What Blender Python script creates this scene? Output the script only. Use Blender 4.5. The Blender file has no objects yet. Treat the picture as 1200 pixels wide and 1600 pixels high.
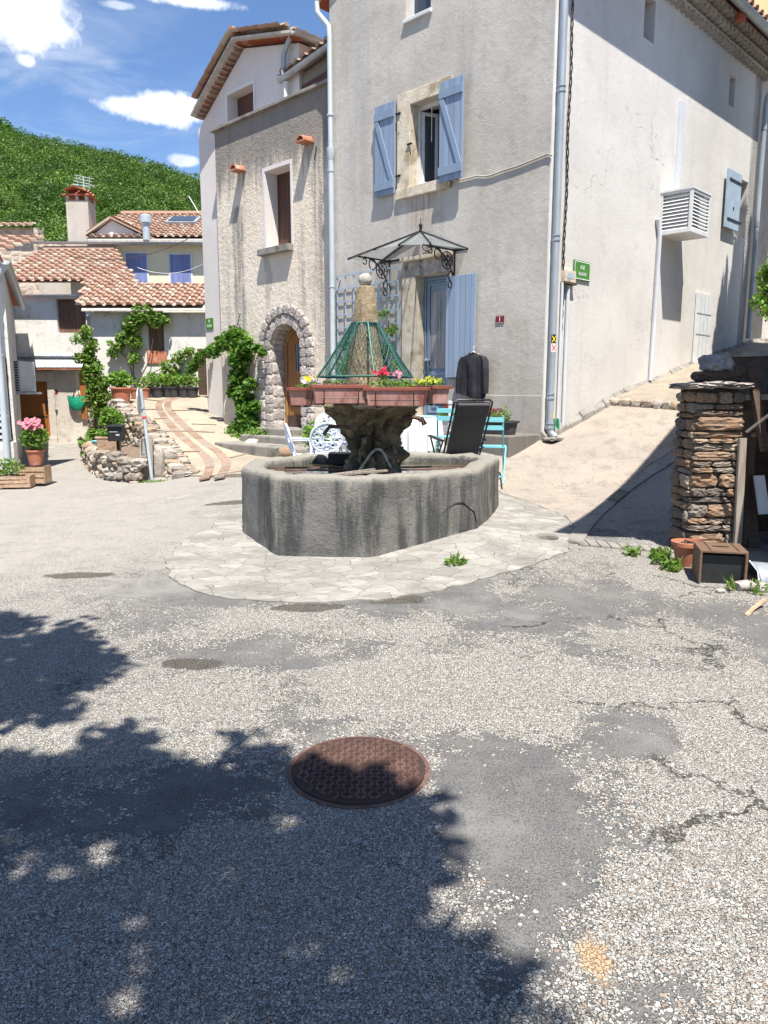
import bpy, bmesh, math, random
import numpy as np
from mathutils import Vector, Matrix
from mathutils.geometry import tessellate_polygon
R = math.radians
rnd = random.Random(7)
NR = np.random.default_rng(11)
scn = bpy.context.scene
C = scn.collection
# ------------------------------------------------------------ camera
FPX = 1170.0; PITCH = math.atan(190/1170.0); EYE = 1.6
cd = bpy.data.cameras.new("camera"); cam = bpy.data.objects.new("camera", cd); C.objects.link(cam)
cam.location = (0, 0, EYE); cam.rotation_euler = (math.pi/2 - PITCH, 0, 0)
cd.sensor_fit = 'VERTICAL'; cd.sensor_height = 36; cd.lens = 36*FPX/1600; cd.clip_start = .05; cd.clip_end = 3000
scn.camera = cam
# ------------------------------------------------------------ light
SUN = Vector((.11, -.459, 1.0)).normalized()
scn.view_settings.view_transform = 'Standard'; scn.view_settings.look = 'None'
scn.view_settings.exposure = 1.05; scn.view_settings.gamma = 1.0; scn.view_settings.use_curve_mapping = False
sd = bpy.data.lights.new("sun", 'SUN'); sd.energy = 5.0; sd.angle = R(.5); sd.color = (1, .955, .88)
so = bpy.data.objects.new("sun", sd); C.objects.link(so); so.rotation_euler = SUN.to_track_quat('Z', 'Y').to_euler()
so.location = (3, -8, 30)
world = bpy.data.worlds.new("World"); scn.world = world; world.use_nodes = True
scn.cycles.max_bounces = 6; scn.cycles.diffuse_bounces = 4; scn.cycles.transparent_max_bounces = 12
scn.cycles.use_denoising = True

def rayd(px, py):
    x = (px-600)/FPX; y = (800-py)/FPX
    c, s = math.cos(PITCH), math.sin(PITCH)
    return Vector((x, c + y*s, -s + y*c)).normalized()

class NT:
    def __init__(s, nt): s.nt = nt; s.n = nt.nodes; s.l = nt.links
    def add(s, t, **k):
        nd = s.n.new(t)
        for a, v in k.items():
            if a.startswith('i_'):
                s.put(nd.inputs[a[2:].replace('_', ' ')], v)
            else: setattr(nd, a, v)
        return nd
    def put(s, sock, v):
        if isinstance(v, bpy.types.NodeSocket): s.l.new(v, sock)
        else:
            if hasattr(sock.default_value, '__len__') and not hasattr(v, '__len__'): v = (v,)*len(sock.default_value)
            if hasattr(v, '__len__') and len(sock.default_value) == 4 and len(v) == 3: v = (*v, 1)
            sock.default_value = v
    def m(s, op, a, b=0, c=0, clamp=False):
        nd = s.n.new('ShaderNodeMath'); nd.operation = op; nd.use_clamp = clamp
        for i, v in enumerate((a, b, c)): s.put(nd.inputs[i], v)
        return nd.outputs[0]
    def v(s, op, a, b=(0, 0, 0)):
        nd = s.n.new('ShaderNodeVectorMath'); nd.operation = op
        s.put(nd.inputs[0], a); s.put(nd.inputs[1], b)
        return nd.outputs['Value'] if op in ('DOT_PRODUCT', 'LENGTH', 'DISTANCE') else nd.outputs[0]
    def mix(s, f, a, b, mode='MIX'):
        nd = s.n.new('ShaderNodeMix'); nd.data_type = 'RGBA'; nd.blend_type = mode
        s.put(nd.inputs[0], f); s.put(nd.inputs[6], a); s.put(nd.inputs[7], b)
        return nd.outputs[2]
    def rng(s, v, a, b, c=0, d=1):
        nd = s.n.new('ShaderNodeMapRange'); nd.interpolation_type = 'SMOOTHSTEP'
        for i, x in enumerate((v, a, b, c, d)): s.put(nd.inputs[i], x)
        return nd.outputs[0]
    def noise(s, vec, scale, det=4, rough=.55, dist=0):
        nd = s.n.new('ShaderNodeTexNoise'); s.put(nd.inputs['Vector'], vec)
        nd.inputs['Scale'].default_value = scale; nd.inputs['Detail'].default_value = det
        nd.inputs['Roughness'].default_value = rough; nd.inputs['Distortion'].default_value = dist
        return nd.outputs[0]
    def vor(s, vec, scale, feature='F1', rand=1.0, out=None):
        nd = s.n.new('ShaderNodeTexVoronoi'); nd.feature = feature; s.put(nd.inputs['Vector'], vec)
        nd.inputs['Scale'].default_value = scale; nd.inputs['Randomness'].default_value = rand
        return nd
    def sep(s, v):
        nd = s.n.new('ShaderNodeSeparateXYZ'); s.put(nd.inputs[0], v); return nd.outputs
    def comb(s, x, y, z):
        nd = s.n.new('ShaderNodeCombineXYZ')
        for i, q in enumerate((x, y, z)): s.put(nd.inputs[i], q)
        return nd.outputs[0]
    def scl(s, v, k): return s.v('MULTIPLY', v, k)

# sky with real fair-weather clouds laid out by direction
w = NT(world.node_tree); w.n.clear()
sky = w.add('ShaderNodeTexSky', sky_type='NISHITA', sun_disc=False, altitude=300)
sky.sun_elevation = math.asin(SUN.z); sky.sun_rotation = math.atan2(SUN.x, SUN.y)
sky.air_density = 1.0; sky.dust_density = .6; sky.ozone_density = 2.2
tc = w.add('ShaderNodeTexCoord').outputs['Generated']
n1 = w.noise(tc, 14, 9, .62); n2 = w.noise(tc, 5, 3, .5)
hue = w.mix(.75, sky.outputs[0], (.82, 1.0, 1.22), 'MULTIPLY')
mask = 0.0
for (px, py, rx, ry, k) in [(35, 30, 62, 50, 1.0), (75, 42, 32, 28, .8), (40, 95, 17, 12, .9), (250, 172, 58, 22, 1.0), (205, 165, 45, 14, .85), (300, 2, 60, 10, .9), (185, 8, 22, 6, .5),
                            (290, 252, 30, 9, .7), (700, -150, 150, 60, .9), (-250, 60, 120, 60, 1.0), (1500, 100, 150, 60, 1.0)]:
    d = rayd(px, py); r = Vector((d.y, -d.x, 0)).normalized(); u = r.cross(d)
    a = w.m('DIVIDE', w.v('DOT_PRODUCT', w.v('SUBTRACT', tc, d), tuple(r)), rx/FPX)
    b = w.m('DIVIDE', w.v('DOT_PRODUCT', w.v('SUBTRACT', tc, d), tuple(u)), ry/FPX)
    q = w.m('SQRT', w.m('ADD', w.m('MULTIPLY', a, a), w.m('MULTIPLY', b, b)))
    q = w.m('ADD', q, w.m('MULTIPLY', w.m('SUBTRACT', n1, .5), 2.6))
    mk = w.m('MULTIPLY', w.rng(q, 1.15, .55), k)
    mask = w.m('MAXIMUM', mask, mk)
cir = w.noise(w.v('MULTIPLY', tc, (3, 9, 14)), 1.6, 6, .6, .6)
d = rayd(60, 150)
cm = w.m('MULTIPLY', w.rng(w.v('DISTANCE', tc, d), .24, .02), w.rng(cir, .40, .75, 0, .36))
mask = w.m('MAXIMUM', mask, cm)
shade = w.rng(w.noise(tc, 22, 5), .35, .62, .78, 1.0)
cl = w.mix(1.0, (8.6, 8.9, 9.3), w.comb(shade, shade, shade), 'MULTIPLY')
colr = w.mix(mask, hue, cl)
bg = w.add('ShaderNodeBackground'); w.put(bg.inputs[0], colr); bg.inputs[1].default_value = .078
wo = w.add('ShaderNodeOutputWorld'); w.l.new(bg.outputs[0], wo.inputs[0])

# ------------------------------------------------------------ materials
def newmat(name):
    m = bpy.data.materials.new(name); m.use_nodes = True
    t = NT(m.node_tree); t.bsdf = t.n['Principled BSDF']; t.b = t.bsdf.inputs
    t.obj = t.add('ShaderNodeTexCoord').outputs['Object']
    t.pos = t.add('ShaderNodeNewGeometry').outputs['Position']
    t.mat = m
    return t
def bump(t, h, strength=.4, dist=.01):
    nd = t.add('ShaderNodeBump'); nd.inputs['Strength'].default_value = strength; nd.inputs['Distance'].default_value = dist
    t.put(nd.inputs['Height'], h); t.l.new(nd.outputs[0], t.b['Normal'])
def simple(name, c1, c2=None, scale=6, rough=.6, bs=30, bst=.25, bd=.004, metal=0, stretch=(1, 1, 1), spec=.4, det=5, c3=None, s3=1.2, t3=(.5, .65)):
    t = newmat(name); c2 = c2 or tuple(x*.7 for x in c1)
    vec = t.scl(t.obj, stretch)
    col = t.mix(t.rng(t.noise(vec, scale, det), .3, .7), c1, c2)
    if c3: col = t.mix(t.rng(t.noise(vec, s3, 5, .6), *t3), col, c3)
    t.put(t.b['Base Color'], col); t.b['Roughness'].default_value = rough; t.b['Metallic'].default_value = metal
    t.b['Specular IOR Level'].default_value = spec
    if bst: bump(t, t.noise(vec, bs, 4, .6), bst, bd)
    return t.mat
UA = Vector((-math.sin(R(45.4)), math.cos(R(45.4)), 0)); NA = Vector((-math.cos(R(45.4)), -math.sin(R(45.4)), 0))
def stucco(name, c1, c2, dirt, grain=90, gs=.6, gd=.006, streak=.35, zdirt=None, ztop=None, blotch=.5, crack=False, grime=(.10, .10, .10), runs=()):
    t = newmat(name); p = t.pos
    col = t.mix(t.rng(t.noise(p, .9, 6, .6), .35, .68), c1, c2)
    col = t.mix(t.m('MULTIPLY', t.rng(t.noise(p, 3.1, 7, .68), .5, .72), blotch), col, dirt)
    st = t.noise(t.scl(p, (2.4, 2.4, .22)), 1.7, 6, .62)
    col = t.mix(t.m('MULTIPLY', t.rng(st, .5, .78), streak), col, dirt)
    col = t.mix(t.rng(t.noise(p, 26, 4, .7), .56, .8, 0, .35), col, tuple(x*.62 for x in c1))
    z = t.sep(p)[2]
    if zdirt:   # rising damp band near the foot
        zz = t.m('ADD', z, t.m('MULTIPLY', t.noise(p, 1.6, 5), zdirt[1]*1.6))
        col = t.mix(t.rng(zz, zdirt[0]+zdirt[1]*1.5, zdirt[0]+zdirt[1]*.6, 0, zdirt[2]), col, dirt)
    if ztop:    # run-off stains below a coping
        zz = t.m('ADD', z, t.m('MULTIPLY', t.noise(t.scl(p, (5, 5, .25)), 1.5, 6, .65), ztop[1]*1.7))
        col = t.mix(t.rng(zz, ztop[0]+ztop[1]*.35, ztop[0]+ztop[1]*1.05, 0, ztop[2]), col, grime)
    if runs:    # water run-off marks of their own shape: (t centre, half width, z low, z high, colour, strength)
        ta = t.m('SUBTRACT', t.v('DOT_PRODUCT', p, tuple(UA)), 6.084)
        rn = t.noise(t.scl(p, (7, 7, .35)), 1.3, 6, .65); wv = t.m('MULTIPLY', t.m('SUBTRACT', t.noise(p, 1.7, 5), .5), .5)
        for (tc_, hw, za, zb, cc, ks) in runs:
            mk = t.rng(t.m('ABSOLUTE', t.m('SUBTRACT', t.m('ADD', ta, wv), tc_)), hw, hw*.35)
            mk = t.m('MULTIPLY', mk, t.m('MULTIPLY', t.rng(z, za, za+(zb-za)*.5), t.rng(z, zb+.06, zb-.03)))
            col = t.mix(t.m('MULTIPLY', mk, t.rng(rn, .35, .6, .15*ks, ks)), col, cc)
    h = t.m('ADD', t.noise(p, grain, 3, .65), t.m('MULTIPLY', t.noise(p, 11, 5, .6), 1.6))
    if crack:
        v = t.vor(t.v('ADD', t.scl(p, (1, 1, .7)), t.scl(t.comb(t.noise(p, 2.4, 4), t.noise(p, 3.3, 4), t.noise(p, 2.9, 4)), 1.1)), .55, 'DISTANCE_TO_EDGE')
        ck = t.rng(v.outputs[0], .0, .006, 1, 0)
        ck = t.m('MULTIPLY', ck, t.rng(t.noise(p, .8, 2), .56, .66))
        col = t.mix(t.m('MULTIPLY', ck, .55), col, (.06, .06, .06)); h = t.m('SUBTRACT', h, ck)
    t.put(t.b['Base Color'], col); t.b['Roughness'].default_value = .92; t.b['Specular IOR Level'].default_value = .15
    bump(t, h, gs, gd)
    return t.mat
def leafmat(name, c1, c2, c3=None, trans=.35, big=False):
    t = newmat(name)
    ri = t.add('ShaderNodeNewGeometry').outputs['Random Per Island']
    col = t.mix(ri, c1, c2)
    if c3: col = t.mix(t.rng(ri, .86, .9), col, c3)
    col = t.mix(t.rng(t.noise(t.pos, 1.7, 3), .3, .7, 0, .45), col, tuple(x*.5 for x in c1))
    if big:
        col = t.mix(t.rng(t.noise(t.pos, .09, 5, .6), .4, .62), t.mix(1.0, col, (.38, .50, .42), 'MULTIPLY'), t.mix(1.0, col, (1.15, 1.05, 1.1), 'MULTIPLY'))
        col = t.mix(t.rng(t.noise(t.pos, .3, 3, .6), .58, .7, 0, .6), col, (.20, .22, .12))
    t.put(t.b['Base Color'], col); t.b['Roughness'].default_value = .55; t.b['Specular IOR Level'].default_value = .3
    tr = t.add('ShaderNodeBsdfTranslucent'); t.put(tr.inputs[0], t.mix(.5, col, (.25, .4, .03)))
    mx = t.add('ShaderNodeMixShader'); mx.inputs[0].default_value = trans
    t.l.new(t.bsdf.outputs[0], mx.inputs[1]); t.l.new(tr.outputs[0], mx.inputs[2])
    t.l.new(mx.outputs[0], t.n['Material Output'].inputs[0])
    return t.mat
def planks(name, c1, c2, period=.1, axis=0, rough=.65, dark=(.02, .015, .01), dirt=.5, vec=None):
    """boards side by side along one local direction"""
    t = newmat(name); v = vec(t) if vec else t.obj
    x = t.sep(v)[axis] if not vec else v
    k = t.m('FLOORED_MODULO', t.m('DIVIDE', x, period), 1.0) if False else t.m('FRACT', t.m('DIVIDE', x, period))
    idn = t.m('FLOOR', t.m('DIVIDE', x, period))
    wn = t.add('ShaderNodeTexWhiteNoise', noise_dimensions='1D'); t.put(wn.inputs['W'], idn)
    gr = t.noise(t.scl(t.obj, (22, 22, 1.3)), 1.5, 6, .6)
    col = t.mix(t.rng(gr, .3, .7), c1, c2)
    col = t.mix(t.m('MULTIPLY', wn.outputs[0], .4), col, tuple(q*.5 for q in c1))
    groove = t.rng(t.m('ABSOLUTE', t.m('SUBTRACT', k, .5)), .44, .49)
    col = t.mix(t.m('MULTIPLY', groove, .85), col, dark)
    col = t.mix(t.m('MULTIPLY', t.rng(t.noise(t.obj, 3.3, 6, .7), .5, .75), dirt), col, dark)
    t.put(t.b['Base Color'], col); t.b['Roughness'].default_value = rough
    bump(t, t.m('SUBTRACT', t.m('MULTIPLY', gr, .3), groove), .5, .006)
    return t.mat
UB = -NA.copy(); NB = -UA.copy()
def alongA(t): return t.v('DOT_PRODUCT', t.pos, tuple(UA))
M = {}
M['wallA'] = stucco('grey_render', (.43, .395, .35), (.51, .475, .43), (.31, .28, .235), grain=70, gs=.5, gd=.009, streak=.45, zdirt=(1.5, .5, .35), crack=True, runs=[(2.35, .42, 4.0, 4.78, (.27, .19, .11), .75), (1.55, .25, 5.3, 7.2, (.33, .31, .28), .5), (3.9, .5, 3.2, 8.2, (.35, .34, .32), .5), (.5, .4, .9, 2.6, (.36, .33, .28), .5)])
M['wallB'] = stucco('pale_render', (.54, .515, .48), (.60, .575, .54), (.41, .38, .33), grain=60, gs=.45, gd=.006, streak=.35, zdirt=(.6, 1.3, .5), blotch=.35, crack=True)
M['quoin'] = simple('white_corner_render', (.68, .67, .65), (.58, .57, .54), 3, .9)
M['block'] = stucco('roughcast', (.68, .59, .48), (.72, .64, .54), (.36, .33, .29), grain=45, gs=1.0, gd=.02, streak=.75, ztop=(6.05, 1.25, .75), zdirt=(.3, 1.5, .5), blotch=.35, runs=[(7.75, .28, 1.6, 5.4, (.20, .19, .175), .8), (8.25, .22, .9, 3.4, (.42, .41, .39), .6), (5.15, .25, 1.2, 6.4, (.25, .235, .21), .75), (6.75, .12, 2.8, 4.5, (.30, .27, .23), .6), (5.65, .12, 2.6, 4.5, (.30, .27, .23), .6)])
M['gable'] = stucco('smooth_grey_render', (.60, .555, .52), (.64, .60, .57), (.46, .43, .40), grain=60, gs=.3, gd=.005, streak=.2, blotch=.25)
M['plinth'] = stucco('cement_plinth', (.36, .33, .30), (.42, .39, .35), (.20, .185, .16), grain=60, gs=.5, streak=.7)
M['cement'] = simple('cement', (.27, .25, .22), (.19, .175, .155), 4, .9, 40, .5, .006, c3=(.11, .105, .09), s3=2.2)
M['limestone'] = simple('limestone', (.62, .55, .44), (.47, .40, .30), 7, .9, 30, .6, .01, c3=(.33, .26, .17), s3=3)
M['stonegrey'] = simple('grey_stone', (.42, .38, .35), (.24, .21, .195), 9, .9, 22, .9, .02, c3=(.12, .11, .10), s3=6)
M['blue'] = planks('blue_painted_boards', (.22, .285, .385), (.255, .32, .425), .11, rough=.5, dark=(.10, .15, .22), dirt=.12, vec=alongA)
M['bluep'] = simple('blue_paint', (.17, .23, .31), (.20, .265, .35), 5, .5, 50, .1, .002)
M['bluepale'] = simple('faded_blue_paint', (.27, .35, .44), (.33, .41, .49), 5, .6, 50, .1, .002)  # tone lowered to paint the trellis shadows into the colour
M['white'] = simple('white_paint', (.62, .63, .63), (.54, .55, .55), 5, .5, 40, .08, .002)
M['pvc'] = simple('white_plastic', (.58, .60, .64), (.52, .54, .58), 2, .4, 40, .05, .002)
M['zinc'] = simple('zinc', (.30, .33, .36), (.40, .43, .46), 5, .45, 20, .1, .003, metal=.35, stretch=(1, 1, .3))
M['zincl'] = simple('pale_zinc', (.50, .55, .58), (.40, .45, .48), 5, .45, 20, .1, .003, metal=.2, stretch=(1, 1, .3))
M['iron'] = simple('black_iron', (.012, .012, .014), (.03, .03, .03), 20, .45, 60, .3, .002, metal=.5)
M['cable'] = simple('black_cable', (.02, .018, .016), None, 10, .6)
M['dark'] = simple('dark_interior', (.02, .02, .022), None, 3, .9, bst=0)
M['brownwood'] = planks('brown_boards', (.085, .033, .02), (.12, .05, .03), .16, vec=alongA, dirt=.3)
M['doorwood'] = planks('honey_door_boards', (.36, .175, .06), (.25, .11, .035), .085, vec=alongA, dirt=.45, rough=.5)
M['orangewood'] = planks('orange_door_boards', (.38, .14, .03), (.30, .10, .02), .12, dirt=.1, rough=.5)
M['oldwood'] = planks('weathered_brown_boards', (.13, .07, .045), (.20, .11, .06), .19, dirt=.85)
M['greywood'] = simple('grey_weathered_wood', (.34, .29, .24), (.20, .16, .13), 3, .85, 30, .5, .004, stretch=(12, 12, 1))
M['cratewood'] = simple('crate_wood', (.42, .27, .16), (.28, .17, .10), 3, .8, 30, .4, .003, stretch=(2, 8, 8), c3=(.5, .42, .34), s3=8)
M['dwood'] = simple('dark_wood', (.05, .032, .022), (.09, .055, .035), 4, .7, 30, .4, .003, stretch=(2, 8, 8))
M['terracotta'] = simple('terracotta', (.46, .17, .095), (.36, .13, .08), 6, .8, 40, .2, .002, c3=(.55, .36, .29), s3=4, t3=(.55, .75))
M['planterplast'] = simple('sunbleached_terracotta_plastic', (.34, .155, .125), (.44, .27, .24), 7, .6, 40, .1, .002, c3=(.24, .075, .05), s3=5, t3=(.5, .7), stretch=(1, 1, .5))
M['planterrim'] = simple('brick_red_plastic', (.24, .07, .045), (.19, .055, .038), 7, .55, 40, .1, .002)
M['blackpot'] = simple('black_plastic_pot', (.035, .036, .04), (.06, .06, .065), 7, .5)
M['whitepot'] = simple('white_planter', (.62, .60, .55), (.50, .48, .44), 7, .6)
M['soil'] = simple('potting_soil', (.20, .14, .10), (.08, .055, .04), 40, .95, 60, .8, .01, c3=(.32, .26, .2), s3=50)
M['teal'] = simple('turquoise_lacquer', (.16, .46, .52), (.20, .52, .57), 6, .4, 50, .05, .001)
M['castwhite'] = simple('white_cast_metal', (.62, .68, .84), (.72, .77, .88), 8, .4, 60, .1, .002)
M['mesh_black'] = simple('black_textile', (.045, .045, .05), (.07, .07, .075), 60, .7, 300, .3, .001)
M['shirt'] = simple('black_shirt_cloth', (.018, .017, .022), (.035, .034, .04), 5, .85, 120, .2, .002, spec=.2)
M['cloth'] = simple('white_lace_cloth', (.66, .67, .66), (.72, .73, .72), 30, .9, 90, .3, .002)
M['tealcloth'] = simple('turquoise_cloth', (.38, .68, .66), None, 10, .8)
M['greenmesh'] = simple('green_wire', (.015, .075, .062), (.03, .11, .095), 20, .5, metal=.2)
M['redplate'] = simple('dark_red_enamel', (.17, .008, .02), (.14, .008, .015), 9, .35)
M['greenplate'] = simple('green_enamel', (.07, .23, .02), (.05, .17, .02), 9, .35)
M['grn2'] = simple('green_plastic', (.01, .26, .15), None, 9, .4)
M['yellow'] = simple('yellow_sticker', (.85, .66, .02), (.75, .58, .02), 9, .5)
M['black'] = simple('black_paint', (.02, .02, .02), None, 9, .5)
M['red'] = simple('red_paint', (.75, .03, .02), (.6, .03, .02), 9, .5)
M['whitew'] = simple('white_enamel', (.82, .82, .80), None, 9, .4, bst=0)
M['bark'] = simple('bark', (.16, .12, .09), (.07, .05, .04), 12, .95, 25, 1, .02, stretch=(3, 3, .7))
M['leafdark'] = leafmat('vine_leaves', (.05, .15, .02), (.13, .28, .04), (.24, .36, .08))
M['leaflight'] = leafmat('light_leaves', (.10, .24, .03), (.20, .38, .06), (.30, .34, .09))
M['leafmix'] = leafmat('climber_leaves', (.10, .22, .03), (.22, .37, .07), (.38, .34, .15))
M['treeleaf'] = leafmat('tree_leaves', (.03, .09, .015), (.07, .16, .03))
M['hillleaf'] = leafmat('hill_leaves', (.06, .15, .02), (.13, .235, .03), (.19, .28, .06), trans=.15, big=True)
M['grass'] = leafmat('grass_blades', (.10, .22, .03), (.22, .34, .06), (.34, .30, .12))
for k, c in dict(fyellow=(.85, .62, .05), fred=(.5, .015, .05), fpink=(.85, .28, .36), fwhite=(.75, .68, .78), forange=(.8, .5, .03), flemon=(.72, .72, .10), fcoral=(.85, .10, .08)).items():
    M[k] = leafmat('petals_'+k[1:], c, tuple(x*.75 for x in c), trans=.2)
# glass
t = newmat('window_glass'); t.put(t.b['Base Color'], (.05, .06, .07)); t.b['Roughness'].default_value = .04; t.b['Specular IOR Level'].default_value = .8; M['glass'] = t.mat
t = newmat('clear_canopy_glass'); t.put(t.b['Base Color'], (.5, .55, .57)); t.b['Roughness'].default_value = .12; t.b['Alpha'].default_value = .2; M['clear'] = t.mat
t = newmat('curtained_glass'); c = t.rng(t.noise(t.scl(t.pos, (30, 30, .6)), 1.6, 3), .3, .7)
t.put(t.b['Base Color'], t.mix(c, (.10, .10, .11), (.36, .34, .35))); t.b['Roughness'].default_value = .25; M['curtain'] = t.mat
t = newmat('basin_water'); t.put(t.b['Base Color'], (.05, .045, .02)); t.b['Roughness'].default_value = .03
bump(t, t.noise(t.pos, 14, 3), .25, .01); M['water'] = t.mat
# roman tiles
def tilemat(name, c1, c2, c3):
    t = newmat(name)
    ri = t.add('ShaderNodeNewGeometry').outputs['Random Per Island']
    col = t.mix(ri, c1, c2); col = t.mix(t.rng(ri, .7, .9), col, c3)
    wn = t.noise(t.pos, 2.5, 6, .7)
    col = t.mix(t.rng(wn, .5, .8, 0, .6), col, (.22, .17, .13)); col = t.mix(t.rng(t.noise(t.pos, 19, 4, .7), .55, .8, 0, .6), col, (.12, .09, .07))
    t.put(t.b['Base Color'], col); t.b['Roughness'].default_value = .9; bump(t, t.noise(t.pos, 40, 3), .3, .005)
    return t.mat
M['tiles'] = tilemat('roman_tiles', (.31, .18, .125), (.37, .255, .19), (.42, .345, .27))
M['tilesd'] = tilemat('eave_tiles', (.40, .11, .05), (.32, .09, .05), (.50, .26, .16))
# rubble masonry (per-stone tone from island)
def rubble(name, cs, rough=.9):
    t = newmat(name)
    ri = t.add('ShaderNodeNewGeometry').outputs['Random Per Island']
    cr = t.add('ShaderNodeValToRGB'); cr.color_ramp.interpolation = 'CONSTANT'; el = cr.color_ramp.elements
    el[0].color = (*cs[0], 1); el[1].position = 1/len(cs); el[1].color = (*cs[1], 1)
    for i in range(2, len(cs)): e = el.new(i/len(cs)); e.color = (*cs[i], 1)
    t.put(cr.inputs[0], ri)
    col = t.mix(t.rng(t.noise(t.pos, 12, 6, .7), .4, .75, 0, .75), cr.outputs[0], (.13, .11, .09))
    col = t.mix(t.rng(t.noise(t.pos, 31, 4, .7), .55, .75, 0, .5), col, (.5, .47, .42))
    t.put(t.b['Base Color'], col); t.b['Roughness'].default_value = rough
    bump(t, t.m('ADD', t.noise(t.pos, 18, 5, .7), t.m('MULTIPLY', t.noise(t.pos, 60, 3), .5)), .9, .015)
    return t.mat
M['rubble'] = rubble('dry_stone', [(.34, .29, .235), (.26, .215, .17), (.38, .34, .29), (.22, .19, .155), (.32, .23, .15), (.36, .32, .28)])
M['schist'] = rubble('brown_schist', [(.24, .145, .085), (.16, .11, .08), (.32, .25, .18), (.11, .085, .07), (.26, .165, .10), (.24, .195, .155)])
M['archstone'] = rubble('rusticated_stone', [(.47, .42, .38), (.40, .36, .33), (.52, .46, .42), (.36, .32, .30)])
M['mortar'] = simple('mortar', (.07, .058, .045), (.04, .034, .028), 12, .95, 40, .8, .01)
M['farstone'] = None
# ------------------------------------------------------------ mesh helpers
class MB:
    def __init__(s): s.v = []; s.f = []; s.nv = 0; s.arr = []
    def add(s, vs, fs):
        o = s.nv; s.v.extend([tuple(x) for x in vs]); s.nv += len(vs)
        s.f.extend([tuple(i+o for i in q) for q in fs]); return s
    def hexa(s, p):
        return s.add(p, [(0, 3, 2, 1), (4, 5, 6, 7), (0, 1, 5, 4), (1, 2, 6, 5), (2, 3, 7, 6), (3, 0, 4, 7)])
    def box(s, c, sz, ax=None, rz=0):
        c = Vector(c); X, Y, Z = ax or (Vector((math.cos(rz), math.sin(rz), 0)), Vector((-math.sin(rz), math.cos(rz), 0)), Vector((0, 0, 1)))
        X = X*sz[0]/2; Y = Y*sz[1]/2; Z = Z*sz[2]/2
        return s.hexa([c-X-Y-Z, c+X-Y-Z, c+X+Y-Z, c-X+Y-Z, c-X-Y+Z, c+X-Y+Z, c+X+Y+Z, c-X+Y+Z])
    def beam(s, a, b, w, h, up=(0, 0, 1)):
        a = Vector(a); b = Vector(b); d = (b-a); L = d.length; d.normalize(); up = Vector(up)
        x = d.cross(up)
        if x.length < 1e-3: x = d.cross(Vector((1, 0, 0)))
        x.normalize(); y = x.cross(d)
        return s.box((a+b)/2, (w, L, h), (x, d, y))
    def fb(s, fr, t0, t1, n0, n1, z0, z1):
        return s.hexa([fr.p(t0, n0, z0), fr.p(t1, n0, z0), fr.p(t1, n1, z0), fr.p(t0, n1, z0), fr.p(t0, n0, z1), fr.p(t1, n0, z1), fr.p(t1, n1, z1), fr.p(t0, n1, z1)])
    def tube(s, pts, r, seg=8, closed=False, cap=True):
        pts = [Vector(p) for p in pts]; n = len(pts); rr = r if hasattr(r, '__len__') else [r]*n
        rings = []; prev = None
        for i in range(n):
            if closed: d = pts[(i+1) % n]-pts[i-1]
            else: d = pts[min(i+1, n-1)]-pts[max(i-1, 0)]
            d.normalize()
            if prev is None:
                x = d.cross(Vector((0, 0, 1)))
                if x.length < .05: x = d.cross(Vector((1, 0, 0)))
            else: x = prev - d*prev.dot(d)
            x.normalize(); prev = x; y = d.cross(x)
            rings.append([pts[i]+(x*math.cos(a)+y*math.sin(a))*rr[i] for a in [2*math.pi*k/seg for k in range(seg)]])
        fs = []
        for i in range(n if closed else n-1):
            j = (i+1) % n
            for k in range(seg): fs.append((i*seg+k, i*seg+(k+1) % seg, j*seg+(k+1) % seg, j*seg+k))
        if cap and not closed: fs.append(tuple(range(seg))[::-1]); fs.append(tuple((n-1)*seg+k for k in range(seg)))
        return s.add([v for q in rings for v in q], fs)
    def lathe(s, prof, c=(0, 0, 0), seg=24, wob=0, sc=(1, 1)):
        c = Vector(c); vs = []; fs = []
        for i, (r, z) in enumerate(prof):
            for k in range(seg):
                a = 2*math.pi*k/seg; q = r*(1+wob*(NR.random()-.5))
                vs.append(c+Vector((q*math.cos(a)*sc[0], q*math.sin(a)*sc[1], z+wob*.2*r*(NR.random()-.5))))
        for i in range(len(prof)-1):
            for k in range(seg): fs.append((i*seg+k, i*seg+(k+1) % seg, (i+1)*seg+(k+1) % seg, (i+1)*seg+k))
        fs.append(tuple(range(seg))[::-1]); fs.append(tuple((len(prof)-1)*seg+k for k in range(seg)))
        return s.add(vs, fs)
    def slab(s, fr, loops, n0, n1):
        """outline with holes in (t,z), thickened from n0 (front) to n1 (back)"""
        pts = [p for lp in loops for p in lp]; tris = tessellate_polygon([[Vector((a, b, 0)) for a, b in lp] for lp in loops])
        N = len(pts); vs = [fr.p(a, n0, b) for a, b in pts]+[fr.p(a, n1, b) for a, b in pts]
        fs = [tuple(q) for q in tris]+[tuple(i+N for i in q)[::-1] for q in tris]; o = 0
        for lp in loops:
            k = len(lp)
            for i in range(k): a = o+i; b = o+(i+1) % k; fs.append((a, b, b+N, a+N))
            o += k
        return s.add(vs, fs)
    def rock(s, c, sz, seed=None, ax=None, jag=.22, sub=2):
        bm = bmesh.new(); bmesh.ops.create_icosphere(bm, subdivisions=sub, radius=1)
        X, Y, Z = ax or (Vector((1, 0, 0)), Vector((0, 1, 0)), Vector((0, 0, 1))); c = Vector(c); vs = []
        for v in bm.verts:
            q = v.co; m = max(abs(q.x), abs(q.y), abs(q.z)); q = q/(m**.8)
            q = Vector([a*(1+jag*(rnd.random()-.5)) for a in q])
            vs.append(c+X*q.x*sz[0]/2+Y*q.y*sz[1]/2+Z*q.z*sz[2]/2)
        fs = [tuple(v.index for v in f.verts) for f in bm.faces]; bm.free(); return s.add(vs, fs)
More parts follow.
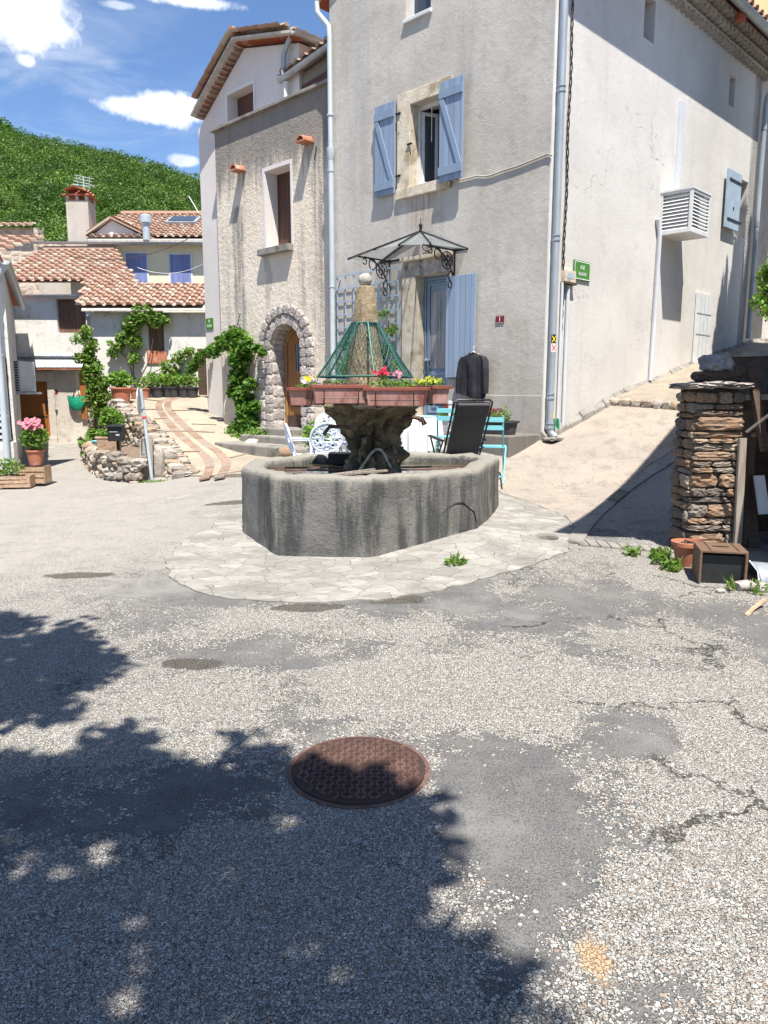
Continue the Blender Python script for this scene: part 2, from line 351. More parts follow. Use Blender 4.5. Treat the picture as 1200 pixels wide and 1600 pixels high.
    def leaves(s, P, size, up=.3, jit=.4, asp=.6, dirs=None):
        """diamond leaves at points P (Nx3)"""
        P = np.asarray(P, float); n = len(P)
        if n == 0: return s
        a = NR.normal(size=(n, 3)) if dirs is None else np.asarray(dirs, float)
        a[:, 2] *= .7; a /= np.linalg.norm(a, axis=1)[:, None]+1e-9
        nn = NR.normal(size=(n, 3)); nn[:, 2] += up*3
        b = np.cross(nn, a); b /= np.linalg.norm(b, axis=1)[:, None]+1e-9
        c = np.cross(a, b); sz = (size*(1+jit*(NR.random(n)-.5)*2))[:, None]
        v0 = P-a*sz*.5; v2 = P+a*sz*.5; v1 = P+b*sz*asp*.5+c*sz*.08; v3 = P-b*sz*asp*.5+c*sz*.08
        s.arr.append(np.stack([v0, v1, v2, v3], 1).reshape(-1, 3)); return s
    def build(s, name, mat, parent=None, smooth=False, bev=0, loc=None, sub=0, rec=True):
        me = bpy.data.meshes.new(name)
        off = Vector((0, 0, 0))
        if parent is not None:
            q = parent
            while q is not None: off += q.location; q = q.parent
        V = np.array(s.v, float).reshape(-1, 3); F = list(s.f)
        if s.arr:
            A = np.concatenate(s.arr); o = len(V); V = np.concatenate([V, A]); k = len(A)//4
            idx = (np.arange(k*4).reshape(-1, 4)+o)
        if parent is None:
            if loc is None: loc = ((V[:, 0].min()+V[:, 0].max())/2, (V[:, 1].min()+V[:, 1].max())/2, V[:, 2].min())
            off = Vector(loc)
        V = V-np.array(off)
        if s.arr and not F:
            me.vertices.add(len(V)); me.vertices.foreach_set('co', V.ravel()); me.loops.add(k*4); me.loops.foreach_set('vertex_index', idx.ravel().astype(np.int32))
            me.polygons.add(k); me.polygons.foreach_set('loop_start', (np.arange(k)*4).astype(np.int32)); me.update(calc_edges=True); me.validate()
        else:
            if s.arr: F = F+[tuple(int(x) for x in q) for q in idx]
            me.from_pydata(V.tolist(), [], F); me.update()
            if rec and not s.arr:
                bm = bmesh.new(); bm.from_mesh(me)
                bmesh.ops.recalc_face_normals(bm, faces=bm.faces)
                if bev:
                    es = [e for e in bm.edges if len(e.link_faces) == 2 and e.calc_face_angle(0) > .5]
                    bmesh.ops.bevel(bm, geom=es, offset=bev, segments=2, affect='EDGES', profile=.6, clamp_overlap=True)
                bm.to_mesh(me); bm.free()
        me.materials.append(M[mat] if isinstance(mat, str) else mat)
        if smooth:
            me.polygons.foreach_set('use_smooth', [True]*len(me.polygons)); me.set_sharp_from_angle(angle=R(38))
        o = bpy.data.objects.new(name, me); C.objects.link(o)
        if parent is not None: o.parent = parent
        else: o.location = off
        if sub: md = o.modifiers.new('s', 'SUBSURF'); md.levels = sub; md.render_levels = sub
        return o
class Frame:
    def __init__(s, o, u, n): s.o = Vector(o); s.u = Vector(u); s.n = Vector(n)
    def p(s, t, n, z): q = s.o+s.u*t+s.n*n; return Vector((q.x, q.y, z))
    def at(s, px, py, n=0):
        d = rayd(px, py); o = s.o+s.n*n; k = (o-Vector((0, 0, EYE))).dot(s.n)/d.dot(s.n)
        q = Vector((0, 0, EYE))+d*k; return ((q-o).dot(s.u), q.z)
    def t(s, px, py, n=0): return s.at(px, py, n)[0]
    def z(s, px, py, n=0): return s.at(px, py, n)[1]
def rect(t0, t1, z0, z1): return [(t0, z0), (t1, z0), (t1, z1), (t0, z1)]
def pix(px, py, Y):
    d = rayd(px, py); k = Y/d.y; return Vector((d.x*k, Y, EYE+d.z*k))
def tag(o, label=None, cat=None, group=None, kind=None):
    if label: o['label'] = label
    if cat: o['category'] = cat
    if group: o['group'] = group
    if kind: o['kind'] = kind
    return o
def thing(name, label, cat, loc=(0, 0, 0), rz=0, group=None):
    o = bpy.data.objects.new(name, None); o.empty_display_size = .2; C.objects.link(o); o.location = loc; o.rotation_euler.z = rz
    return tag(o, label, cat, group)
def copy_tree(o, parent=None):
    c = o.copy(); C.objects.link(c); c.parent = parent
    for ch in [x for x in o.children]: copy_tree(ch, c)
    return c
def struct(o): o['kind'] = 'structure'; return o
def text_mesh(s, size, fr, t, n, z, name, mat, parent, sx=1.0, ext=.001):
    """flat lettering standing on plane fr; reads towards -u (left to right for the viewer)"""
    cu = bpy.data.curves.new('lettering', 'FONT'); cu.body = s; cu.size = size; cu.align_x = 'CENTER'; cu.align_y = 'CENTER'; cu.extrude = ext
    ob = bpy.data.objects.new('lettering', cu); C.objects.link(ob)
    me = bpy.data.meshes.new_from_object(ob.evaluated_get(bpy.context.evaluated_depsgraph_get()))
    vs = [(v.co.x*sx, v.co.y, v.co.z) for v in me.vertices]; fs = [tuple(p.vertices) for p in me.polygons]
    bpy.data.objects.remove(ob); bpy.data.curves.remove(cu); bpy.data.meshes.remove(me)
    right = Vector((0, 0, 1)).cross(fr.n); sgn = 1 if right.dot(fr.u) > 0 else -1
    mb = MB(); mb.add([fr.p(t+sgn*a, n+c, z+b) for a, b, c in vs], fs)
    return mb.build(name, mat, parent)
# ------------------------------------------------------------ frames and terrain
COR = Vector((.2093*11, 11, 0))
FA = Frame(COR, UA, NA); FB = Frame(COR, UB, NB)
TG = []   # control points x,y,z of road
def cp(px, py, Y): q = pix(px, py, Y); TG.append((q.x, q.y, q.z))
for q in [(-3, 0, 0), (0, 0, 0), (3, 0, 0), (-4, 3, 0), (0, 3, 0), (3.5, 3, 0), (-2, 5, 0), (1.5, 5, .02), (3.5, 5, .04), (-6, 7, 0), (-9, 12, 0), (-6, 11, 0), (-12, 24, 0), (-9, 24, 0), (-7.5, 18, 0), (-5.8, 15, 0), (-3.9, 12.9, .03),
          (-3.4, 10.5, .05), (-2.2, 10.3, .17), (-8, 20, 0), (-14, 10, 0), (-15, 20, 0), (-.05, 6.5, .08), (-1, 6.7, .08), (-1.6, 7.6, .13), (-1.3, 9.4, .22), (-.6, 11.3, .46), (-1.7, 12, .35), (0, 9.8, .38), (5.5, 6, .1), (8, 5, .1)]: TG.append(q)
cp(749, 829, 7.3); cp(784, 800, 8.55); cp(930, 862, 6.95); cp(1055, 862, 6.9)
TG += [(COR.x, COR.y, .88), (1.05, 10.2, .62)]
for s_, z_ in ((1.92, 1.37), (3.2, 1.62), (5.35, 2.07), (8.5, 2.6)):
    q = FB.p(s_, 0, z_); TG.append(tuple(q)); q = FB.p(s_, 1.25, z_-.06); TG.append(tuple(q))
q = FB.p(1.0, 1.2, .98); TG.append(tuple(q)); q = FB.p(0, 1.2, .62); TG.append(tuple(q)); q = FB.p(-1, 1.2, .3); TG.append(tuple(q))
q = FB.p(5, 3, 1.95); TG.append(tuple(q)); q = FB.p(1, 2.5, .7); TG.append(tuple(q))
TG = np.array(TG)
def rbf_fit(P):
    n = len(P); D = np.linalg.norm(P[:, None, :2]-P[None, :, :2], axis=2); A = np.zeros((n+3, n+3)); A[:n, :n] = D - np.eye(n)*.02
    A[:n, n] = 1; A[:n, n+1:] = P[:, :2]; A[n:, :n] = A[:n, n:].T
    return np.linalg.solve(A, np.concatenate([P[:, 2], [0, 0, 0]]))
WG = rbf_fit(TG)
def ev(P, W, x, y):
    x = np.asarray(x, float); y = np.asarray(y, float)
    D = np.sqrt((x[..., None]-P[:, 0])**2+(y[..., None]-P[:, 1])**2)
    return D@W[:len(P)]+W[len(P)]+W[len(P)+1]*x+W[len(P)+2]*y
def gz_a(x, y):
    x = np.asarray(x, float); y = np.asarray(y, float)
    z = np.clip(ev(TG, WG, np.clip(x, -14, 10), np.clip(y, 0, 24)), -.05, 3.2)
    # small undulation
    near = np.exp(-((x/9)**2+((y-6)/9)**2))
    return z + near*.008*(np.sin(x*2.1+1.3*np.sin(y*1.4))+np.sin(y*2.7+x))
def gz(x, y): return float(gz_a(x, y))
TT = np.array([(-3.6, 13.4, .14), (-4.37, 15, .46), (-5.5, 17, .90), (-7.2, 20, 1.35), (-1.8, 15, .46), (-4, 17, .86), (-1.6, 12.1, .42), (-5.5, 21, 1.5), (-2.5, 11.95, .27), (-3.3, 12.6, .13), (-.5, 11.3, .5), (-7.6, 23, 1.55), (-5, 24, 1.6)])
WT = rbf_fit(TT)
def tz_a(x, y): return ev(TT, WT, x, y)
def tz(x, y): return float(tz_a(x, y))
def hit(px, py, zf=gz, off=0):
    d = rayd(px, py); a, b = 1.0, None; k = 1.0
    while k < 60:
        q = Vector((0, 0, EYE))+d*k
        if q.z <= zf(q.x, q.y)+off: b = k; break
        a = k; k += .15
    if b is None: return Vector((0, 0, EYE))+d*30
    for _ in range(24):
        m = (a+b)/2; q = Vector((0, 0, EYE))+d*m
        if q.z <= zf(q.x, q.y)+off: b = m
        else: a = m
    return Vector((0, 0, EYE))+d*b
def inpoly(x, y, poly):
    x = np.asarray(x); y = np.asarray(y); r = np.zeros(x.shape, bool); n = len(poly)
    for i in range(n):
        x0, y0 = poly[i][:2]; x1, y1 = poly[(i+1) % n][:2]
        c = ((y0 > y) != (y1 > y)) & (x < (x1-x0)*(y-y0)/((y1-y0) if y1 != y0 else 1e-9)+x0); r ^= c
    return r
def drape(poly, zf, off, step=.12, thick=.0):
    """sheet over terrain inside a polygon, clipped to its outline"""
    bm = bmesh.new(); xs = [p[0] for p in poly]; ys = [p[1] for p in poly]
    vs = [bm.verts.new((p[0], p[1], 0)) for p in poly]; bm.faces.new(vs)
    k = math.ceil(min(xs)/step)
    while k*step < max(xs):
        g = bm.verts[:]+bm.edges[:]+bm.faces[:]; bmesh.ops.bisect_plane(bm, geom=g, plane_co=(k*step, 0, 0), plane_no=(1, 0, 0)); k += 1
    k = math.ceil(min(ys)/step)
    while k*step < max(ys):
        g = bm.verts[:]+bm.edges[:]+bm.faces[:]; bmesh.ops.bisect_plane(bm, geom=g, plane_co=(0, k*step, 0), plane_no=(0, 1, 0)); k += 1
    bmesh.ops.triangulate(bm, faces=bm.faces)
    bm.verts.index_update(); mb = MB()
    V = [(v.co.x, v.co.y, zf(v.co.x, v.co.y)+off) for v in bm.verts]
    mb.add(V, [tuple(v.index for v in f.verts) for f in bm.faces])
    if thick:
        for e in bm.edges:
            if len(e.link_faces) == 1:
                a, b = e.verts; A = V[a.index]; B = V[b.index]
                mb.add([A, B, (B[0], B[1], B[2]-thick), (A[0], A[1], A[2]-thick)], [(0, 1, 2, 3)])
    bm.free(); return mb
# ------------------------------------------------------------ ground materials
def ground_mat():
    t = newmat('worn_asphalt_gravel'); p = t.pos
    P2 = t.v('MULTIPLY', p, (1, 1, 0)); sp = t.sep(p); y = sp[1]; x = sp[0]
    far = t.rng(y, 4.5, 10)
    asph = t.mix(t.rng(t.noise(P2, 2.2, 6, .6), .3, .7), (.070, .069, .068), (.112, .109, .105))
    g1 = t.noise(P2, 160, 3, .75); g2 = t.noise(P2, 75, 4, .75)
    asph = t.mix(t.rng(g1, .47, .66, 0, .85), asph, (.26, .255, .245))
    asph = t.mix(t.rng(t.noise(P2, 6, 9, .75), .45, .65, 0, .6), asph, (.17, .162, .15))
    asph = t.mix(t.rng(g2, .5, .68, 0, .7), asph, (.022, .022, .023))
    wob = t.v('ADD', P2, t.scl(t.comb(t.noise(P2, 60, 2), t.noise(P2, 71, 2), 0), .007))
    base = t.noise(P2, .8, 10, .68, .4)
    cov = t.m('SUBTRACT', t.rng(base, .36, .60, 0, 1.30), -.08)
    cov = t.m('ADD', cov, t.m('MULTIPLY', t.m('SUBTRACT', t.noise(P2, 5.5, 8, .75), .5), 2.4))
    cov = t.m('ADD', cov, t.m('MULTIPLY', t.m('SUBTRACT', t.noise(P2, 17, 6, .75), .5), 1.6))
    def blob(cx, cy, rx, ry, k):
        q = t.v('LENGTH', t.v('MULTIPLY', t.v('SUBTRACT', P2, (cx, cy, 0)), (1/rx, 1/ry, 0)))
        q = t.m('ADD', q, t.m('MULTIPLY', t.m('SUBTRACT', t.noise(P2, 2.6, 8, .72), .5), 2.2))
        return t.m('MULTIPLY', t.rng(q, 1.0, .8), k)
    for a in [(.55, 3.9, 1.0, .62, .8), (2.0, 4.7, .9, .45, .4), (-.5, 1.95, .9, .5, .55), (1.25, 2.05, .6, .5, .8), (2.0, 3.1, .7, .7, .6), (-3.5, 7.5, 2.5, 2, .6), (-6, 12, 4, 4, .8), (2.4, 6.0, .5, .6, .7), (-1.3, 3.5, .5, .3, .4),
              (.5, 2.75, .32, .75, -.9), (-1.0, 2.75, .6, .28, -.8), (1.6, 5.3, 1.2, .55, -1.0), (-.8, 4.5, .9, .4, -.6), (1.6, 4.3, .6, .25, -.8), (1.15, 3.35, .28, .28, -.8), (-.9, 5.9, 1.8, .6, -.9), (2.2, 1.9, .22, .35, -.8), (.2, 5.6, .8, .5, -.9), (.0, 3.3, .45, .35, -.6), (-2.2, 3.0, .6, .5, -.6), (-.1, 1.75, .25, .12, -.7), (1.9, 2.55, .5, .22, -.8), (2.6, 4.6, .6, .5, -.7), (.9, 4.9, .5, .16, -.7), (-2.8, 3.9, .7, .25, -.6), (.35, 2.2, .2, .5, -.6)]:
        cov = t.m('ADD', cov, blob(*a))
    hh = None; col = asph
    for sc, off, tn in ((72, 0.0, 1.0), (125, .05, .85)):
        v = t.vor(wob, sc, 'F1'); e = t.vor(wob, sc, 'DISTANCE_TO_EDGE')
        rc = t.sep(v.outputs['Color'])
        here = t.rng(t.m('SUBTRACT', t.m('SUBTRACT', cov, off), rc[0]), -.03, .03)
        edge = t.rng(e.outputs[0], .01, .13)
        tone = t.mix(t.m('POWER', rc[1], 1.2), tuple(q*tn for q in (.23, .22, .20)), tuple(q*tn for q in (.60, .575, .525))); tone = t.mix(t.rng(rc[2], .86, .9), tone, (.27, .21, .165))
        pc = t.mix(t.m('MAXIMUM', edge, far), (.03, .028, .026), tone)
        k = t.m('MULTIPLY', here, t.m('MAXIMUM', t.rng(e.outputs[0], .0, .05), far))
        col = t.mix(k, col, pc); h = t.m('MULTIPLY', k, edge)
        hh = h if hh is None else t.m('MAXIMUM', hh, h)
    dust = t.rng(t.noise(P2, 1.1, 10, .72), .50, .68, 0, .3)
    col = t.mix(dust, col, (.30, .285, .26))
    # sun-bleached, dusty lane on the left and around the paving
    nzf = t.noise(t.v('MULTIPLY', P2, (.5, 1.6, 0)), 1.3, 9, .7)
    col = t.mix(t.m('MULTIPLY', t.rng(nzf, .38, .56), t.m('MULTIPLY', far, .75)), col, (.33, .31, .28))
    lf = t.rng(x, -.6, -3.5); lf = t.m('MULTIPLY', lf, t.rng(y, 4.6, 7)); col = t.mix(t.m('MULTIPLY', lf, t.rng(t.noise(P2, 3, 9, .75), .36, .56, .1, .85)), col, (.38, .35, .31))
    for cx, cy, rx, ry in ((.07, 5.45, .27, .13), (-.95, 5.62, .2, .10), (-.55, 5.3, .28, .10), (-1.15, 4.25, .2, .10), (.5, 5.95, .22, .08), (-2.6, 6.2, .3, .10), (-1.9, 9.6, .45, .16), (-1.6, 10.3, .3, .1)):
        q = t.v('LENGTH', t.v('MULTIPLY', t.v('SUBTRACT', P2, (cx, cy, 0)), (1/rx, 1/ry, 0))); q = t.m('ADD', q, t.m('MULTIPLY', t.m('SUBTRACT', t.noise(P2, 7, 6, .7), .5), 1.3))
        col = t.mix(t.m('MULTIPLY', t.rng(q, 1.05, .9), .8), col, t.mix(t.rng(g2, .4, .6), (.050, .044, .036), (.09, .078, .062)))
    q = t.v('LENGTH', t.v('MULTIPLY', t.v('SUBTRACT', P2, (.60, 1.90, 0)), (1/.055, 1/.11, 0))); q = t.m('ADD', q, t.m('MULTIPLY', t.m('SUBTRACT', t.noise(P2, 22, 5, .7), .5), 2.2))
    col = t.mix(t.m('MULTIPLY', t.rng(q, 1.1, .4), .8), col, (.40, .27, .15))
    # fine cracks
    cv_ = t.vor(t.v('ADD', P2, t.scl(t.comb(t.noise(P2, 3.1, 5, .7), t.noise(P2, 3.9, 5, .7), 0), .6)), .9, 'DISTANCE_TO_EDGE')
    ck = t.m('MULTIPLY', t.rng(cv_.outputs[0], .0, .010, 1, 0), t.m('MULTIPLY', t.rng(t.noise(P2, .9, 3), .5, .56), t.rng(x, -.5, 1.0)))
    col = t.mix(t.m('MULTIPLY', ck, .8), col, (.015, .014, .013))
    t.put(t.b['Base Color'], col); t.b['Roughness'].default_value = .93; t.b['Specular IOR Level'].default_value = .2
    bump(t, t.m('SUBTRACT', t.m('ADD', hh, t.m('MULTIPLY', g2, .5)), ck), 1.0, .007)
    return t.mat
M['ground'] = ground_mat()
def slabmat(name, base, dk, joint, scale, vecmul=(1, 1, 0), jw=.035, rot=0, tint=None):
    t = newmat(name); P = t.v('MULTIPLY', t.pos, vecmul)
    if rot:
        nd = t.add('ShaderNodeVectorRotate'); t.put(nd.inputs['Vector'], P); nd.inputs['Angle'].default_value = rot; P = nd.outputs[0]
    wob = t.v('ADD', P, t.scl(t.comb(t.noise(P, 3, 3), t.noise(P, 3.7, 3), 0), .12))
    v = t.vor(wob, scale, 'F1', .85); e = t.vor(wob, scale, 'DISTANCE_TO_EDGE', .85); rc = t.sep(v.outputs['Color'])
    col = t.mix(rc[0], dk, base)
    if tint: col = t.mix(t.rng(rc[1], .8, .84), col, tint)
    col = t.mix(t.rng(t.noise(P, 9, 6, .7), .45, .7, 0, .5), col, tuple(x*.62 for x in dk))
    col = t.mix(t.rng(t.noise(P, 1.6, 8, .72), .44, .64, 0, .6), col, tuple(x*.7 for x in dk))
    jn = t.rng(t.m('ADD', e.outputs[0], t.m('MULTIPLY', t.noise(P, 20, 3), .03)), jw*.5, jw*1.3, 1, 0)
    jn = t.m('MULTIPLY', jn, t.rng(t.noise(P, 2.7, 3), .38, .5, .25, 1))
    col = t.mix(jn, col, joint)
    t.put(t.b['Base Color'], col); t.b['Roughness'].default_value = .9; t.b['Specular IOR Level'].default_value = .2
    bump(t, t.m('SUBTRACT', t.m('MULTIPLY', t.noise(P, 30, 4), .4), jn), .7, .01)
    return t.mat
M['apron'] = slabmat('pale_flagstones', (.32, .305, .275), (.225, .213, .19), (.14, .132, .118), 4.9, (1, 1.5, 0), .024, .15)
M['ledge'] = slabmat('ledge_stone', (.22, .205, .18), (.17, .155, .135), (.09, .08, .07), 1.4, (1, 1, 0), .02)
M['cream'] = slabmat('cream_concrete', (.36, .315, .24), (.325, .28, .215), (.24, .2, .155), .55, (1, 1, 0), .012)
def concrete(name, a, b, c, peb=0.):
    t = newmat(name); P = t.v('MULTIPLY', t.pos, (1, 1, 0))
    col = t.mix(t.rng(t.noise(P, 1.2, 6, .6), .35, .65), a, b)
    col = t.mix(t.rng(t.noise(P, 3.5, 10, .75), .46, .66, 0, .75), col, c)
    col = t.mix(t.rng(t.noise(P, 70, 4, .75), .5, .7, 0, .5), col, tuple(x*.55 for x in a))
    cv_ = t.vor(t.v('ADD', P, t.scl(t.comb(t.noise(P, 3.1, 5, .7), t.noise(P, 3.9, 5, .7), 0), .5)), 1.1, 'DISTANCE_TO_EDGE')
    col = t.mix(t.m('MULTIPLY', t.rng(cv_.outputs[0], .0, .008, 1, 0), t.rng(t.noise(P, 1.3, 3), .48, .6, 0, .7)), col, (.06, .05, .04))
    v = t.vor(P, 75); rc = t.sep(v.outputs['Color']); col = t.mix(t.m('MULTIPLY', t.rng(rc[0], .55, .6), .4), col, t.mix(rc[1], tuple(x*.45 for x in a), tuple(min(1, x*1.25) for x in a)))
    t.put(t.b['Base Color'], col); t.b['Roughness'].default_value = .93
    bump(t, t.m('ADD', t.noise(P, 80, 3), t.m('MULTIPLY', rc[0], .6)), .8, .008); return t.mat
M['ramp'] = concrete('ramp_concrete', (.335, .285, .235), (.28, .24, .20), (.17, .148, .125))
M['rampup'] = concrete('upper_ramp_concrete', (.33, .275, .21), (.28, .235, .185), (.18, .15, .12))
M['brickpave'] = rubble('brick_paver', [(.27, .165, .115), (.30, .205, .15), (.22, .14, .10), (.27, .215, .175)])
# ------------------------------------------------------------ ground sheet
TER = [(-3.55, 13.2), (-4.37, 15), (-5.5, 17), (-7.2, 20), (-8.2, 21.6), (-8.2, 24), (-4, 25.5), (-1.5, 18.5), (1.0, 14.2), (.3, 12.0), (-.9, 11.55), (-1.9, 11.45), (-2.6, 12.1), (-3.1, 12.75)]
def axis(a, b, st, out):
    m = np.arange(a, b+1e-6, st); k = np.array([.6, 2, 6, 20, 60, 200, 600, 1200.])[:out]
    return np.concatenate([a-k[::-1], m, b+k])
xs = axis(-14, 10, .125, 8); ys = axis(-2, 25, .125, 8)
GX, GY = np.meshgrid(xs, ys); ZZ = gz_a(GX.ravel(), GY.ravel())
ins = inpoly(GX.ravel(), GY.ravel(), TER)
ZZ = np.where(ins, np.minimum(ZZ, tz_a(GX.ravel(), GY.ravel())-.05), ZZ)
nx = len(xs); ny = len(ys)
mb = MB(); mb.v = list(zip(GX.ravel().tolist(), GY.ravel().tolist(), ZZ.tolist())); mb.nv = len(mb.v)
mb.f = [(j*nx+i, j*nx+i+1, (j+1)*nx+i+1, (j+1)*nx+i) for j in range(ny-1) for i in range(nx-1)]
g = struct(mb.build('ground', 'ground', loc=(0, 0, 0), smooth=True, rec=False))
# terrace of cream concrete
struct(drape(TER, tz, 0, .3, .35).build('terrace', 'cream', smooth=False, rec=False))
# two curved brick bands and thin cross joints
def hp(a): return hit(a[0], a[1], tz)
def spline(pts, n):
    out = []; P = [Vector(p) for p in pts]
    for i in range(len(P)-1):
        p0 = P[max(i-1, 0)]; p1 = P[i]; p2 = P[i+1]; p3 = P[min(i+2, len(P)-1)]
        for k in range(n):
            u = k/n; out.append(.5*((2*p1)+(p2-p0)*u+(2*p0-5*p1+4*p2-p3)*u*u+(3*p1-p0-3*p2+p3)*u**3))
    out.append(P[-1]); return out
def resample(pts, st):
    out = [pts[0].copy()]; acc = 0
    for a, b in zip(pts, pts[1:]):
        L = (b-a).length; k = st-acc
        while k <= L: out.append(a+(b-a)*(k/L)); k += st
        acc = L-(k-st)
    return out
bands = [[(287, 619), (262, 623), (248, 631), (253, 646), (270, 668), (296, 692), (316, 708), (327, 722), (326, 737), (318, 748)],
         [(300, 617), (276, 622), (262, 630), (268, 645), (288, 665), (317, 690), (340, 706), (353, 722), (350, 736), (340, 748)]]
mb = MB()
for bd in bands:
    q = resample(spline([hp(a).xy.to_3d() for a in bd], 12), .245)
    for a, b in zip(q, q[1:]):
        d = (b-a).normalized(); nrm = Vector((-d.y, d.x, 0)); b2 = b-d*.03; w_ = .082+rnd.random()*.006
        P = [a-nrm*w_, b2-nrm*w_, b2+nrm*w_, a+nrm*w_]
        top = [Vector((p.x, p.y, tz(p.x, p.y)+.006)) for p in P]; bot = [Vector((p.x, p.y, tz(p.x, p.y)-.03)) for p in P]
        mb.hexa(bot+top)
struct(mb.build('brick_paving_band', 'brickpave', bev=.006))
mb = MB()
for a, b in [((205, 641), (246, 640)), ((268, 642), (322, 641)), ((232, 675), (292, 674)), ((292, 674), (335, 676)), ((250, 706), (312, 706)), ((360, 716), (408, 704)), ((338, 664), (300, 663)), ((345, 742), (385, 735)), ((220, 624), (250, 627)), ((240, 655), (262, 654))]:
    A = hp(a); B = hp(b); A.z = tz(A.x, A.y)+.004; B.z = tz(B.x, B.y)+.004; mb.beam(A, B, .07, .03)
struct(mb.build('paving_joint_strip', 'brickpave'))
# flagstone apron around the fountain
AP = [hit(*a).xy.to_tuple() for a in [(258, 868), (266, 905), (325, 932), (400, 941), (500, 942), (600, 938), (680, 925), (760, 905), (830, 885), (884, 864), (896, 832), (880, 806), (820, 782), (785, 775)]]
AP += [(.6, 9.0), (-.9, 9.1), (-1.9, 8.6)]
AP += [hit(*a).xy.to_tuple() for a in [(330, 828), (285, 845)]]
AP2 = []
for i_ in range(len(AP)):
    a_, b_ = Vector(AP[i_]), Vector(AP[(i_+1) % len(AP)]); k_ = max(1, int((b_-a_).length/.09))
    for j_ in range(k_): q_ = a_.lerp(b_, j_/k_); AP2.append((q_.x+rnd.uniform(-.018, .018), q_.y+rnd.uniform(-.022, .022)))
AP = AP2
struct(drape(AP, gz, .012, .125, .05).build('fountain_paving', 'apron', rec=False))
# ramp
s0 = 1.92
RP = [hit(*a).xy.to_tuple() for a in [(786, 772), (822, 782), (884, 806), (900, 826), (960, 770), (1010, 730), (1058, 700)]]
RP += [FB.p(s0, 2.0, 0).xy.to_tuple(), FB.p(s0, -.02, 0).xy.to_tuple(), FB.p(-.4, -.02, 0).xy.to_tuple(), (1.62, 10.55), (1.35, 9.5)]
struct(drape(RP, gz, .008, .125, .04).build('ramp', 'ramp', rec=False))
RU = [FB.p(a, b, 0).xy.to_tuple() for a, b in [(s0+.06, 2.1), (s0+.06, -.02), (9.5, -.02), (9.5, 2.2)]]
struct(drape(RU, gz, .09, .125, .12).build('upper_ramp', 'rampup', rec=False))
mb = MB()
k = 0.02
while k < 1.9:
    wd = .13+rnd.random()*.09; q = FB.p(s0+.02, k+wd/2, 0); z = gz(q.x, q.y)
    mb.rock((q.x, q.y, z+.04), (.16, wd, .15), ax=(UB, NB, Vector((0, 0, 1)))); k += wd
struct(mb.build('cobble_step', 'rubble', smooth=True))
mb = MB()
pts = [hit(*a) for a in [(898, 850), (912, 826), (935, 802), (965, 776), (1005, 745), (1050, 718), (1075, 700)]]
q = resample(spline([p.xy.to_3d() for p in pts], 8), .34)
for a, b in zip(q, q[1:]):
    d = (b-a).normalized(); nr = Vector((-d.y, d.x, 0))*(.075+.01*rnd.random()); b2 = b-d*.012
    P = [a-nr, b2-nr, b2+nr, a+nr]; mb.hexa([Vector((p.x, p.y, gz(p.x, p.y)-.02)) for p in P]+[Vector((p.x, p.y, gz(p.x, p.y)+.022)) for p in P])
for i in range(9):   # edging slabs along the bottom of the shaded street
    a = hit(905+i*17, 853+i*1.4); b = hit(905+i*17+15.5, 853+(i+.9)*1.4); P = [a, b, b+Vector((0, .2, 0)), a+Vector((0, .2, 0))]
    mb.hexa([Vector((p.x, p.y, gz(p.x, p.y)-.02)) for p in P]+[Vector((p.x, p.y, gz(p.x, p.y)+.02)) for p in P])
struct(mb.build('gutter_edging', 'cement', bev=.008))
# skirting of cement along wall B
mb = MB(); k = -.02
while k < 8.9:
    wd = .35; a = FB.p(k, .01, 0); b = FB.p(k+wd, .01, 0); ha = .08+.03*rnd.random()
    za, zb = gz(a.x, a.y), gz(b.x, b.y); c1 = FB.p(k, .13, 0); c2 = FB.p(k+wd, .11, 0)
    mb.hexa([FB.p(k, 0, za-.1), FB.p(k+wd, 0, zb-.1), FB.p(k+wd, .10, zb-.1), FB.p(k, .12, za-.1), FB.p(k, .003, za+ha+.05), FB.p(k+wd, .003, zb+ha+.04), FB.p(k+wd, .07, zb+ha-.03), FB.p(k, .08, za+ha-.02)]); k += wd
struct(mb.build('wall_foot_kerb', 'cement'))
# manhole cover
mc = hit(561, 1203); mt = thing('manhole_cover', 'large round rusty manhole cover with raised tread pattern in the foreground asphalt', 'manhole cover', (mc.x, mc.y, gz(mc.x, mc.y)))
t = newmat('rusty_iron'); col = t.mix(t.rng(t.noise(t.obj, 9, 6, .7), .35, .7), (.10, .050, .037), (.17, .10, .078)); col = t.mix(t.rng(t.noise(t.obj, 90, 3), .6, .7, 0, .5), col, (.26, .23, .2))
t.put(t.b['Base Color'], col); t.b['Roughness'].default_value = .75; t.b['Metallic'].default_value = .15; bump(t, t.noise(t.obj, 80, 3), .4, .002); M['rust'] = t.mat
z0 = mt.location.z
MB().lathe([(.0, -.02), (.283, -.02), (.283, .012), (.0, .012)], mt.location, 64).build('cover_plate', simple('dark_gap_rust', (.035, .02, .016), (.06, .03, .022), 9, .8), mt)  # plate rust coloured darker, painting depth into the gaps between treads
mb = MB(); st = .03
for i in range(-11, 12):
    for j in range(-11, 12):
        x, y = i*st*.9, j*st
        if math.hypot(x, y) > .262: continue
        a = R(45) if (i+j) % 2 else R(-45); d = Vector((math.cos(a), math.sin(a), 0))*.014; c = Vector((mc.x+x, mc.y+y, z0+.0125)); n_ = Vector((-d.y, d.x, 0)).normalized()*.0048
        mb.add([c-d-n_, c+d-n_, c+d+n_, c-d+n_, c-d*.8-n_*.4+Vector((0, 0, .008)), c+d*.8-n_*.4+Vector((0, 0, .008)), c+d*.8+n_*.4+Vector((0, 0, .008)), c-d*.8+n_*.4+Vector((0, 0, .008))], [(0, 1, 5, 4), (1, 2, 6, 5), (2, 3, 7, 6), (3, 0, 4, 7), (4, 5, 6, 7)])
mb.build('raised_tread', 'rust', mt)
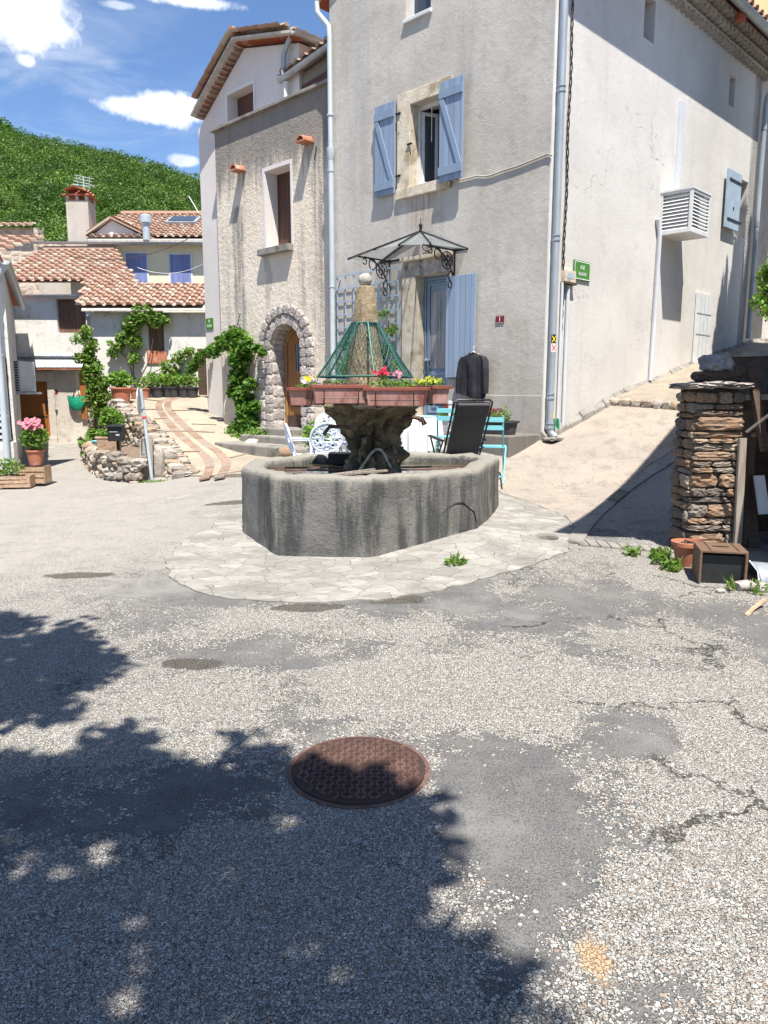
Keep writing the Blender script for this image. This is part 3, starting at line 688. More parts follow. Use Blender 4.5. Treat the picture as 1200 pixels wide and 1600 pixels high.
mb = MB(); vs = []
mb.lathe([(.286, -.02), (.286, .006), (.304, .006), (.304, -.02)], mt.location, 64); mb.f = mb.f[:-2]
mb.build('frame_ring', 'rust', mt)
h2 = hit(852, 840); t2 = thing('utility_cover', 'small round grey inspection cover set in the pale flagstones right of the fountain', 'manhole cover', (h2.x, h2.y, gz(h2.x, h2.y)+.012))
MB().lathe([(0, -.02), (.13, -.02), (.13, .008), (0, .008)], t2.location, 32).build('cover_plate', 'cement', t2)
mb = MB()
for i in range(-4, 5): L = math.sqrt(max(0, .115**2-(i*.026)**2)); mb.box((h2.x, h2.y+i*.026, t2.location.z+.01), (2*L, .01, .006))
mb.build('raised_bar', 'cement', t2)
# loose chippings of real size in the foreground
mb = MB(); pts = NR.random((1100, 2)); pts[:, 0] = pts[:, 0]*4.6-2.0; pts[:, 1] = 1.2+pts[:, 1]**1.4*4.2
for x, y in pts:
    if math.hypot(x-mc.x, y-mc.y) < .33 and rnd.random() < .8: continue
    s = .004+.007*rnd.random(); a = rnd.random()*6.28; z = gz(x, y); ca, sa = math.cos(a)*s, math.sin(a)*s; k = .5+.5*rnd.random()
    mb.add([(x-ca, y-sa, z), (x+sa*k, y-ca*k, z), (x+ca, y+sa, z), (x-sa*k, y+ca*k, z), (x+sa*.2, y+ca*.2, z+s*.75)], [(0, 1, 4), (1, 2, 4), (2, 3, 4), (3, 0, 4)])
t = newmat('chipping'); ri = t.add('ShaderNodeNewGeometry').outputs['Random Per Island']; t.put(t.b['Base Color'], t.mix(ri, (.14, .13, .12), (.36, .34, .30))); t.b['Roughness'].default_value = .9; M['chip'] = t.mat
tag(mb.build('gravel', 'chip', loc=(0, 3, 0), rec=False), 'loose pale stone chippings scattered over the worn asphalt', 'gravel', kind='stuff')
# ------------------------------------------------------------ hills
def ridge(px, tab): return np.interp(px, [a for a, b in tab], [b for a, b in tab])
def hill(name, tab, Y0, Y1, mat, amp, drop=40):
    pxs = np.linspace(-900, 2300, 200); us = np.linspace(0, 1.25, 60); V = []; 
    for u in us:
        Y = Y0+(Y1-Y0)*u
        for p in pxs:
            E_ = (610-ridge(p, tab)-drop)/1185; k = 1-(1-min(u, 1))**1.7 if u <= 1 else 1-(u-1)*1.2
            X = (p-600)/1185*Y; n = amp*(1-u**4)*(math.sin(X*.11+Y*.05)+math.sin(X*.23-Y*.09)*.5+math.sin(Y*.17+X*.05)*.5)*math.sin(min(u, 1)*math.pi)
            V.append((X, Y, 1.2+Y*E_*k+n-(3 if u == 0 else 0)))
    mb = MB(); n = len(pxs); mb.add(V, [(j*n+i, j*n+i+1, (j+1)*n+i+1, (j+1)*n+i) for j in range(len(us)-1) for i in range(n-1)])
    return struct(mb.build(name, mat, loc=(0, Y0, 0), smooth=True, rec=False)), np.array(V).reshape(len(us), n, 3)
T1 = [(-900, 110), (-300, 160), (0, 203), (60, 210), (130, 218), (190, 233), (240, 244), (310, 264), (450, 300), (700, 360), (2300, 430)]
T2 = [(-900, 40), (-300, 110), (0, 181), (35, 192), (70, 209), (120, 232), (300, 330), (700, 400), (2300, 440)]
M['hillsoil'] = simple('hillside_scrub', (.05, .09, .025), (.09, .13, .04), .05, .95, 1, .3, .2, c3=(.34, .25, .16), s3=.06, t3=(.64, .70))
_, HV = hill('hill', T1, 70, 250, 'hillsoil', 1.2)
_, HV2 = hill('far_hill', T2, 290, 420, 'hillsoil', 1.5)
def forest(HV, n, pxr, r, leaves, sz, seed):
    g = np.random.default_rng(seed); J, I, _ = HV.shape; pxs = np.linspace(-900, 2300, I); out = []
    u = g.random(n)**.8*.82*(J-2)*1.0; p = pxr[0]+(pxr[1]-pxr[0])*g.random(n); fi = np.interp(p, pxs, np.arange(I))
    j = u.astype(int); i = fi.astype(int); fu = (u-j)[:, None]; fv = (fi-i)[:, None]
    Q = (HV[j, i]*(1-fu)*(1-fv)+HV[j+1, i]*fu*(1-fv)+HV[j, i+1]*(1-fu)*fv+HV[j+1, i+1]*fu*fv)
    rad = r*(.55+g.random(n)**2*.9)
    d = g.normal(size=(n, leaves, 3)); d /= np.linalg.norm(d, axis=2)[..., None]; d[..., 2] = np.abs(d[..., 2])*1.15-.15
    q = Q[:, None, :]+d*rad[:, None, None]*(.75+.3*g.random((n, leaves, 1))); q[..., 2] += rad[:, None]*.55
    return q.reshape(-1, 3)
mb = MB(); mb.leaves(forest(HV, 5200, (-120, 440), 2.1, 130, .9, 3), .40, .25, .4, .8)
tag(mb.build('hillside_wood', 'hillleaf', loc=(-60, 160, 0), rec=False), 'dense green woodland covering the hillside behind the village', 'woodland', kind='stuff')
mb = MB(); mb.leaves(forest(HV2, 1500, (-200, 160), 4.0, 60, 1.6, 4), 1.2, .25, .4, .8)
tag(mb.build('distant_wood', 'treeleaf', loc=(-180, 350, 0), rec=False), 'dark wooded far ridge showing at the left skyline', 'woodland', kind='stuff')
# ------------------------------------------------------------ roofs
def roman_roof(mb, O, along, down, n_al, wid, L, nrm=None, seed=1, lap=.33, skip=None):
    """barrel tiles: O = top corner, along = unit along the ridge, down = unit vector down the slope"""
    along = Vector(along).normalized(); down = Vector(down).normalized(); nr = along.cross(down)
    if nr.z < 0: nr = -nr
    rr = wid*.30; rows = int(L/lap)
    for i in range(n_al):
        for j in range(rows):
            o = O+along*(wid*(i+.5))+down*(j*lap)
            if skip and skip(o+down*lap*.5): continue
            jit = along*(rnd.random()-.5)*.02; lift = .02+.012*rnd.random(); l2 = lap*1.12; vs = []; fs = []
            for (q, r, up) in ((0, rr*.86, lift*.4), (l2, rr*1.08, lift+.03)):
                for k in range(6):
                    a = math.pi*k/5; vs.append(o+jit+down*q+along*math.cos(a)*r+nr*(math.sin(a)*r*.85+up))
            for k in range(5): fs.append((k, k+1, k+7, k+6))
            fs.append((6, 7, 8, 9, 10, 11))
            mb.add(vs, fs)
        for j in range(rows):   # channel tile between
            o = O+along*(wid*i)+down*(j*lap)
            if skip and skip(o+down*lap*.5): continue
            vs = []; r = wid*.33
            for (q, up) in ((0, 0), (lap*1.1, .02)):
                for k in range(5):
                    a = math.pi*(k/4); vs.append(o+down*q+along*math.cos(a)*r-nr*(math.sin(a)*r*.5-.05-up))
            mb.add(vs, [(k, k+1, k+6, k+5) for k in range(4)])
def gutter(mb, a, b, r=.065, seg=7):
    a = Vector(a); b = Vector(b); d = (b-a).normalized(); x = d.cross(Vector((0, 0, 1))).normalized(); vs = []
    for q in (a, b):
        for k in range(seg): an = math.pi+math.pi*k/(seg-1); vs.append(q+x*math.cos(an)*r+Vector((0, 0, math.sin(an)*r)))
        for k in range(seg): an = 2*math.pi-math.pi*k/(seg-1); vs.append(q+x*math.cos(an)*r*.9+Vector((0, 0, math.sin(an)*r*.9)))
    n = 2*seg; mb.add(vs, [(k, (k+1) % n, (k+1) % n+n, k+n) for k in range(n)]+[tuple(range(n)), tuple(range(n, 2*n))])
def collar(mb, c, r, h=.05):
    mb.lathe([(r*.9, -h/2), (r*1.18, -h/2), (r*1.18, h/2), (r*.9, h/2)], c, 12)
def plank_shutter(fr, t0, t1, z0, z1, n, parent, label=None, diag=None, mat='blue', hingeright=True, name='shutter'):
    s = MB().fb(fr, t0, t1, n, n+.035, z0, z1).build(name, mat, parent, bev=.004)
    if label: s['label'] = label
    w_ = abs(t1-t0); H = z1-z0; m = MB()
    if diag is not None:
        m.fb(fr, t0, t1, n+.036, n+.062, z0+H*.06, z0+H*.145); m.fb(fr, t0, t1, n+.036, n+.062, z1-H*.17, z1-H*.085)
        a, b = (t0, t1) if diag > 0 else (t1, t0); sg = 1 if b > a else -1; e = .045*sg
        za = z0+H*.145; zb = z1-H*.17
        m.hexa([fr.p(a, n+.036, za), fr.p(a+2*e, n+.036, za), fr.p(b, n+.036, zb), fr.p(b-2*e, n+.036, zb), fr.p(a, n+.058, za), fr.p(a+2*e, n+.058, za), fr.p(b, n+.058, zb), fr.p(b-2*e, n+.058, zb)])
        m.build('brace', 'bluep' if mat == 'blue' else mat, s, bev=.003)
    return s
# ============================================================ MAIN HOUSE
zE = 8.25                                     # eave of the side wall
tL = FA.t(521, 610)                           # left end of the front
house = thing('village_house', 'tall grey rendered corner house with blue shutters and a glass door canopy behind the fountain', 'house', FA.p(tL/2, -3, .4))
wt0, wt1 = FA.t(642, 230), FA.t(693, 230); wz0, wz1 = FA.z(645, 292), FA.z(645, 163)
dt0, dt1 = FA.t(650, 600), FA.t(698, 600); dz0, dz1 = FA.z(660, 658), FA.z(650, 432)
ut0, ut1 = FA.t(634, 20), FA.t(673, 20); uz0 = FA.z(636, 31); uz1 = uz0+1.25
apex = (tL*.5, zE+1.15)
outl = [(.003, -.6), (tL, -.6), (tL, zE), apex, (.003, zE)]
wallA = MB().slab(FA, [outl, rect(wt0, wt1, wz0, wz1)[::-1], rect(dt0, dt1, dz0, dz1)[::-1], rect(ut0, ut1, uz0, uz1)[::-1]], 0, -.45).build('front_wall', 'wallA', house)
# side wall with openings
Ls = 7.72
def bz(s0_, s1_, ya, yb, px): return None
sl = [FB.t(1005, 60), FB.t(1022, 60), FB.z(1006, 58)]
s2 = [FB.t(1141, 120), FB.t(1150, 120), FB.z(1141, 165)]
sw = [FB.t(1149, 310), FB.t(1168, 310), FB.z(1152, 368), FB.z(1152, 276)]
sdr = [FB.t(1084, 500), FB.t(1107, 500), FB.z(1084, 568), FB.z(1084, 456)]
wallB = MB().slab(FB, [[(.004, -.6), (Ls, -.6), (Ls, zE), (.004, zE)], rect(sl[0], sl[1], sl[2], zE-.55)[::-1], rect(s2[0], s2[1], s2[2], zE-.75)[::-1], rect(sw[0], sw[1], sw[2], sw[3])[::-1]], 0, -.4).build('side_wall', 'wallB', house)
mb = MB(); mb.fb(FA, tL-.003, tL-.35, -.45, -Ls+.3, -.6, zE); mb.build('left_wall', 'gable', house)
mb = MB().slab(Frame(FB.p(Ls, 0, 0), -NB, UB), [[(0, -.6), (tL, -.6), (tL, zE), (tL/2, zE+1.15), (0, zE)]], -.003, -.35); mb.build('rear_wall', 'wallB', house)
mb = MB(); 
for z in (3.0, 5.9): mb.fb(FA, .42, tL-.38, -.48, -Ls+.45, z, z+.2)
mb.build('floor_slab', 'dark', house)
# white quoin strip at the corner on the side wall
MB().fb(FB, .002, FB.t(862, 400)+.02, -.01, .014, .7, zE).build('corner_strip', 'quoin', house)
MB().fb(FA, .0, FA.t(747, 640), .0, .022, .3, FA.z(800, 618)).build('plinth', 'plinth', house, bev=.006)
# roof
rf = MB()
for sd_ in (0, 1):
    base = FA.p(-.50 if sd_ == 0 else tL+.28, .05, zE-.02); rid = FA.p(tL/2, .05, apex[1]+.12)
    dn = (base-rid); L = dn.length; back = -NA; th = Vector((0, 0, .07))
    rf.hexa([base, rid, rid+back*(Ls+.2), base+back*(Ls+.2), base+th, rid+th, rid+th+back*(Ls+.2), base+th+back*(Ls+.2)])
roof = rf.build('roof', 'tilesd', house)
mb = MB()
rid = FA.p(tL/2, .05, apex[1]+.20); base = FA.p(-.55, .05, zE+.06); roman_roof(mb, rid, -NA, base-rid, int((Ls+.15)/.24), .24, (base-rid).length)
base = FA.p(tL+.28, .05, zE+.06); roman_roof(mb, rid, -NA, base-rid, int((Ls+.15)/.24), .24, (base-rid).length)
mb.build('roof_tiles', 'tiles', roof, rec=False)
# génoise: three stepped cornice courses with hollow tile ends under the side eave
mb = MB()
for r_, (o_, z_) in enumerate(((.13, zE-.42), (.24, zE-.28), (.35, zE-.14))):
    mb.fb(FB, -.05, Ls, .0, o_-.02, z_+.085, z_+.14-.003)
    k = 0.0
    while k < Ls:
        c = FB.p(k+.09, o_-.10, z_); vs = []
        for n_ in (-.10, .10):
            for q in range(6): a = math.pi*q/5; vs.append(FB.p(k+.09+math.cos(a)*.085, o_-.10+n_, z_+math.sin(a)*.083))
        mb.add(vs, [(q, q+1, q+7, q+6) for q in range(5)]); k += .19
M['genoise'] = simple('limewashed_tiles', (.50, .47, .42), (.36, .33, .29), 9, .9, 30, .4, .005)
mb.build('tile_cornice', 'genoise', roof, rec=False)
mb = MB(); gutter(mb, FB.p(-.05, .53, zE-.03), FB.p(Ls+.05, .53, zE-.05), .085); 
gut = mb.build('gutter', 'zinc', house, smooth=True)
mb = MB(); 
for k in range(6): vs = [FB.p(4.3+.01*0, .37+.14, zE-.10)]
c = FB.p(FB.t(1120, 35), .42, zE-.16); mb.lathe([(.02, -.05), (.09, -.04), (.10, .06), (.05, .08)], c, 10); mb.build('bird_nest_tile', 'tilesd', house)
# downspout at the corner
def dspout(fr, t, n, z0, z1, r, parent, mat, joints, name='downspout', shoe=True):
    m = MB(); pts = [fr.p(t, n, z1), fr.p(t, n, z0+.12)]
    if shoe: pts += [fr.p(t+.01, n+.02, z0+.05), fr.p(t+.03, n+.09, z0+.0)]
    m.tube(pts, r, 14); o = m.build(name, mat, parent, smooth=True)
    for z in joints: m = MB(); collar(m, fr.p(t, n, z), r, .035); collar(m, fr.p(t, n, z+.06), r, .02); m.fb(fr, t-.012, t+.012, n-.09, n-r, z-.01, z+.03); m.build('pipe_bracket', mat, o)
    return o
tp = FB.t(867, 400, .08)
dp = dspout(FB, tp, .09, .93, zE-.1, .052, house, 'zinc', [FB.z(858, y, .09) for y in (668, 622, 372, 132)])
m = MB(); q = FB.p(tp+.02, .15, .90); m.rock(q, (.34, .22, .06), ax=(UB, NB, Vector((0, 0, 1))), jag=.1); tag(m.build('drip_stone', 'cement'), 'flat grey stone slab under the outlet of the corner downspout', 'stone')
for k, (px, y0, y1, r) in enumerate(((875, 665, 440, .02), (884, 672, 446, .028))):
    tt = FB.t(px, 560, .04); MB().tube([FB.p(tt, .035, FB.z(px, y0, .04)), FB.p(tt, .035, FB.z(px, y1, .04))], r, 10).build('white_conduit', 'pvc', house, smooth=True)
m = MB(); 
for ph in (0, math.pi):
    pts = []; 
    for k in range(160):
        z = 2.45+(7.6-2.45)*k/159; tt = FB.t(882, 300)+.012*math.cos(k*.55+ph)+.012*math.sin(k*.13); pts.append(FB.p(tt, .03+.012*math.sin(k*.55+ph), z))
    m.tube(pts, .009, 5)
m.build('twisted_cable', 'cable', house)
# stickers on the pipe (cross waymarks)
def sticker(py, base, xs_, nm):
    z = FB.z(861, py, .14); fr = Frame(FB.p(tp, .09, 0), UA*.35-NB*0, (NA*.55+NB*.83).normalized()); n = fr.n
    fr = Frame(FB.p(tp, .09, 0)+n*.0, Vector((0, 0, 1)).cross(n), n)
    m = MB(); vs = []; K = 6; r = .0535
    for zz in (-.062, .062):
        for k in range(K): a = -.75+1.5*k/(K-1); d = n*math.cos(a)+fr.u*math.sin(a); q = fr.o+d*r; vs.append((q.x, q.y, z+zz))
    m.add(vs, [(k, k+1, k+1+K, k+K) for k in range(K-1)]); o = m.build('waymark_sticker', base, house)
    m = MB()
    for sg in (-1, 1):
        V = []; 
        for k in range(9):
            u = -1+2*k/8; a = u*.52*sg
            for w_ in (-.011, .011): d = n*math.cos(a)+fr.u*math.sin(a); q = fr.o+d*(r+.0012+.0004*sg); V.append((q.x, q.y, z+u*.042+w_))
        m.add(V, [(2*k, 2*k+1, 2*k+3, 2*k+2) for k in range(8)])
    m.build('cross_mark', xs_, o)
sticker(529, 'black', 'yellow', 0); sticker(543, 'whitew', 'red', 0)
for k, px in enumerate((866.5, 873)):
    tt = FB.t(px, 660, .07); MB().tube([FB.p(tt+.01, .06, FB.z(px, 672, .07)), FB.p(tt, .05, FB.z(px, 654, .07))], .021, 10).build('green_cable_sleeve', 'grn2', house, smooth=True)
MB().tube([FB.p(FB.t(866, 648, .07), .05, FB.z(866, 654, .07)), FB.p(FB.t(866, 648, .07), .05, FB.z(866, 645, .07))], .019, 10).build('yellow_cable_cap', 'yellow', house, smooth=True)
# street sign + junction box
a0, z1_ = FB.at(897.5, 405, .02); a1, z0_ = FB.at(921.5, 443, .02); zt = FB.z(897.5, 405, .02); zb = FB.z(897.5, 436, .02)
sg = thing('street_sign', 'green enamel street name sign with white lettering on the pale side wall', 'street sign', FB.p((a0+a1)/2, .02, zb))
o_ = MB().fb(FB, a0, a1, .005, .025, zb, zt).build('plate', 'greenplate', sg, bev=.003)
m = MB(); w_ = .012; e = .012
for (p0, p1, q0, q1) in ((a0+e, a1-e, zt-e-w_, zt-e), (a0+e, a1-e, zb+e, zb+e+w_), (a0+e, a0+e+w_, zb+e+w_, zt-e-w_), (a1-e-w_, a1-e, zb+e+w_, zt-e-w_)): m.fb(FB, p0, p1, .0255, .0275, q0, q1)
m.build('border', 'whitew', o_)
tc_ = (a0+a1)/2; H = zt-zb
text_mesh('RUE', H*.27, FB, tc_, .027, zb+H*.66, 'lettering', 'whitew', o_, .95); text_mesh('de la CALADE', H*.235, FB, tc_, .027, zb+H*.33, 'lettering', 'whitew', o_, .62*(a1-a0)/.5 if False else .58)
a0, a1 = FB.t(881, 430, .05), FB.t(899, 430, .05); zz0, zz1 = FB.z(882, 440, .05), FB.z(882, 421, .05)
jb = thing('junction_box', 'small weathered cream electrical box with smudged markings left of the green street sign', 'electrical box', FB.p((a0+a1)/2, .03, zz0))
MB().fb(FB, a0, a1-.02, .003, .075, zz0, zz1).build('box_body', 'limestone', jb, bev=.006)
m = MB(); m.fb(FB, a0+.05, a1-.06, .0755, .078, zz0+.05, zz1-.04); m.build('faded_plate', 'zincl', jb)
MB().fb(FB, a0-.01, a1, .002, .085, zz0-.03, zz0-.002).build('bottom_lip', 'dwood', jb)
# upper openings of the front
def jamb(name, fr, parts, mat='limestone', parent=house):
    m = MB(); [m.fb(fr, *p) for p in parts]; return m.build(name, mat, parent, bev=.008)
sj0 = FA.t(622, 220); stp = FA.z(640, 143)
jamb('window_surround', FA, [(wt0+.0, sj0, .0, .03, wz0-.12, stp), (wt1-.18, wt1, .0, .03, wz0-.12, stp), (wt1, wt0, .0, .03, wz1, stp-.004), (wt0+.002, wt0-.015, -.25, -.002, wz0, wz1), (wt1-.18, sj0, .0, .06, wz0-.16, wz0-.002)])
def casement(fr, t0, t1, z0, z1, n, parent, mat='white', w=.055, name='window', open_=None, glass='glass', mid=False):
    t0, t1 = min(t0, t1), max(t0, t1); m = MB()
    m.fb(fr, t0, t0+w, n-.05, n, z0, z1); m.fb(fr, t1-w, t1, n-.05, n, z0, z1); m.fb(fr, t0+w, t1-w, n-.05, n, z0, z0+w); m.fb(fr, t0+w, t1-w, n-.05, n, z1-w, z1)
    if mid: m.fb(fr, (t0+t1)/2-w/2, (t0+t1)/2+w/2, n-.049, n+.004, z0+w, z1-w)
    o = m.build(name, mat, parent, bev=.004)
    if glass: MB().fb(fr, t0+w-.005, t1-w+.005, n-.033, n-.02, z0+w-.005, z1-w+.005).build('pane', glass, o)
    return o
cw = casement(FA, wt0, wt1, wz0, wz1, -.16, house, name='open_window', glass=None)
# casements swung inwards
for sgn, tt in ((1, wt0-.06), (-1, wt1+.06)):
    ang = R(62) if sgn > 0 else R(75); du = (-UA*sgn*math.cos(ang)-NA*math.sin(ang)); half = abs(wt0-wt1)/2-.06; fr2 = Frame(FA.p(tt, -.20, 0), du, du.cross(Vector((0, 0, 1))))
    casement(fr2, 0, half, wz0+.07, wz1-.07, 0, cw, name='casement', w=.05)
MB().tube([FA.p((wt0+wt1)/2+.06, -.18, wz1-.06), FA.p((wt0+wt1)/2+.06, -.18, (wz0+wz1)/2+.05)], .006, 5).build('blind_cord', 'whitew', cw)
casement(FA, ut0, ut1, uz0, uz1, -.12, house, name='upper_window'); jamb('upper_sill', FA, [(ut1-.03, ut0+.03, 0, .05, uz0-.06, uz0-.002)], 'white')
# shutters
l0, l1 = FA.t(588, 230, .05), FA.t(618, 230, .05); zs0, zs1 = FA.z(590, 309, .05), FA.z(590, 168, .05)
plank_shutter(FA, min(l0, l1), max(l0, l1), zs0, zs1, .05, house, 'left window shutter folded against the wall', 1)
r0, r1 = FA.t(690, 200, .08), FA.t(726, 200, .08); zs0, zs1 = FA.z(723, 278, .08), FA.z(726, 118, .08)
plank_shutter(FA, min(r0, r1), max(r0, r1), zs0, zs1, .10, house, 'right window shutter standing slightly off the wall', 1)
for (px, py) in ((622, 178), (622, 275), (640, 225)): m = MB(); tt, z = FA.at(px, py, .04); m.fb(FA, tt-.05, tt+.05, .03, .055, z-.012, z+.012); m.build('hinge', 'iron', house)
# door
m = MB(); n = -.20
def fb2(a, b, z0, z1, d0=-.04, d1=0): m.fb(FA, min(a, b), max(a, b), n+d0, n+d1, z0, z1)
fb2(dt0, dt1, dz0, dz1, -.05, 0); door = m.build('front_door', 'bluep', house)
W_ = dt0-dt1; gzb = FA.z(690, 580, -.2)+.05; gzt = dz1-.24
m = MB()
for k, (e, d0) in enumerate(((.03, .03), (.075, .02), (.115, .035))):
    fb2(dt1+e, dt0-e, dz0+.02+e, dz0+.02+e+.03, .0, d0); fb2(dt1+e, dt0-e, dz1-e-.03, dz1-e, .0, d0)
    fb2(dt1+e, dt1+e+.025, dz0+e+.05, dz1-e-.03, .0, d0); fb2(dt0-e-.025, dt0-e, dz0+e+.05, dz1-e-.03, .0, d0)
fb2(dt1+.10, dt0-.10, gzb-.12, gzb-.05, 0, .03); fb2(dt1+.20, dt0-.20, dz0+.22, dz0+.26, 0, .02); fb2(dt1+.20, dt0-.20, gzb-.35, gzb-.31, 0, .02)
fb2(dt1+.20, dt1+.235, dz0+.26, gzb-.35, 0, .02); fb2(dt0-.235, dt0-.20, dz0+.26, gzb-.35, 0, .02)
m.build('door_moulding', 'bluep', door, bev=.004)
m = MB(); fb2(dt1+.15, dt0-.15, gzb, gzt, 0.001, .012); m.build('door_pane', 'curtain', door)
m = MB(); m.fb(FA, dt0-.10, dt0-.07, n+.0, n+.06, dz0+1.0, dz0+1.04); m.fb(FA, dt0-.19, dt0-.07, n+.05, n+.07, dz0+1.0, dz0+1.03); m.build('door_handle', 'zincl', door)
ltop = FA.z(650, 403); 
jamb('door_surround', FA, [(dt0+.001, FA.t(630, 600), .0, .04, dz0-.02, dz1), (dt0+.02, dt0-.001, -.2, 0, dz0, dz1)])
jamb('door_lintel', FA, [(dt1-.06, FA.t(634, 415), .0, .035, dz1+.001, ltop-.05)], 'stonegrey'); jamb('door_cornice', FA, [(dt1-.10, FA.t(634, 415)+.04, .0, .11, ltop-.049, ltop+.01)], 'limestone')
s0_, s1_ = FA.t(698, 510, .05), FA.t(743, 510, .05); plank_shutter(FA, s1_, s0_, FA.z(698, 590, .05), FA.z(698, 433, .05), .04, house, 'door shutter opened flat against the wall right of the door', None)
# grey panel standing in for the shade below the door shutter
m = MB(); m.fb(FA, FA.t(741, 620), FA.t(699, 620), .002, .03, FA.z(700, 655), FA.z(700, 592)); m.build('shutter_shade_panel', 'plinth', house)
# glass canopy over the door
cn = thing('door_canopy', 'black wrought iron and glass canopy with scroll brackets over the blue front door', 'canopy', FA.p((dt0+dt1)/2, 0, ltop))
tcn = FA.t(640, 400); zc0 = FA.z(690, 395, .0)+.02; ztop = FA.z(640, 362, .0)-.02
h0 = FA.t(611, 420, .0)+.02; h1 = FA.t(710, 400, 0)-.02; tcn = (h0+h1)/2; n1_ = .75
bl, br = FA.p(h0+.28, .0, zc0-.02), FA.p(h1-.22, .0, zc0-.02); fl, frr = FA.p(h0+.20, n1_, zc0-.04), FA.p(h1-.14, n1_, zc0-.04)
ap = FA.p(tcn, .03, zc0+.36); ml, mr = FA.p(tcn+.26, n1_+.05, zc0+.02), FA.p(tcn-.26, n1_+.05, zc0+.02)
m = MB(); th = Vector((0, 0, -.008))
for tri in ((bl, fl, ap), (fl, ml, ap), (ml, mr, ap), (mr, frr, ap), (frr, br, ap)):
    a, b, c = tri; m.add([a, b, c, a+th, b+th, c+th], [(0, 1, 2), (3, 5, 4), (0, 1, 4, 3), (1, 2, 5, 4), (2, 0, 3, 5)])
m.build('glass_roof', 'clear', cn)
m = MB()
for q in (bl, fl, ml, mr, frr, br): m.beam(q+(q-ap)*.03, ap, .022, .03)
for a, b in ((bl, br),): m.beam(a, b, .02, .03)
m.build('canopy_ribs', 'iron', cn)
m = MB().lathe([(.02, 0), (.012, .05), (.03, .08), (.03, .10), (.008, .13), (.002, .22)], ap, 8); m.build('finial', 'iron', cn, smooth=True)
for tt in (h0, h1):
    m = MB(); m.tube([FA.p(tt, .02, zc0+.0), FA.p(tt, .02, zc0-.62)], .016, 6); m.tube([FA.p(tt, .02, zc0-.02), FA.p(tt, n1_, zc0-.03)], .014, 6)
    def arc(cn_, cz, r, a0, a1, rr=.010, k=16): m.tube([FA.p(tt, cn_+math.cos(a0+(a1-a0)*i/k)*r, cz+math.sin(a0+(a1-a0)*i/k)*r) for i in range(k+1)], rr, 5)
    arc(.62, zc0-.62, .60, R(92), R(178), .013); arc(.20, zc0-.19, .13, 0, R(360)); arc(.20, zc0-.19, .07, R(90), R(400)); arc(.42, zc0-.12, .08, R(-60), R(280)); arc(.10, zc0-.42, .07, R(-90), R(230)); arc(.12, zc0-.55, .045, 0, R(360)); arc(.60, zc0-.09, .045, R(30), R(330))
    for k in range(8): a = k*math.pi/4; m.tube([FA.p(tt, .20+math.cos(a)*.02, zc0-.19+math.sin(a)*.02), FA.p(tt, .20+math.cos(a)*.12, zc0-.19+math.sin(a)*.12)], .008, 4)
    m.build('scroll_bracket', 'iron', cn)
m = MB(); c = FA.p((dt0+dt1)/2+.05, .04, ltop+.12)
pts = [FA.p((dt0+dt1)/2+.05+math.cos(a)*.12, .05, ltop+.16+math.sin(a)*.09) for a in [k*math.pi/10 for k in range(20)]]; m.tube(pts, .008, 5, closed=True)
for k in range(5): a = k*1.25; m.tube([FA.p((dt0+dt1)/2+.05, .05, ltop+.16), FA.p((dt0+dt1)/2+.05+math.cos(a)*.08, .05, ltop+.16+math.sin(a)*.06), FA.p((dt0+dt1)/2+.05+math.cos(a+.5)*.05, .05, ltop+.16+math.sin(a+.5)*.04)], .006, 4)
m.build('iron_rosette', 'iron', cn)
# house number plate, "1"
tt, z = FA.at(781, 499, .01); hn = thing('house_number_plate', 'small dark red house number 1 on the grey wall right of the door shutter', 'number plate', FA.p(tt, .01, z-.06))
o_ = MB().fb(FA, tt-.075, tt+.075, .004, .014, z-.058, z+.058).build('plate', 'redplate', hn, bev=.003); text_mesh('1', .10, FA, tt, .0155, z, 'numeral', 'whitew', o_)
for a in ((tt-.07, tt+.07, .0145, .0155, z+.047, z+.051), (tt-.07, tt+.07, .0145, .0155, z-.051, z-.047)): m = MB(); m.fb(FA, *a); m.build('border_line', 'whitew', o_)
# cable across the front
pts = [FA.p(FA.t(px, py, .02), .02, FA.z(px, py, .02)) for px, py in ((690, 284), (706, 281), (720, 281), (745, 275), (762, 275), (785, 267), (810, 259), (835, 249), (856, 241), (862, 243))]
m = MB(); m.tube(spline(pts, 4), .013, 6); m.build('rendered_cable', 'plinth', house)
# trellis
tr = thing('wall_trellis', 'blue painted diagonal lattice trellis fixed to the grey wall left of the door', 'trellis', FA.p(FA.t(575, 600), .06, FA.z(575, 640)))
m = MB(); ta, tb = FA.t(528, 520, .06), FA.t(622, 520, .06); zA = FA.z(528, 432, .06); zB = FA.z(622, 612, .06); n = .06
N = 7; 
for k in range(N+1): tt = tb+(ta-tb)*k/N; m.fb(FA, tt-.011, tt+.011, n, n+.012, zB, zA)
nr_ = int((zA-zB)/.22)
for k in range(nr_+1): z = zB+(zA-zB)*k/nr_; m.fb(FA, tb, ta, n+.0125, n+.0245, z-.011, z+.011)
m.build('lattice', 'bluepale', tr)
[MB().fb(FA, a-.012, a+.012, .0, n-.001, z-.012, z+.012).build('wall_spacer', 'bluepale', tr) for a in (ta-.02, tb+.02) for z in (zA-.05, zB+.3)]
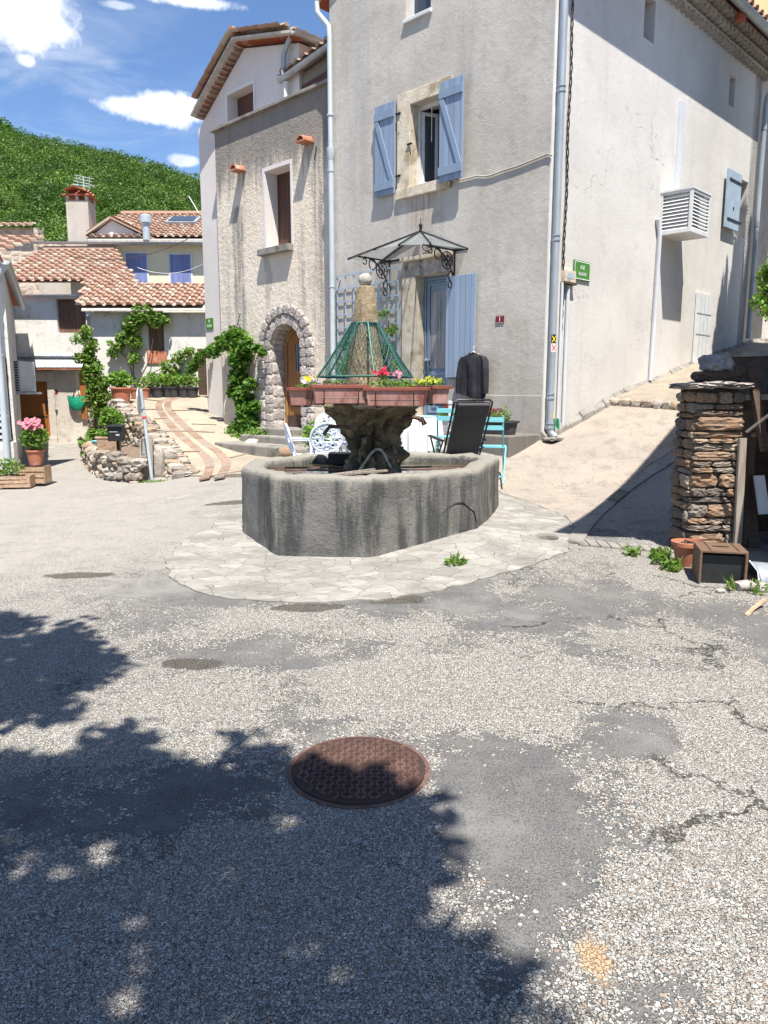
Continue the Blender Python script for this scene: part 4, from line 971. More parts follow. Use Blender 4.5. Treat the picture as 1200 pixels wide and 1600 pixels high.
# left downspout of main house (pale)
tt = FA.t(519, 450, .09); m = MB(); zz = FA.z(515, 240, .08)
m.tube([FA.p(tL+.22, .10, zE+.02), FA.p(tL+.20, .10, zE-.15), FA.p(tt+.02, .09, zE-.45), FA.p(tt, .09, zE-.65), FA.p(tt, .09, zz)], .045, 12); m.lathe([(.046, -.14), (.052, -.12), (.075, .06), (.075, .08), (.046, .085)], FA.p(tt, .09, zz), 14)
m.tube([FA.p(tt, .09, zz-.1), FA.p(tt, .09, .9)], .05, 12); ds = m.build('left_downspout', 'zincl', house, smooth=True)
for z in (FA.z(519, 448, .09), FA.z(515, 180, .09), zz-.3): m = MB(); collar(m, FA.p(tt, .09, z), .05, .03); m.build('pipe_bracket', 'zincl', ds)
# ledge in front of the house: a low concrete step/bench
zl = FA.z(800, 682, .75)
lg = MB(); lg.fb(FA, FA.t(842, 690, .0)-.02, FA.t(742, 690, .75), .0, .78, zl-.65, zl); lg.fb(FA, FA.t(742, 690, .75)+.001, 3.4, .0, .62, zl-.75, zl-.06)
tag(lg.build('stone_ledge', 'ledge', bev=.02), 'low concrete ledge along the foot of the house behind the turquoise chairs', 'ledge')
# doorstep
# ---- things on wall B
# louvred cover of the air conditioner
f0 = FB.t(1031, 330); f1 = FB.t(1060, 378); zb = FB.z(1031, 367); ztp = FB.z(1033, 303)
dlt = .62
ac = thing('louvred_unit_cover', 'white louvred box cover mounted high on the pale side wall', 'air conditioner cover', FB.p((f0+f1)/2, .3, zb))
f1 = f0+.95*(f1-f0) if f1 > f0 else f0+.8
A0, A1 = f0, f1; D = FB.at(1080, 360, 0)
# depth from the outer near corner
def depth_for(px, py, t_):
    d = rayd(px, py); best = None
    for i in range(200):
        n_ = i*.01; q = FB.p(t_, n_, 0); v = abs(q.x*d.y-q.y*d.x)
        if best is None or v < best[0]: best = (v, n_)
    return best[1]
Dp = min(.8, max(.45, depth_for(1079, 360, A0)))
m = MB(); w_ = .045
for (ta_, na_) in ((A0, Dp-w_), (A1-w_, Dp-w_), (A0, 0.0), (A1-w_, 0.0)): m.fb(FB, ta_, ta_+w_, na_, na_+w_, zb, ztp)
m.fb(FB, A0-.01, A1+.01, 0, Dp+.01, ztp, ztp+.03); m.fb(FB, A0, A1, 0, Dp, zb-.02, zb-.001)
for z in (zb, ztp-w_):
    m.fb(FB, A0+w_, A1-w_, Dp-w_, Dp-.003, z+.001, z+w_); m.fb(FB, A0+.003, A0+w_, w_, Dp-w_, z+.001, z+w_)
m.build('frame', 'white', ac)
m = MB(); ns = 10
for k in range(ns):
    z = zb+w_+(ztp-zb-2*w_)*(k+.5)/ns; h = (ztp-zb)/ns*.42
    for (a, b, c, d_) in ((A0+w_, A1-w_, Dp-.012, Dp-.05),):
        m.hexa([FB.p(a, c, z-h), FB.p(b, c, z-h), FB.p(b, c-.012, z-h), FB.p(a, c-.012, z-h), FB.p(a, d_, z+h), FB.p(b, d_, z+h), FB.p(b, d_-.012, z+h), FB.p(a, d_-.012, z+h)])
    a, b = w_, Dp-w_; m.hexa([FB.p(A0+.012, a, z-h), FB.p(A0+.012, b, z-h), FB.p(A0+.024, b, z-h), FB.p(A0+.024, a, z-h), FB.p(A0+.05, a, z+h), FB.p(A0+.05, b, z+h), FB.p(A0+.062, b, z+h), FB.p(A0+.062, a, z+h)])
m.build('louvres', 'white', ac)
MB().fb(FB, A0+.15, A1-.12, .08, Dp-.14, zb+.04, ztp-.05).build('condenser', 'zincl', ac)
tt = FB.t(1023, 470, .03); m = MB(); m.tube([FB.p(FB.t(1027, 345, .03), .04, FB.z(1027, 342, .03)), FB.p(tt+.02, .04, FB.z(1024, 365, .03)), FB.p(tt-.02, .04, gz(*FB.p(tt, 0, 0).xy)+.12)], .042, 10); m.build('white_downpipe', 'pvc', house, smooth=True)
MB().fb(FB, FB.t(1057, 220), FB.t(1062, 220)+.01, .0, .05, ztp+.03, FB.z(1059, 156)).build('cable_trunking', 'pvc', house, bev=.006)
# small window with pale blue shutter
m = MB(); m.fb(FB, sw[0], sw[1], -.39, -.36, sw[2], sw[3]); m.build('window_board', 'pvc', house)
g0, g1 = FB.t(1133, 310, .06), FB.t(1154, 310, .06); so_ = MB().fb(FB, g0, g1, .06, .10, FB.z(1134, 356, .06), FB.z(1134, 262, .06)).build('shutter', 'bluepale', house, bev=.004); so_['label'] = 'pale blue single shutter of the small side window'
for y in (277, 341): m = MB(); z = FB.z(1137, y, .1); m.fb(FB, g0+.06, g1+.12, .101, .112, z-.02, z+.02); m.build('strap_hinge', 'iron', so_)
m = MB(); q = FB.p((g0+g1)/2, .101, (sw[2]+sw[3])/2-.15); m.lathe([(.0, 0), (.02, 0), (.02, .04), (0, .04)], q, 8); m.build('shutter_knob', 'iron', so_)
# low white door
dd = MB().fb(FB, sdr[0], sdr[1], .012, .05, gz(*FB.p(sdr[0], 0, 0).xy)+.10, sdr[3]).build('low_side_door', 'white', house, bev=.004); dd['label'] = 'low white boarded door in the side wall'
m = MB()
for k in range(1, 4): tt = sdr[0]+(sdr[1]-sdr[0])*k/4; m.fb(FB, tt-.004, tt+.004, .0505, .053, sdr[2]+.15, sdr[3]-.02)
for z in (sdr[2]+.55, sdr[3]-.38): m.fb(FB, sdr[0], sdr[1], .0535, .056, z-.008, z+.008)
m.build('board_joint', 'zinc', dd)
# slit recesses: back panels
MB().fb(FB, sl[0], sl[1], -.38, -.36, sl[2], zE-.5).build('slit_panel', 'pvc', house); MB().fb(FB, s2[0], s2[1], -.38, -.36, s2[2], zE-.7).build('slit_panel', 'pvc', house)
# far downspout
m = MB(); tt = Ls+.02; m.tube([FB.p(tt, .5, zE-.1), FB.p(tt, .45, zE-.3), FB.p(tt+.02, .10, zE-.75), FB.p(tt+.02, .09, zE-1.0), FB.p(tt+.02, .09, 2.7)], .05, 10); o_ = m.build('rear_downspout', 'zinc', house, smooth=True)
for z in (6.9, 5.0, 3.9): m = MB(); collar(m, FB.p(tt+.02, .09, z), .05, .03); m.build('pipe_bracket', 'zinc', o_)
# ============================================================ ARCH-DOOR HOUSE (roughcast block with parapet)
nb = -.18; tb0, tb1, zP = tL+.002, 8.50, 7.03
blk = thing('arch_door_house', 'stained beige roughcast house with flat parapet top and arched wooden door in rough stone', 'house', FA.p(6.6, -2, .4))
vw = [FA.t(415, 330, nb), FA.t(455, 330, nb), FA.z(416, 390, nb), FA.z(415, 268, nb)]
ac_, ar_, asz = 6.20, .47, 2.42; dz_ = .86
def archloop(c, r, zs, zb, k=14): return [(c-r, zb), (c-r, zs)]+[(c-r*math.cos(math.pi*i/k), zs+r*math.sin(math.pi*i/k)) for i in range(1, k)]+[(c+r, zs), (c+r, zb)]
MB().slab(FA, [[(tb0, -.2), (tb1, -.2), (tb1, zP), (tb0, zP)], archloop(ac_, ar_+.03, asz, dz_-.02)[::-1], rect(vw[1], vw[0], vw[2], vw[3])[::-1]], nb, nb-.5).build('front_wall', 'block', blk)
m = MB(); m.fb(FA, tb1-.003, tb1-.3, nb-.502, -3.2, -.2, zP-.01); m.build('side_wall', 'block', blk)
MB().fb(FA, tb0, tb1-.31, nb-.52, -3.2, zP-.5, zP-.35).build('roof_deck', 'cement', blk)
MB().fb(FA, tb0, tb1+.06, nb+.085, nb-.30, zP, zP+.06).build('parapet_coping', 'cement', blk, bev=.008)
m = MB(); m.fb(FA, vw[1]-.05, vw[0]+.14, nb+.14, nb-.1, vw[2]-.13, vw[2]-.003); m.build('window_sill', 'cement', blk, bev=.01)
m = MB(); m.fb(FA, vw[1], vw[0], nb-.31, nb-.35, vw[2], vw[3]); m.build('window_shutter', 'brownwood', blk)
m = MB()
for a in ((vw[0], vw[0]+.07, vw[2], vw[3]+.07), (vw[1]-.05, vw[1], vw[2], vw[3]+.07), (vw[1], vw[0], vw[3], vw[3]+.07)): m.fb(FA, a[0], a[1], nb-.001, nb+.012, a[2], a[3])
m.fb(FA, vw[0]-.001, vw[0]-.012, nb-.30, nb-.002, vw[2], vw[3]); m.fb(FA, vw[1]+.012, vw[0]-.013, nb-.30, nb-.002, vw[3]-.012, vw[3]-.001)
m.build('window_reveal', 'gable', blk)
# arched door and stones
def archslab(c, r, zs, zb, n0, n1): return MB().slab(FA, [archloop(c, r, zs, zb)], n0, n1)
dr = archslab(ac_, ar_+.02, asz, dz_, nb-.36, nb-.42).build('arched_door', 'doorwood', blk)
m = MB(); cc = FA.p(ac_, 0, 0); q = [FA.p(a, nb-.345, b) for a, b in archloop(ac_, ar_-.03, asz, dz_)]; m.tube(q, .035, 6); m.build('door_frame', 'doorwood', dr)
MB().fb(FA, ac_-.20, ac_+.08, nb-.355, nb-.30, asz-.42, asz+.12).build('door_grille', 'zinc', dr, bev=.01)
m = MB(); 
for k in range(4): tt = ac_-.16+k*.067; m.fb(FA, tt-.008, tt+.008, nb-.299, nb-.285, asz-.42, asz+.12)
m.build('grille_bars', 'iron', dr)
m = MB(); m.fb(FA, ac_-.42, ac_+.42, nb-.355, nb-.33, dz_, dz_+.22); m.build('kick_plate', 'dwood', dr)
m = MB(); Z = Vector((0, 0, 1))
for row, (r0, r1) in enumerate(((ar_+.02, ar_+.215), (ar_+.225, ar_+.42))):
    nst = 9 if row == 0 else 12; pj = .05 if row == 0 else .075
    for k in range(nst):
        a = math.pi*(k+.5)/nst; rm = (r0+r1)/2; w_ = math.pi*rm/nst*.97
        er = (UA*math.cos(a)+Z*math.sin(a)); et = (-UA*math.sin(a)+Z*math.cos(a))
        m.rock(FA.p(ac_+math.cos(a)*rm, nb+.0, asz+math.sin(a)*rm), (r1-r0, w_*1.03, 2*pj), ax=(er, et, NA), jag=.16, sub=3)
    for sg in (-1, 1):
        z = asz; i = 0
        while z > dz_-.05:
            h = .16+.1*rnd.random(); z0_ = z-h
            m.rock(FA.p(ac_+sg*(r0+r1)/2, nb+.0, z0_+h/2), (r1-r0+.01, h*.99, 2*pj), ax=(UA, Z, NA), jag=.16, sub=3); z = z0_
for k in range(13):  # soffit stones
    a = math.pi*(k+.5)/13; m.rock(FA.p(ac_+math.cos(a)*(ar_+.06), nb-.16, asz+math.sin(a)*(ar_+.06)), (.13, .12, .34), ax=(UA*math.cos(a)+Z*math.sin(a), -UA*math.sin(a)+Z*math.cos(a), NA), jag=.12)
for sg in (-1, 1):
    z = asz
    while z > dz_: m.rock(FA.p(ac_+sg*(ar_+.065), nb-.17, z-.12), (.12, .25, .36), ax=(UA, Z, NA), jag=.1); z -= .24
m.build('arch_stones', 'archstone', blk, smooth=False)
for (px, py) in ((372, 264), (477, 219)):
    tt, z = FA.at(px, py, nb+.1); m = MB(); vs = []
    for n_, r_ in ((nb-.05, .10), (nb+.24, .115)):
        for rr in (r_, r_-.016):
            for q in range(7): a = math.pi*q/6; vs.append(FA.p(tt+math.cos(a)*rr, n_, z+math.sin(a)*rr*.9-.04*(n_ > nb)))
    fs = []
    for q in range(6): fs += [(q, q+1, q+15, q+14), (q+7, q+21, q+22, q+8), (q+14, q+15, q+22, q+21)]
    fs += [(0, 14, 21, 7), (6, 13, 27, 20)]
    m.add(vs, fs); m.build('vent_tile', 'terracotta', blk)
    MB().fb(FA, tt-.14, tt+.14, nb, nb+.24, z-.045, z-.03).build('vent_sill_tile', 'terracotta', blk)
m = MB(); a = FA.at(482, 322, nb); m.tube([FA.p(FA.t(496, 228, nb), nb+.02, FA.z(496, 228, nb)), FA.p(FA.t(493, 240, nb), nb+.03, FA.z(490, 252, nb))], .008, 5); m.build('wall_hook', 'iron', blk)
m = MB(); m.tube([FA.p(FA.t(378, 492, nb), nb+.05, FA.z(378, 492, nb)), FA.p(FA.t(374, 505, nb), nb+.04, FA.z(374, 505, nb)), FA.p(FA.t(368, 525, nb), nb+.02, FA.z(371, 522, nb))], .008, 5); m.build('wall_hook', 'iron', blk)
# entrance steps
st = MB(); 
st.fb(FA, ac_-.85, ac_+.80, nb+.1, nb+.62, .3, .70); st.fb(FA, ac_-.6, ac_+.62, nb-.3, nb+.34, .3, .845); st.fb(FA, ac_-1.75, ac_+.95, nb+.3, nb+1.15, .2, .56)
tag(st.build('entrance_steps', 'cement', bev=.03), 'worn concrete steps below the arched wooden door', 'steps')
# ============================================================ GABLE HOUSE
gb = thing('gable_house', 'tall pale grey gabled house with red tile eaves behind the roughcast parapet house', 'house', FA.p(7.5, -4, .5)); ng = -.5
gl = FA.t(321, 500, ng); gr = 6.02; nr = -.2
E1 = (9.46, 7.68); AP_ = (7.79, 8.74); E2 = (5.87, 8.29)
kL = (AP_[1]-E1[1])/(AP_[0]-E1[0]); kR = (E2[1]-AP_[1])/(E2[0]-AP_[0])
zr = lambda t_: (AP_[1]+(t_-AP_[0])*(kL if t_ > AP_[0] else kR))-.16
gw = [8.45, 7.50, 6.55, 7.84]
MB().slab(FA, [[(gl, -.3), (gl, zr(gl)), (AP_[0], zr(AP_[0])), (gr, zr(gr)), (gr, 6.5), (8.25, 6.5), (8.25, -.3)], rect(gw[1], gw[0], gw[2], gw[3])], ng, ng-.4).build('gable_wall', 'gable', gb)
MB().fb(FA, gl-.003, gl-.35, ng-.402, -6, -.3, zr(gl)-.02).build('side_wall', 'gable', gb); MB().fb(FA, gr+.003, gr+.35, ng-.402, -6, 5.5, zr(gr)-.02).build('side_wall', 'gable', gb)
m = MB(); m.fb(FA, gw[1], gw[0], ng-.26, ng-.3, gw[2], gw[3]); m.build('gable_shutter', 'brownwood', gb)
m = MB()
for a in ((gw[0], gw[0]+.06, gw[2], gw[3]+.06), (gw[1]-.06, gw[1], gw[2], gw[3]+.06), (gw[1], gw[0], gw[3], gw[3]+.06)): m.fb(FA, a[0], a[1], ng, ng+.015, a[2], a[3])
m.build('window_trim', 'quoin', gb)
rt = MB()
for (a, b) in ((AP_, E1), (AP_, E2)):
    A = FA.p(a[0], nr, a[1]-.03); B = FA.p(b[0], nr, b[1]-.03); bk = -NA*6.2; th = Vector((0, 0, -.05)); rt.hexa([A, B, B+bk, A+bk, A+th, B+th, B+th+bk, A+th+bk])
roof = rt.build('roof', 'genoise', gb)
m = MB()
for (a, b) in ((AP_, E1), (AP_, E2)): A = FA.p(a[0], nr+.02, a[1]+.03); B = FA.p(b[0], nr+.02, b[1]+.03); roman_roof(m, A, -NA, B-A, 26, .24, (B-A).length)
m.tube([FA.p(AP_[0], nr+.03, AP_[1]+.08), FA.p(AP_[0], -6.2, AP_[1]+.08)], .1, 8); m.build('roof_tiles', 'tiles', roof, rec=False)
m = MB()
for (a, b, ns) in ((AP_, E1, 16), (E2, AP_, 20)):
    for k in range(ns):   # red half-tile cornice along the rake, two courses
        for r_, (dn, nn) in enumerate(((-.10, .18),)):
            u = (k+.5+.5*r_)/ns; tt = a[0]+(b[0]-a[0])*u; z = a[1]+(b[1]-a[1])*u+dn; vs = []
            for n_ in (ng-.02, ng+nn):
                for rr in (.062, .046):
                    for q in range(6): an = math.pi*q/5; vs.append(FA.p(tt+math.cos(an)*rr, n_, z+math.sin(an)*rr-.02))
            fs = []
            for q in range(5): fs += [(q, q+1, q+13, q+12), (q+6, q+18, q+19, q+7), (q+12, q+13, q+19, q+18)]
            m.add(vs, fs)
m.build('tile_cornice', 'tilesd', roof, rec=False)
m = MB()
for (a, b) in ((AP_, E1), (E2, AP_)):
    A = FA.p(a[0], ng+.10, a[1]-.055); B = FA.p(b[0], ng+.10, b[1]-.055); m.beam(A, B, .02, .10, up=NA)
m.build('cornice_bed', 'tilesd', roof)
g0 = FA.p(E2[0]-.05, nr, E2[1]-.03); g1 = FA.p(E2[0]-.05, -6, E2[1]-.06); m = MB(); gutter(m, g0, g1, .09); m.build('gutter', 'zinc', gb, smooth=True)
# small lean-to dormer with its own gutter
nd_ = -.42
d0 = FA.at(445, 126, nd_); d1 = FA.at(515, 70, nd_)
m = MB(); m.slab(FA, [[(d0[0]-.15, 5.9), (d0[0]-.15, d0[1]+.02), (tL-.0, d1[1]+.02), (tL-.0, 5.9)]], nd_-.14, nd_-.4); m.build('dormer_wall', 'block', gb)
q0 = FA.at(470, 140, nd_-.1); q1 = FA.at(520, 100, nd_-.1)
m = MB(); m.slab(FA, [[(q0[0], q0[1]-.9), (q0[0], q0[1]+.07), (tL+.03, q1[1]+.02), (tL+.03, q0[1]-.9)]], nd_-.12, nd_-.139); m.build('dormer_shutter', 'brownwood', gb)
A = FA.p(d0[0]+.1, nd_+.05, d0[1]+.03); B = FA.p(tL, nd_+.05, d1[1]+.03); m = MB(); gutter(m, A, B, .075); m.build('dormer_gutter', 'zinc', gb, smooth=True)
bk = -NA*1.6+Vector((0, 0, .5)); th = Vector((0, 0, -.04)); m = MB(); m.hexa([A, B, B+bk, A+bk, A+th, B+th, B+bk+th, A+bk+th]); roman_roof(m, A+bk+Vector((0, 0, .05)), B-A, -bk, int((B-A).length/.22), .22, bk.length+.05); m.build('dormer_roof', 'tiles', gb, rec=False)
m = MB(); P = [(455, 52), (452, 62), (448, 72), (444, 85), (443, 100), (443, 118)]; m.tube(spline([FA.p(FA.t(a, b, ng+.12), ng+.12, FA.z(a, b, ng+.12)) for a, b in P], 3), .05, 10); m.build('curved_downspout', 'zinc', gb, smooth=True)
m = MB(); A = FA.p(FA.t(447, 140, ng+.1), ng+.1, FA.z(447, 128, ng+.1)); m.tube([A, A-Vector((0, 0, .8))], .05, 8); m.build('downspout', 'quoin', gb, smooth=True)
# street plate at far left of the block
fg = Frame(FA.p(0, ng, 0), UA, NA)
a0, z1_ = FA.at(321.5, 498, ng+.015); a1, z0_ = FA.at(333, 514, ng+.015)
sg = thing('alley_sign', 'small green enamel street sign on the left edge of the roughcast house above the vine', 'street sign', FA.p((a0+a1)/2, ng, z0_))
o_ = MB().fb(FA, a1, a0, ng+.003, ng+.018, z0_, z1_).build('plate', 'greenplate', sg)
m = MB(); zc = (z0_+z1_)/2; tc_ = (a0+a1)/2
for (wd, z) in ((.18, zc+.06), (.26, zc-.05)): text_mesh('RUE' if z > zc else 'DU FOUR', .085, FA, tc_, ng+.0195, z, 'lettering', 'whitew', o_, .5)
# ============================================================ LEFT CLUSTER
FY = lambda Y: Frame((0, Y, 0), (1, 0, 0), (0, -1, 0))
PYREF = 610
def X_(px, Y): d_ = rayd(px, PYREF); return d_.x/d_.y*Y
def Z_(py, Y): return pix(600, py, Y).z
M['w_white'] = stucco('patchy_white_render', (.60, .58, .54), (.66, .64, .60), (.36, .34, .31), grain=40, gs=.6, gd=.012, streak=.5, blotch=.8, zdirt=(.2, 1.2, .5))
M['w_grey'] = stucco('old_lime_render', (.50, .45, .39), (.56, .52, .46), (.33, .28, .23), grain=40, gs=.6, gd=.012, streak=.55, blotch=.8)
M['w_yell'] = stucco('cream_render', (.70, .64, .45), (.74, .69, .52), (.56, .50, .38), grain=40, gs=.3, gd=.008, streak=.3, blotch=.3)
M['w_chim'] = stucco('chimney_render', (.42, .38, .33), (.47, .43, .38), (.28, .25, .22), grain=40, gs=.4, gd=.01)
M['w_och'] = stucco('ochre_render', (.66, .43, .22), (.70, .48, .27), (.55, .36, .2), grain=40, gs=.3, gd=.006, streak=.2)
M['violet'] = planks('violet_blue_shutter', (.16, .20, .42), (.20, .25, .48), .17, dark=(.08, .1, .2), dirt=.1)
M['corr'] = simple('corrugated_sheet', (.42, .44, .46), (.33, .35, .37), 4, .5, 40, .1, .003, metal=.2)
Y1, Y2, Y3 = 23.7, 21.0, 27.6
F1 = FY(Y1); F2 = FY(Y2); F3 = FY(Y3)
# house with the orange door
h1_ = thing('orange_door_house', 'low white patchy house with an orange wooden door and tin awning at the lane end', 'house', (X_(85, Y1), Y1+1.5, 0))
xa, xb = X_(16, Y1), X_(150, Y1); ze = Z_(460, Y1)
wn = [X_(97, Y1), X_(141, Y1), Z_(520, Y1), Z_(467, Y1)]; dn = [X_(27, Y1), X_(75, Y1), Z_(683, Y1), Z_(596, Y1)]
za = Z_(566, Y1)
MB().slab(F1, [[(xa, za), (xb, za), (xb, ze), (xa, ze)], rect(*wn[:2], wn[2], wn[3])[::-1]], 0, -.4).build('upper_wall', 'w_white', h1_)
MB().slab(F1, [[(xa, -.3), (xb-.25, -.3), (xb-.25, za-.003), (xa, za-.003)], rect(dn[0], dn[1], dn[2], dn[3])[::-1]], .02, -.4).build('lower_wall', 'w_grey', h1_)
m = MB(); m.fb(F1, wn[0], wn[1], -.12, -.17, wn[2], wn[3]); m.build('loft_shutter', 'oldwood', h1_)
m = MB(); m.fb(F1, dn[0], dn[1], -.14, -.2, dn[2], dn[3]); d_ = m.build('orange_door', 'orangewood', h1_)
m = MB(); mid = Z_(651, Y1); m.fb(F1, dn[0]+.2, dn[1]-.12, -.13, -.139, mid-.03, mid+.02); m.build('door_rail', 'dwood', d_); m = MB(); m.fb(F1, dn[1]-.16, dn[1]-.1, -.07, -.139, mid+.2, mid+.5); m.build('door_handle', 'iron', d_)
m = MB(); m.fb(F1, dn[1], dn[1]+.22, .021, .06, dn[2]-.1, dn[3]); m.fb(F1, dn[0]-.1, dn[1]+.24, .021, .065, dn[3]+.003, dn[3]+.32); m.fb(F1, dn[0], dn[1]+.22, .1, -.2, dn[2]-.3, dn[2]-.003); m.build('door_surround', 'w_grey', h1_, bev=.01)
# awning of corrugated sheet
m = MB(); a0, a1 = X_(27, Y1), X_(137, Y1); zt = Z_(559, Y1); N = 60; vs = []
for (n_, z) in ((.02, zt), (.36, zt-.30)):
    for k in range(N+1): x = a0+(a1-a0)*k/N; vs.append(F1.p(x, n_, z+.018*math.sin(k*math.pi*.95)))
m.add(vs, [(k, k+1, k+N+2, k+N+1) for k in range(N)]); m.build('tin_awning', 'corr', h1_)
MB().fb(F1, a0, a1, .30, .34, zt-.37, zt-.32).build('awning_beam', 'terracotta', h1_)
m = MB(); z = Z_(556, Y1); m.tube([F1.p(X_(29, Y1), .08, Z_(468, Y1)), F1.p(X_(30, Y1), .08, z+.1), F1.p(X_(32, Y1), .08, z), F1.p(X_(128, Y1), .08, z-.02)], .06, 8); m.build('wall_pipe', 'zinc', h1_, smooth=True)
m = MB(); gutter(m, F1.p(X_(20, Y1), .24, ze-.04), F1.p(X_(146, Y1), .24, ze-.06), .08); m.build('gutter', 'zinc', h1_, smooth=True)
# vine house
h2_ = thing('vine_house', 'low whitewashed house under a tiled lean-to roof with a climber on its wall', 'house', (X_(235, Y2), Y2+1, 1.3))
xc, xd = X_(150, Y2), X_(326, Y2); ze2 = Z_(488, Y2)
w2 = [X_(236, Y2), X_(260, Y2), Z_(548, Y2), Z_(505, Y2)]
MB().slab(F2, [[(xc, -.2), (xd, -.2), (xd, ze2), (xc, ze2)], rect(*w2[:2], w2[2], w2[3])[::-1]], 0, -.4).build('front_wall', 'w_white', h2_)
MB().box((xc+.2, (Y2+Y1)/2+.2, 1.9), (.4, Y1-Y2-.02, 4.2)).build('side_wall', 'w_white', h2_)
m = MB(); m.fb(F2, w2[0], w2[1], -.1, -.14, w2[2], w2[3]); m.build('window_shutter', 'oldwood', h2_)
m = MB(); m.fb(F2, w2[0]-.06, w2[1]+.06, .0, .04, w2[2]-.35, w2[2]); m.build('sill_panel', 'terracotta', h2_, bev=.01)
MB().fb(F2, X_(311, Y2), X_(324, Y2), .003, .04, 1.4, Z_(545, Y2)).build('dark_gate', 'dwood', h2_)
sl_ = .40; zr0 = ze2+.03; Yr = 27.3
def RP_(x, Y): return Vector((x, Y, zr0+sl_*(Y-(Y2-.3))))
xg = lambda Y: -9.5+(Yr-Y)/(Yr-23.0)*(2.0)
RPOLY = [(xa-.3, Y1-.2), (-9.0, Y1-.2), (-8.12, Y2-.3), (xd+.2, Y2-.3), (xd+.2, 22.95), (-7.35, 22.95), (-9.4, Yr), (xa-.3, Yr)]
m = MB(); th = Vector((0, 0, -.03)); quad = [RP_(*q) for q in RPOLY]; n = len(quad); tr_ = tessellate_polygon([[Vector((*q, 0)) for q in RPOLY]])
m.add(quad+[q+th for q in quad], [tuple(q) for q in tr_]+[tuple(i+n for i in q) for q in tr_]+[(i, (i+1) % n, (i+1) % n+n, i+n) for i in range(n)])
rf2 = m.build('roof', 'genoise', h2_)
m = MB(); dn_ = Vector((0, -1, -sl_)); 
skp = lambda o: not bool(inpoly(np.array([o.x]), np.array([o.y-.0]), RPOLY_)[0])
RPOLY_ = [(xa-.3, Y1-.3), (-9.0, Y1-.3), (-8.15, Y2-.45), (xd+.3, Y2-.45), (xd+.3, 22.95), (-7.3, 22.95), (-9.3, Yr), (xa-.3, Yr)]
Lr = (RP_(0, Yr)-RP_(0, Y2-.35)).length
tw = .27; x0_ = xa-.2; roman_roof(m, RP_(x0_, Yr)+Vector((0, 0, .05)), (1, 0, 0), dn_, int((xd+.25-x0_)/tw), tw, Lr, skip=skp)
m.tube([RP_(x0_, Yr)+Vector((0, 0, .1)), RP_(-9.4, Yr)+Vector((0, 0, .1))], .11, 8)
m.build('roof_tiles', 'tiles', rf2, rec=False)
m = MB(); m.tube([F2.p(xc-.08, .02, ze2-.1), F2.p(xc-.08, .02, .5)], .045, 8); m.build('downspout', 'zinc', h2_, smooth=True)
PYREF = 400
# cream house behind
h3_ = thing('cream_house', 'pale yellow house with two closed violet blue shutters behind the tiled roofs', 'house', (X_(240, Y3), Y3+2, 2))
x3a, x3b = X_(144, Y3), X_(372, Y3); ze3 = Z_(381, Y3)
MB().fb(F3, x3a, x3b, 0, -.4, 1, ze3).build('front_wall', 'w_yell', h3_)
for (pa, pb, ya, yb) in ((197, 229, 396, 441), (265.5, 297.5, 398, 443)):
    a, b, z1w, z0w = X_(pa, Y3), X_(pb, Y3), Z_(ya, Y3), Z_(yb, Y3)
    m = MB(); m.fb(F3, a, b, .004, .04, z0w, z1w); s_ = m.build('window_shutter', 'violet', h3_, bev=.005)
    m = MB()
    for q in ((a-.06, a, z0w-.06, z1w+.06), (b, b+.06, z0w-.06, z1w+.06), (a, b, z1w, z1w+.06), (a, b, z0w-.08, z0w)): m.fb(F3, q[0], q[1], .002, .03, q[2], q[3])
    m.build('shutter_frame', 'quoin', h3_)
R3 = lambda x, Y, o=0: Vector((x, Y, ze3+.08+o+.42*(Y-Y3+.35)))
m = MB(); q = [R3(x3a, Y3-.35), R3(x3b, Y3-.35), R3(x3b, Y3+3.4), R3(x3a, Y3+3.4)]; m.hexa([p-Vector((0, 0, .1)) for p in q]+q); rf3 = m.build('roof', 'genoise', h3_)
m = MB(); roman_roof(m, R3(x3a, Y3+3.4, .05), (1, 0, 0), (0, -1, -.42), int((x3b-x3a)/.27), .27, 4.1); m.tube([R3(x3a, Y3+3.4, .1), R3(x3b, Y3+3.4, .1)], .12, 8); m.build('roof_tiles', 'tiles', rf3, rec=False)
m = MB(); gutter(m, F3.p(X_(56, Y3), .40, ze3+.0), F3.p(x3b, .40, ze3-.03), .08); m.build('gutter', 'zinc', h3_, smooth=True)
# gablet
Yg = Y3-.1; Fg = FY(Yg); ga, gbx, gc = X_(143, Yg), X_(243, Yg), X_(178, Yg); gz0, gz1 = Z_(379, Yg), Z_(344, Yg)
MB().slab(Fg, [[(ga, gz0-.1), (gbx, gz0-.1), (gbx, gz0), (gc, gz1), (ga, gz0+.2)]], 0, -.25).build('gablet_wall', 'quoin', h3_)
m = MB()
for A, B in ((Fg.p(gc, .08, gz1+.06), Fg.p(gbx+.1, .08, gz0+.06)), (Fg.p(gc, .08, gz1+.06), Fg.p(ga-.1, .08, gz0+.25))):
    m.beam(A, B, .22, .06); 
    bk = Vector((0, 3.5, 0)); m.add([A, B, B+bk, A+bk], [(0, 1, 2, 3)]); roman_roof(m, A+Vector((0, .1, .05)), (0, 1, 0), B-A, 12, .27, (B-A).length)
m.build('gablet_roof', 'tiles', rf3, rec=False)
m = MB(); x = X_(232, Y3-.2); m.tube([(x, Y3-.3, Z_(378, Y3)), (x, Y3-.3, Z_(352, Y3))], .13, 10); m.lathe([(.15, 0), (.2, .02), (.2, .25), (.16, .28)], (x, Y3-.3, Z_(352, Y3)), 12); m.build('flue', 'zincl', rf3, smooth=True)
m = MB(); c = R3(X_(290, Y3+2), Y3+1.9, .16); m.box(c, (1.15, 1.0, .12), (Vector((1, 0, 0)), Vector((0, 1, .42)).normalized(), Vector((0, -.42, 1)).normalized())); s_ = m.build('skylight', 'zinc', rf3, bev=.01)
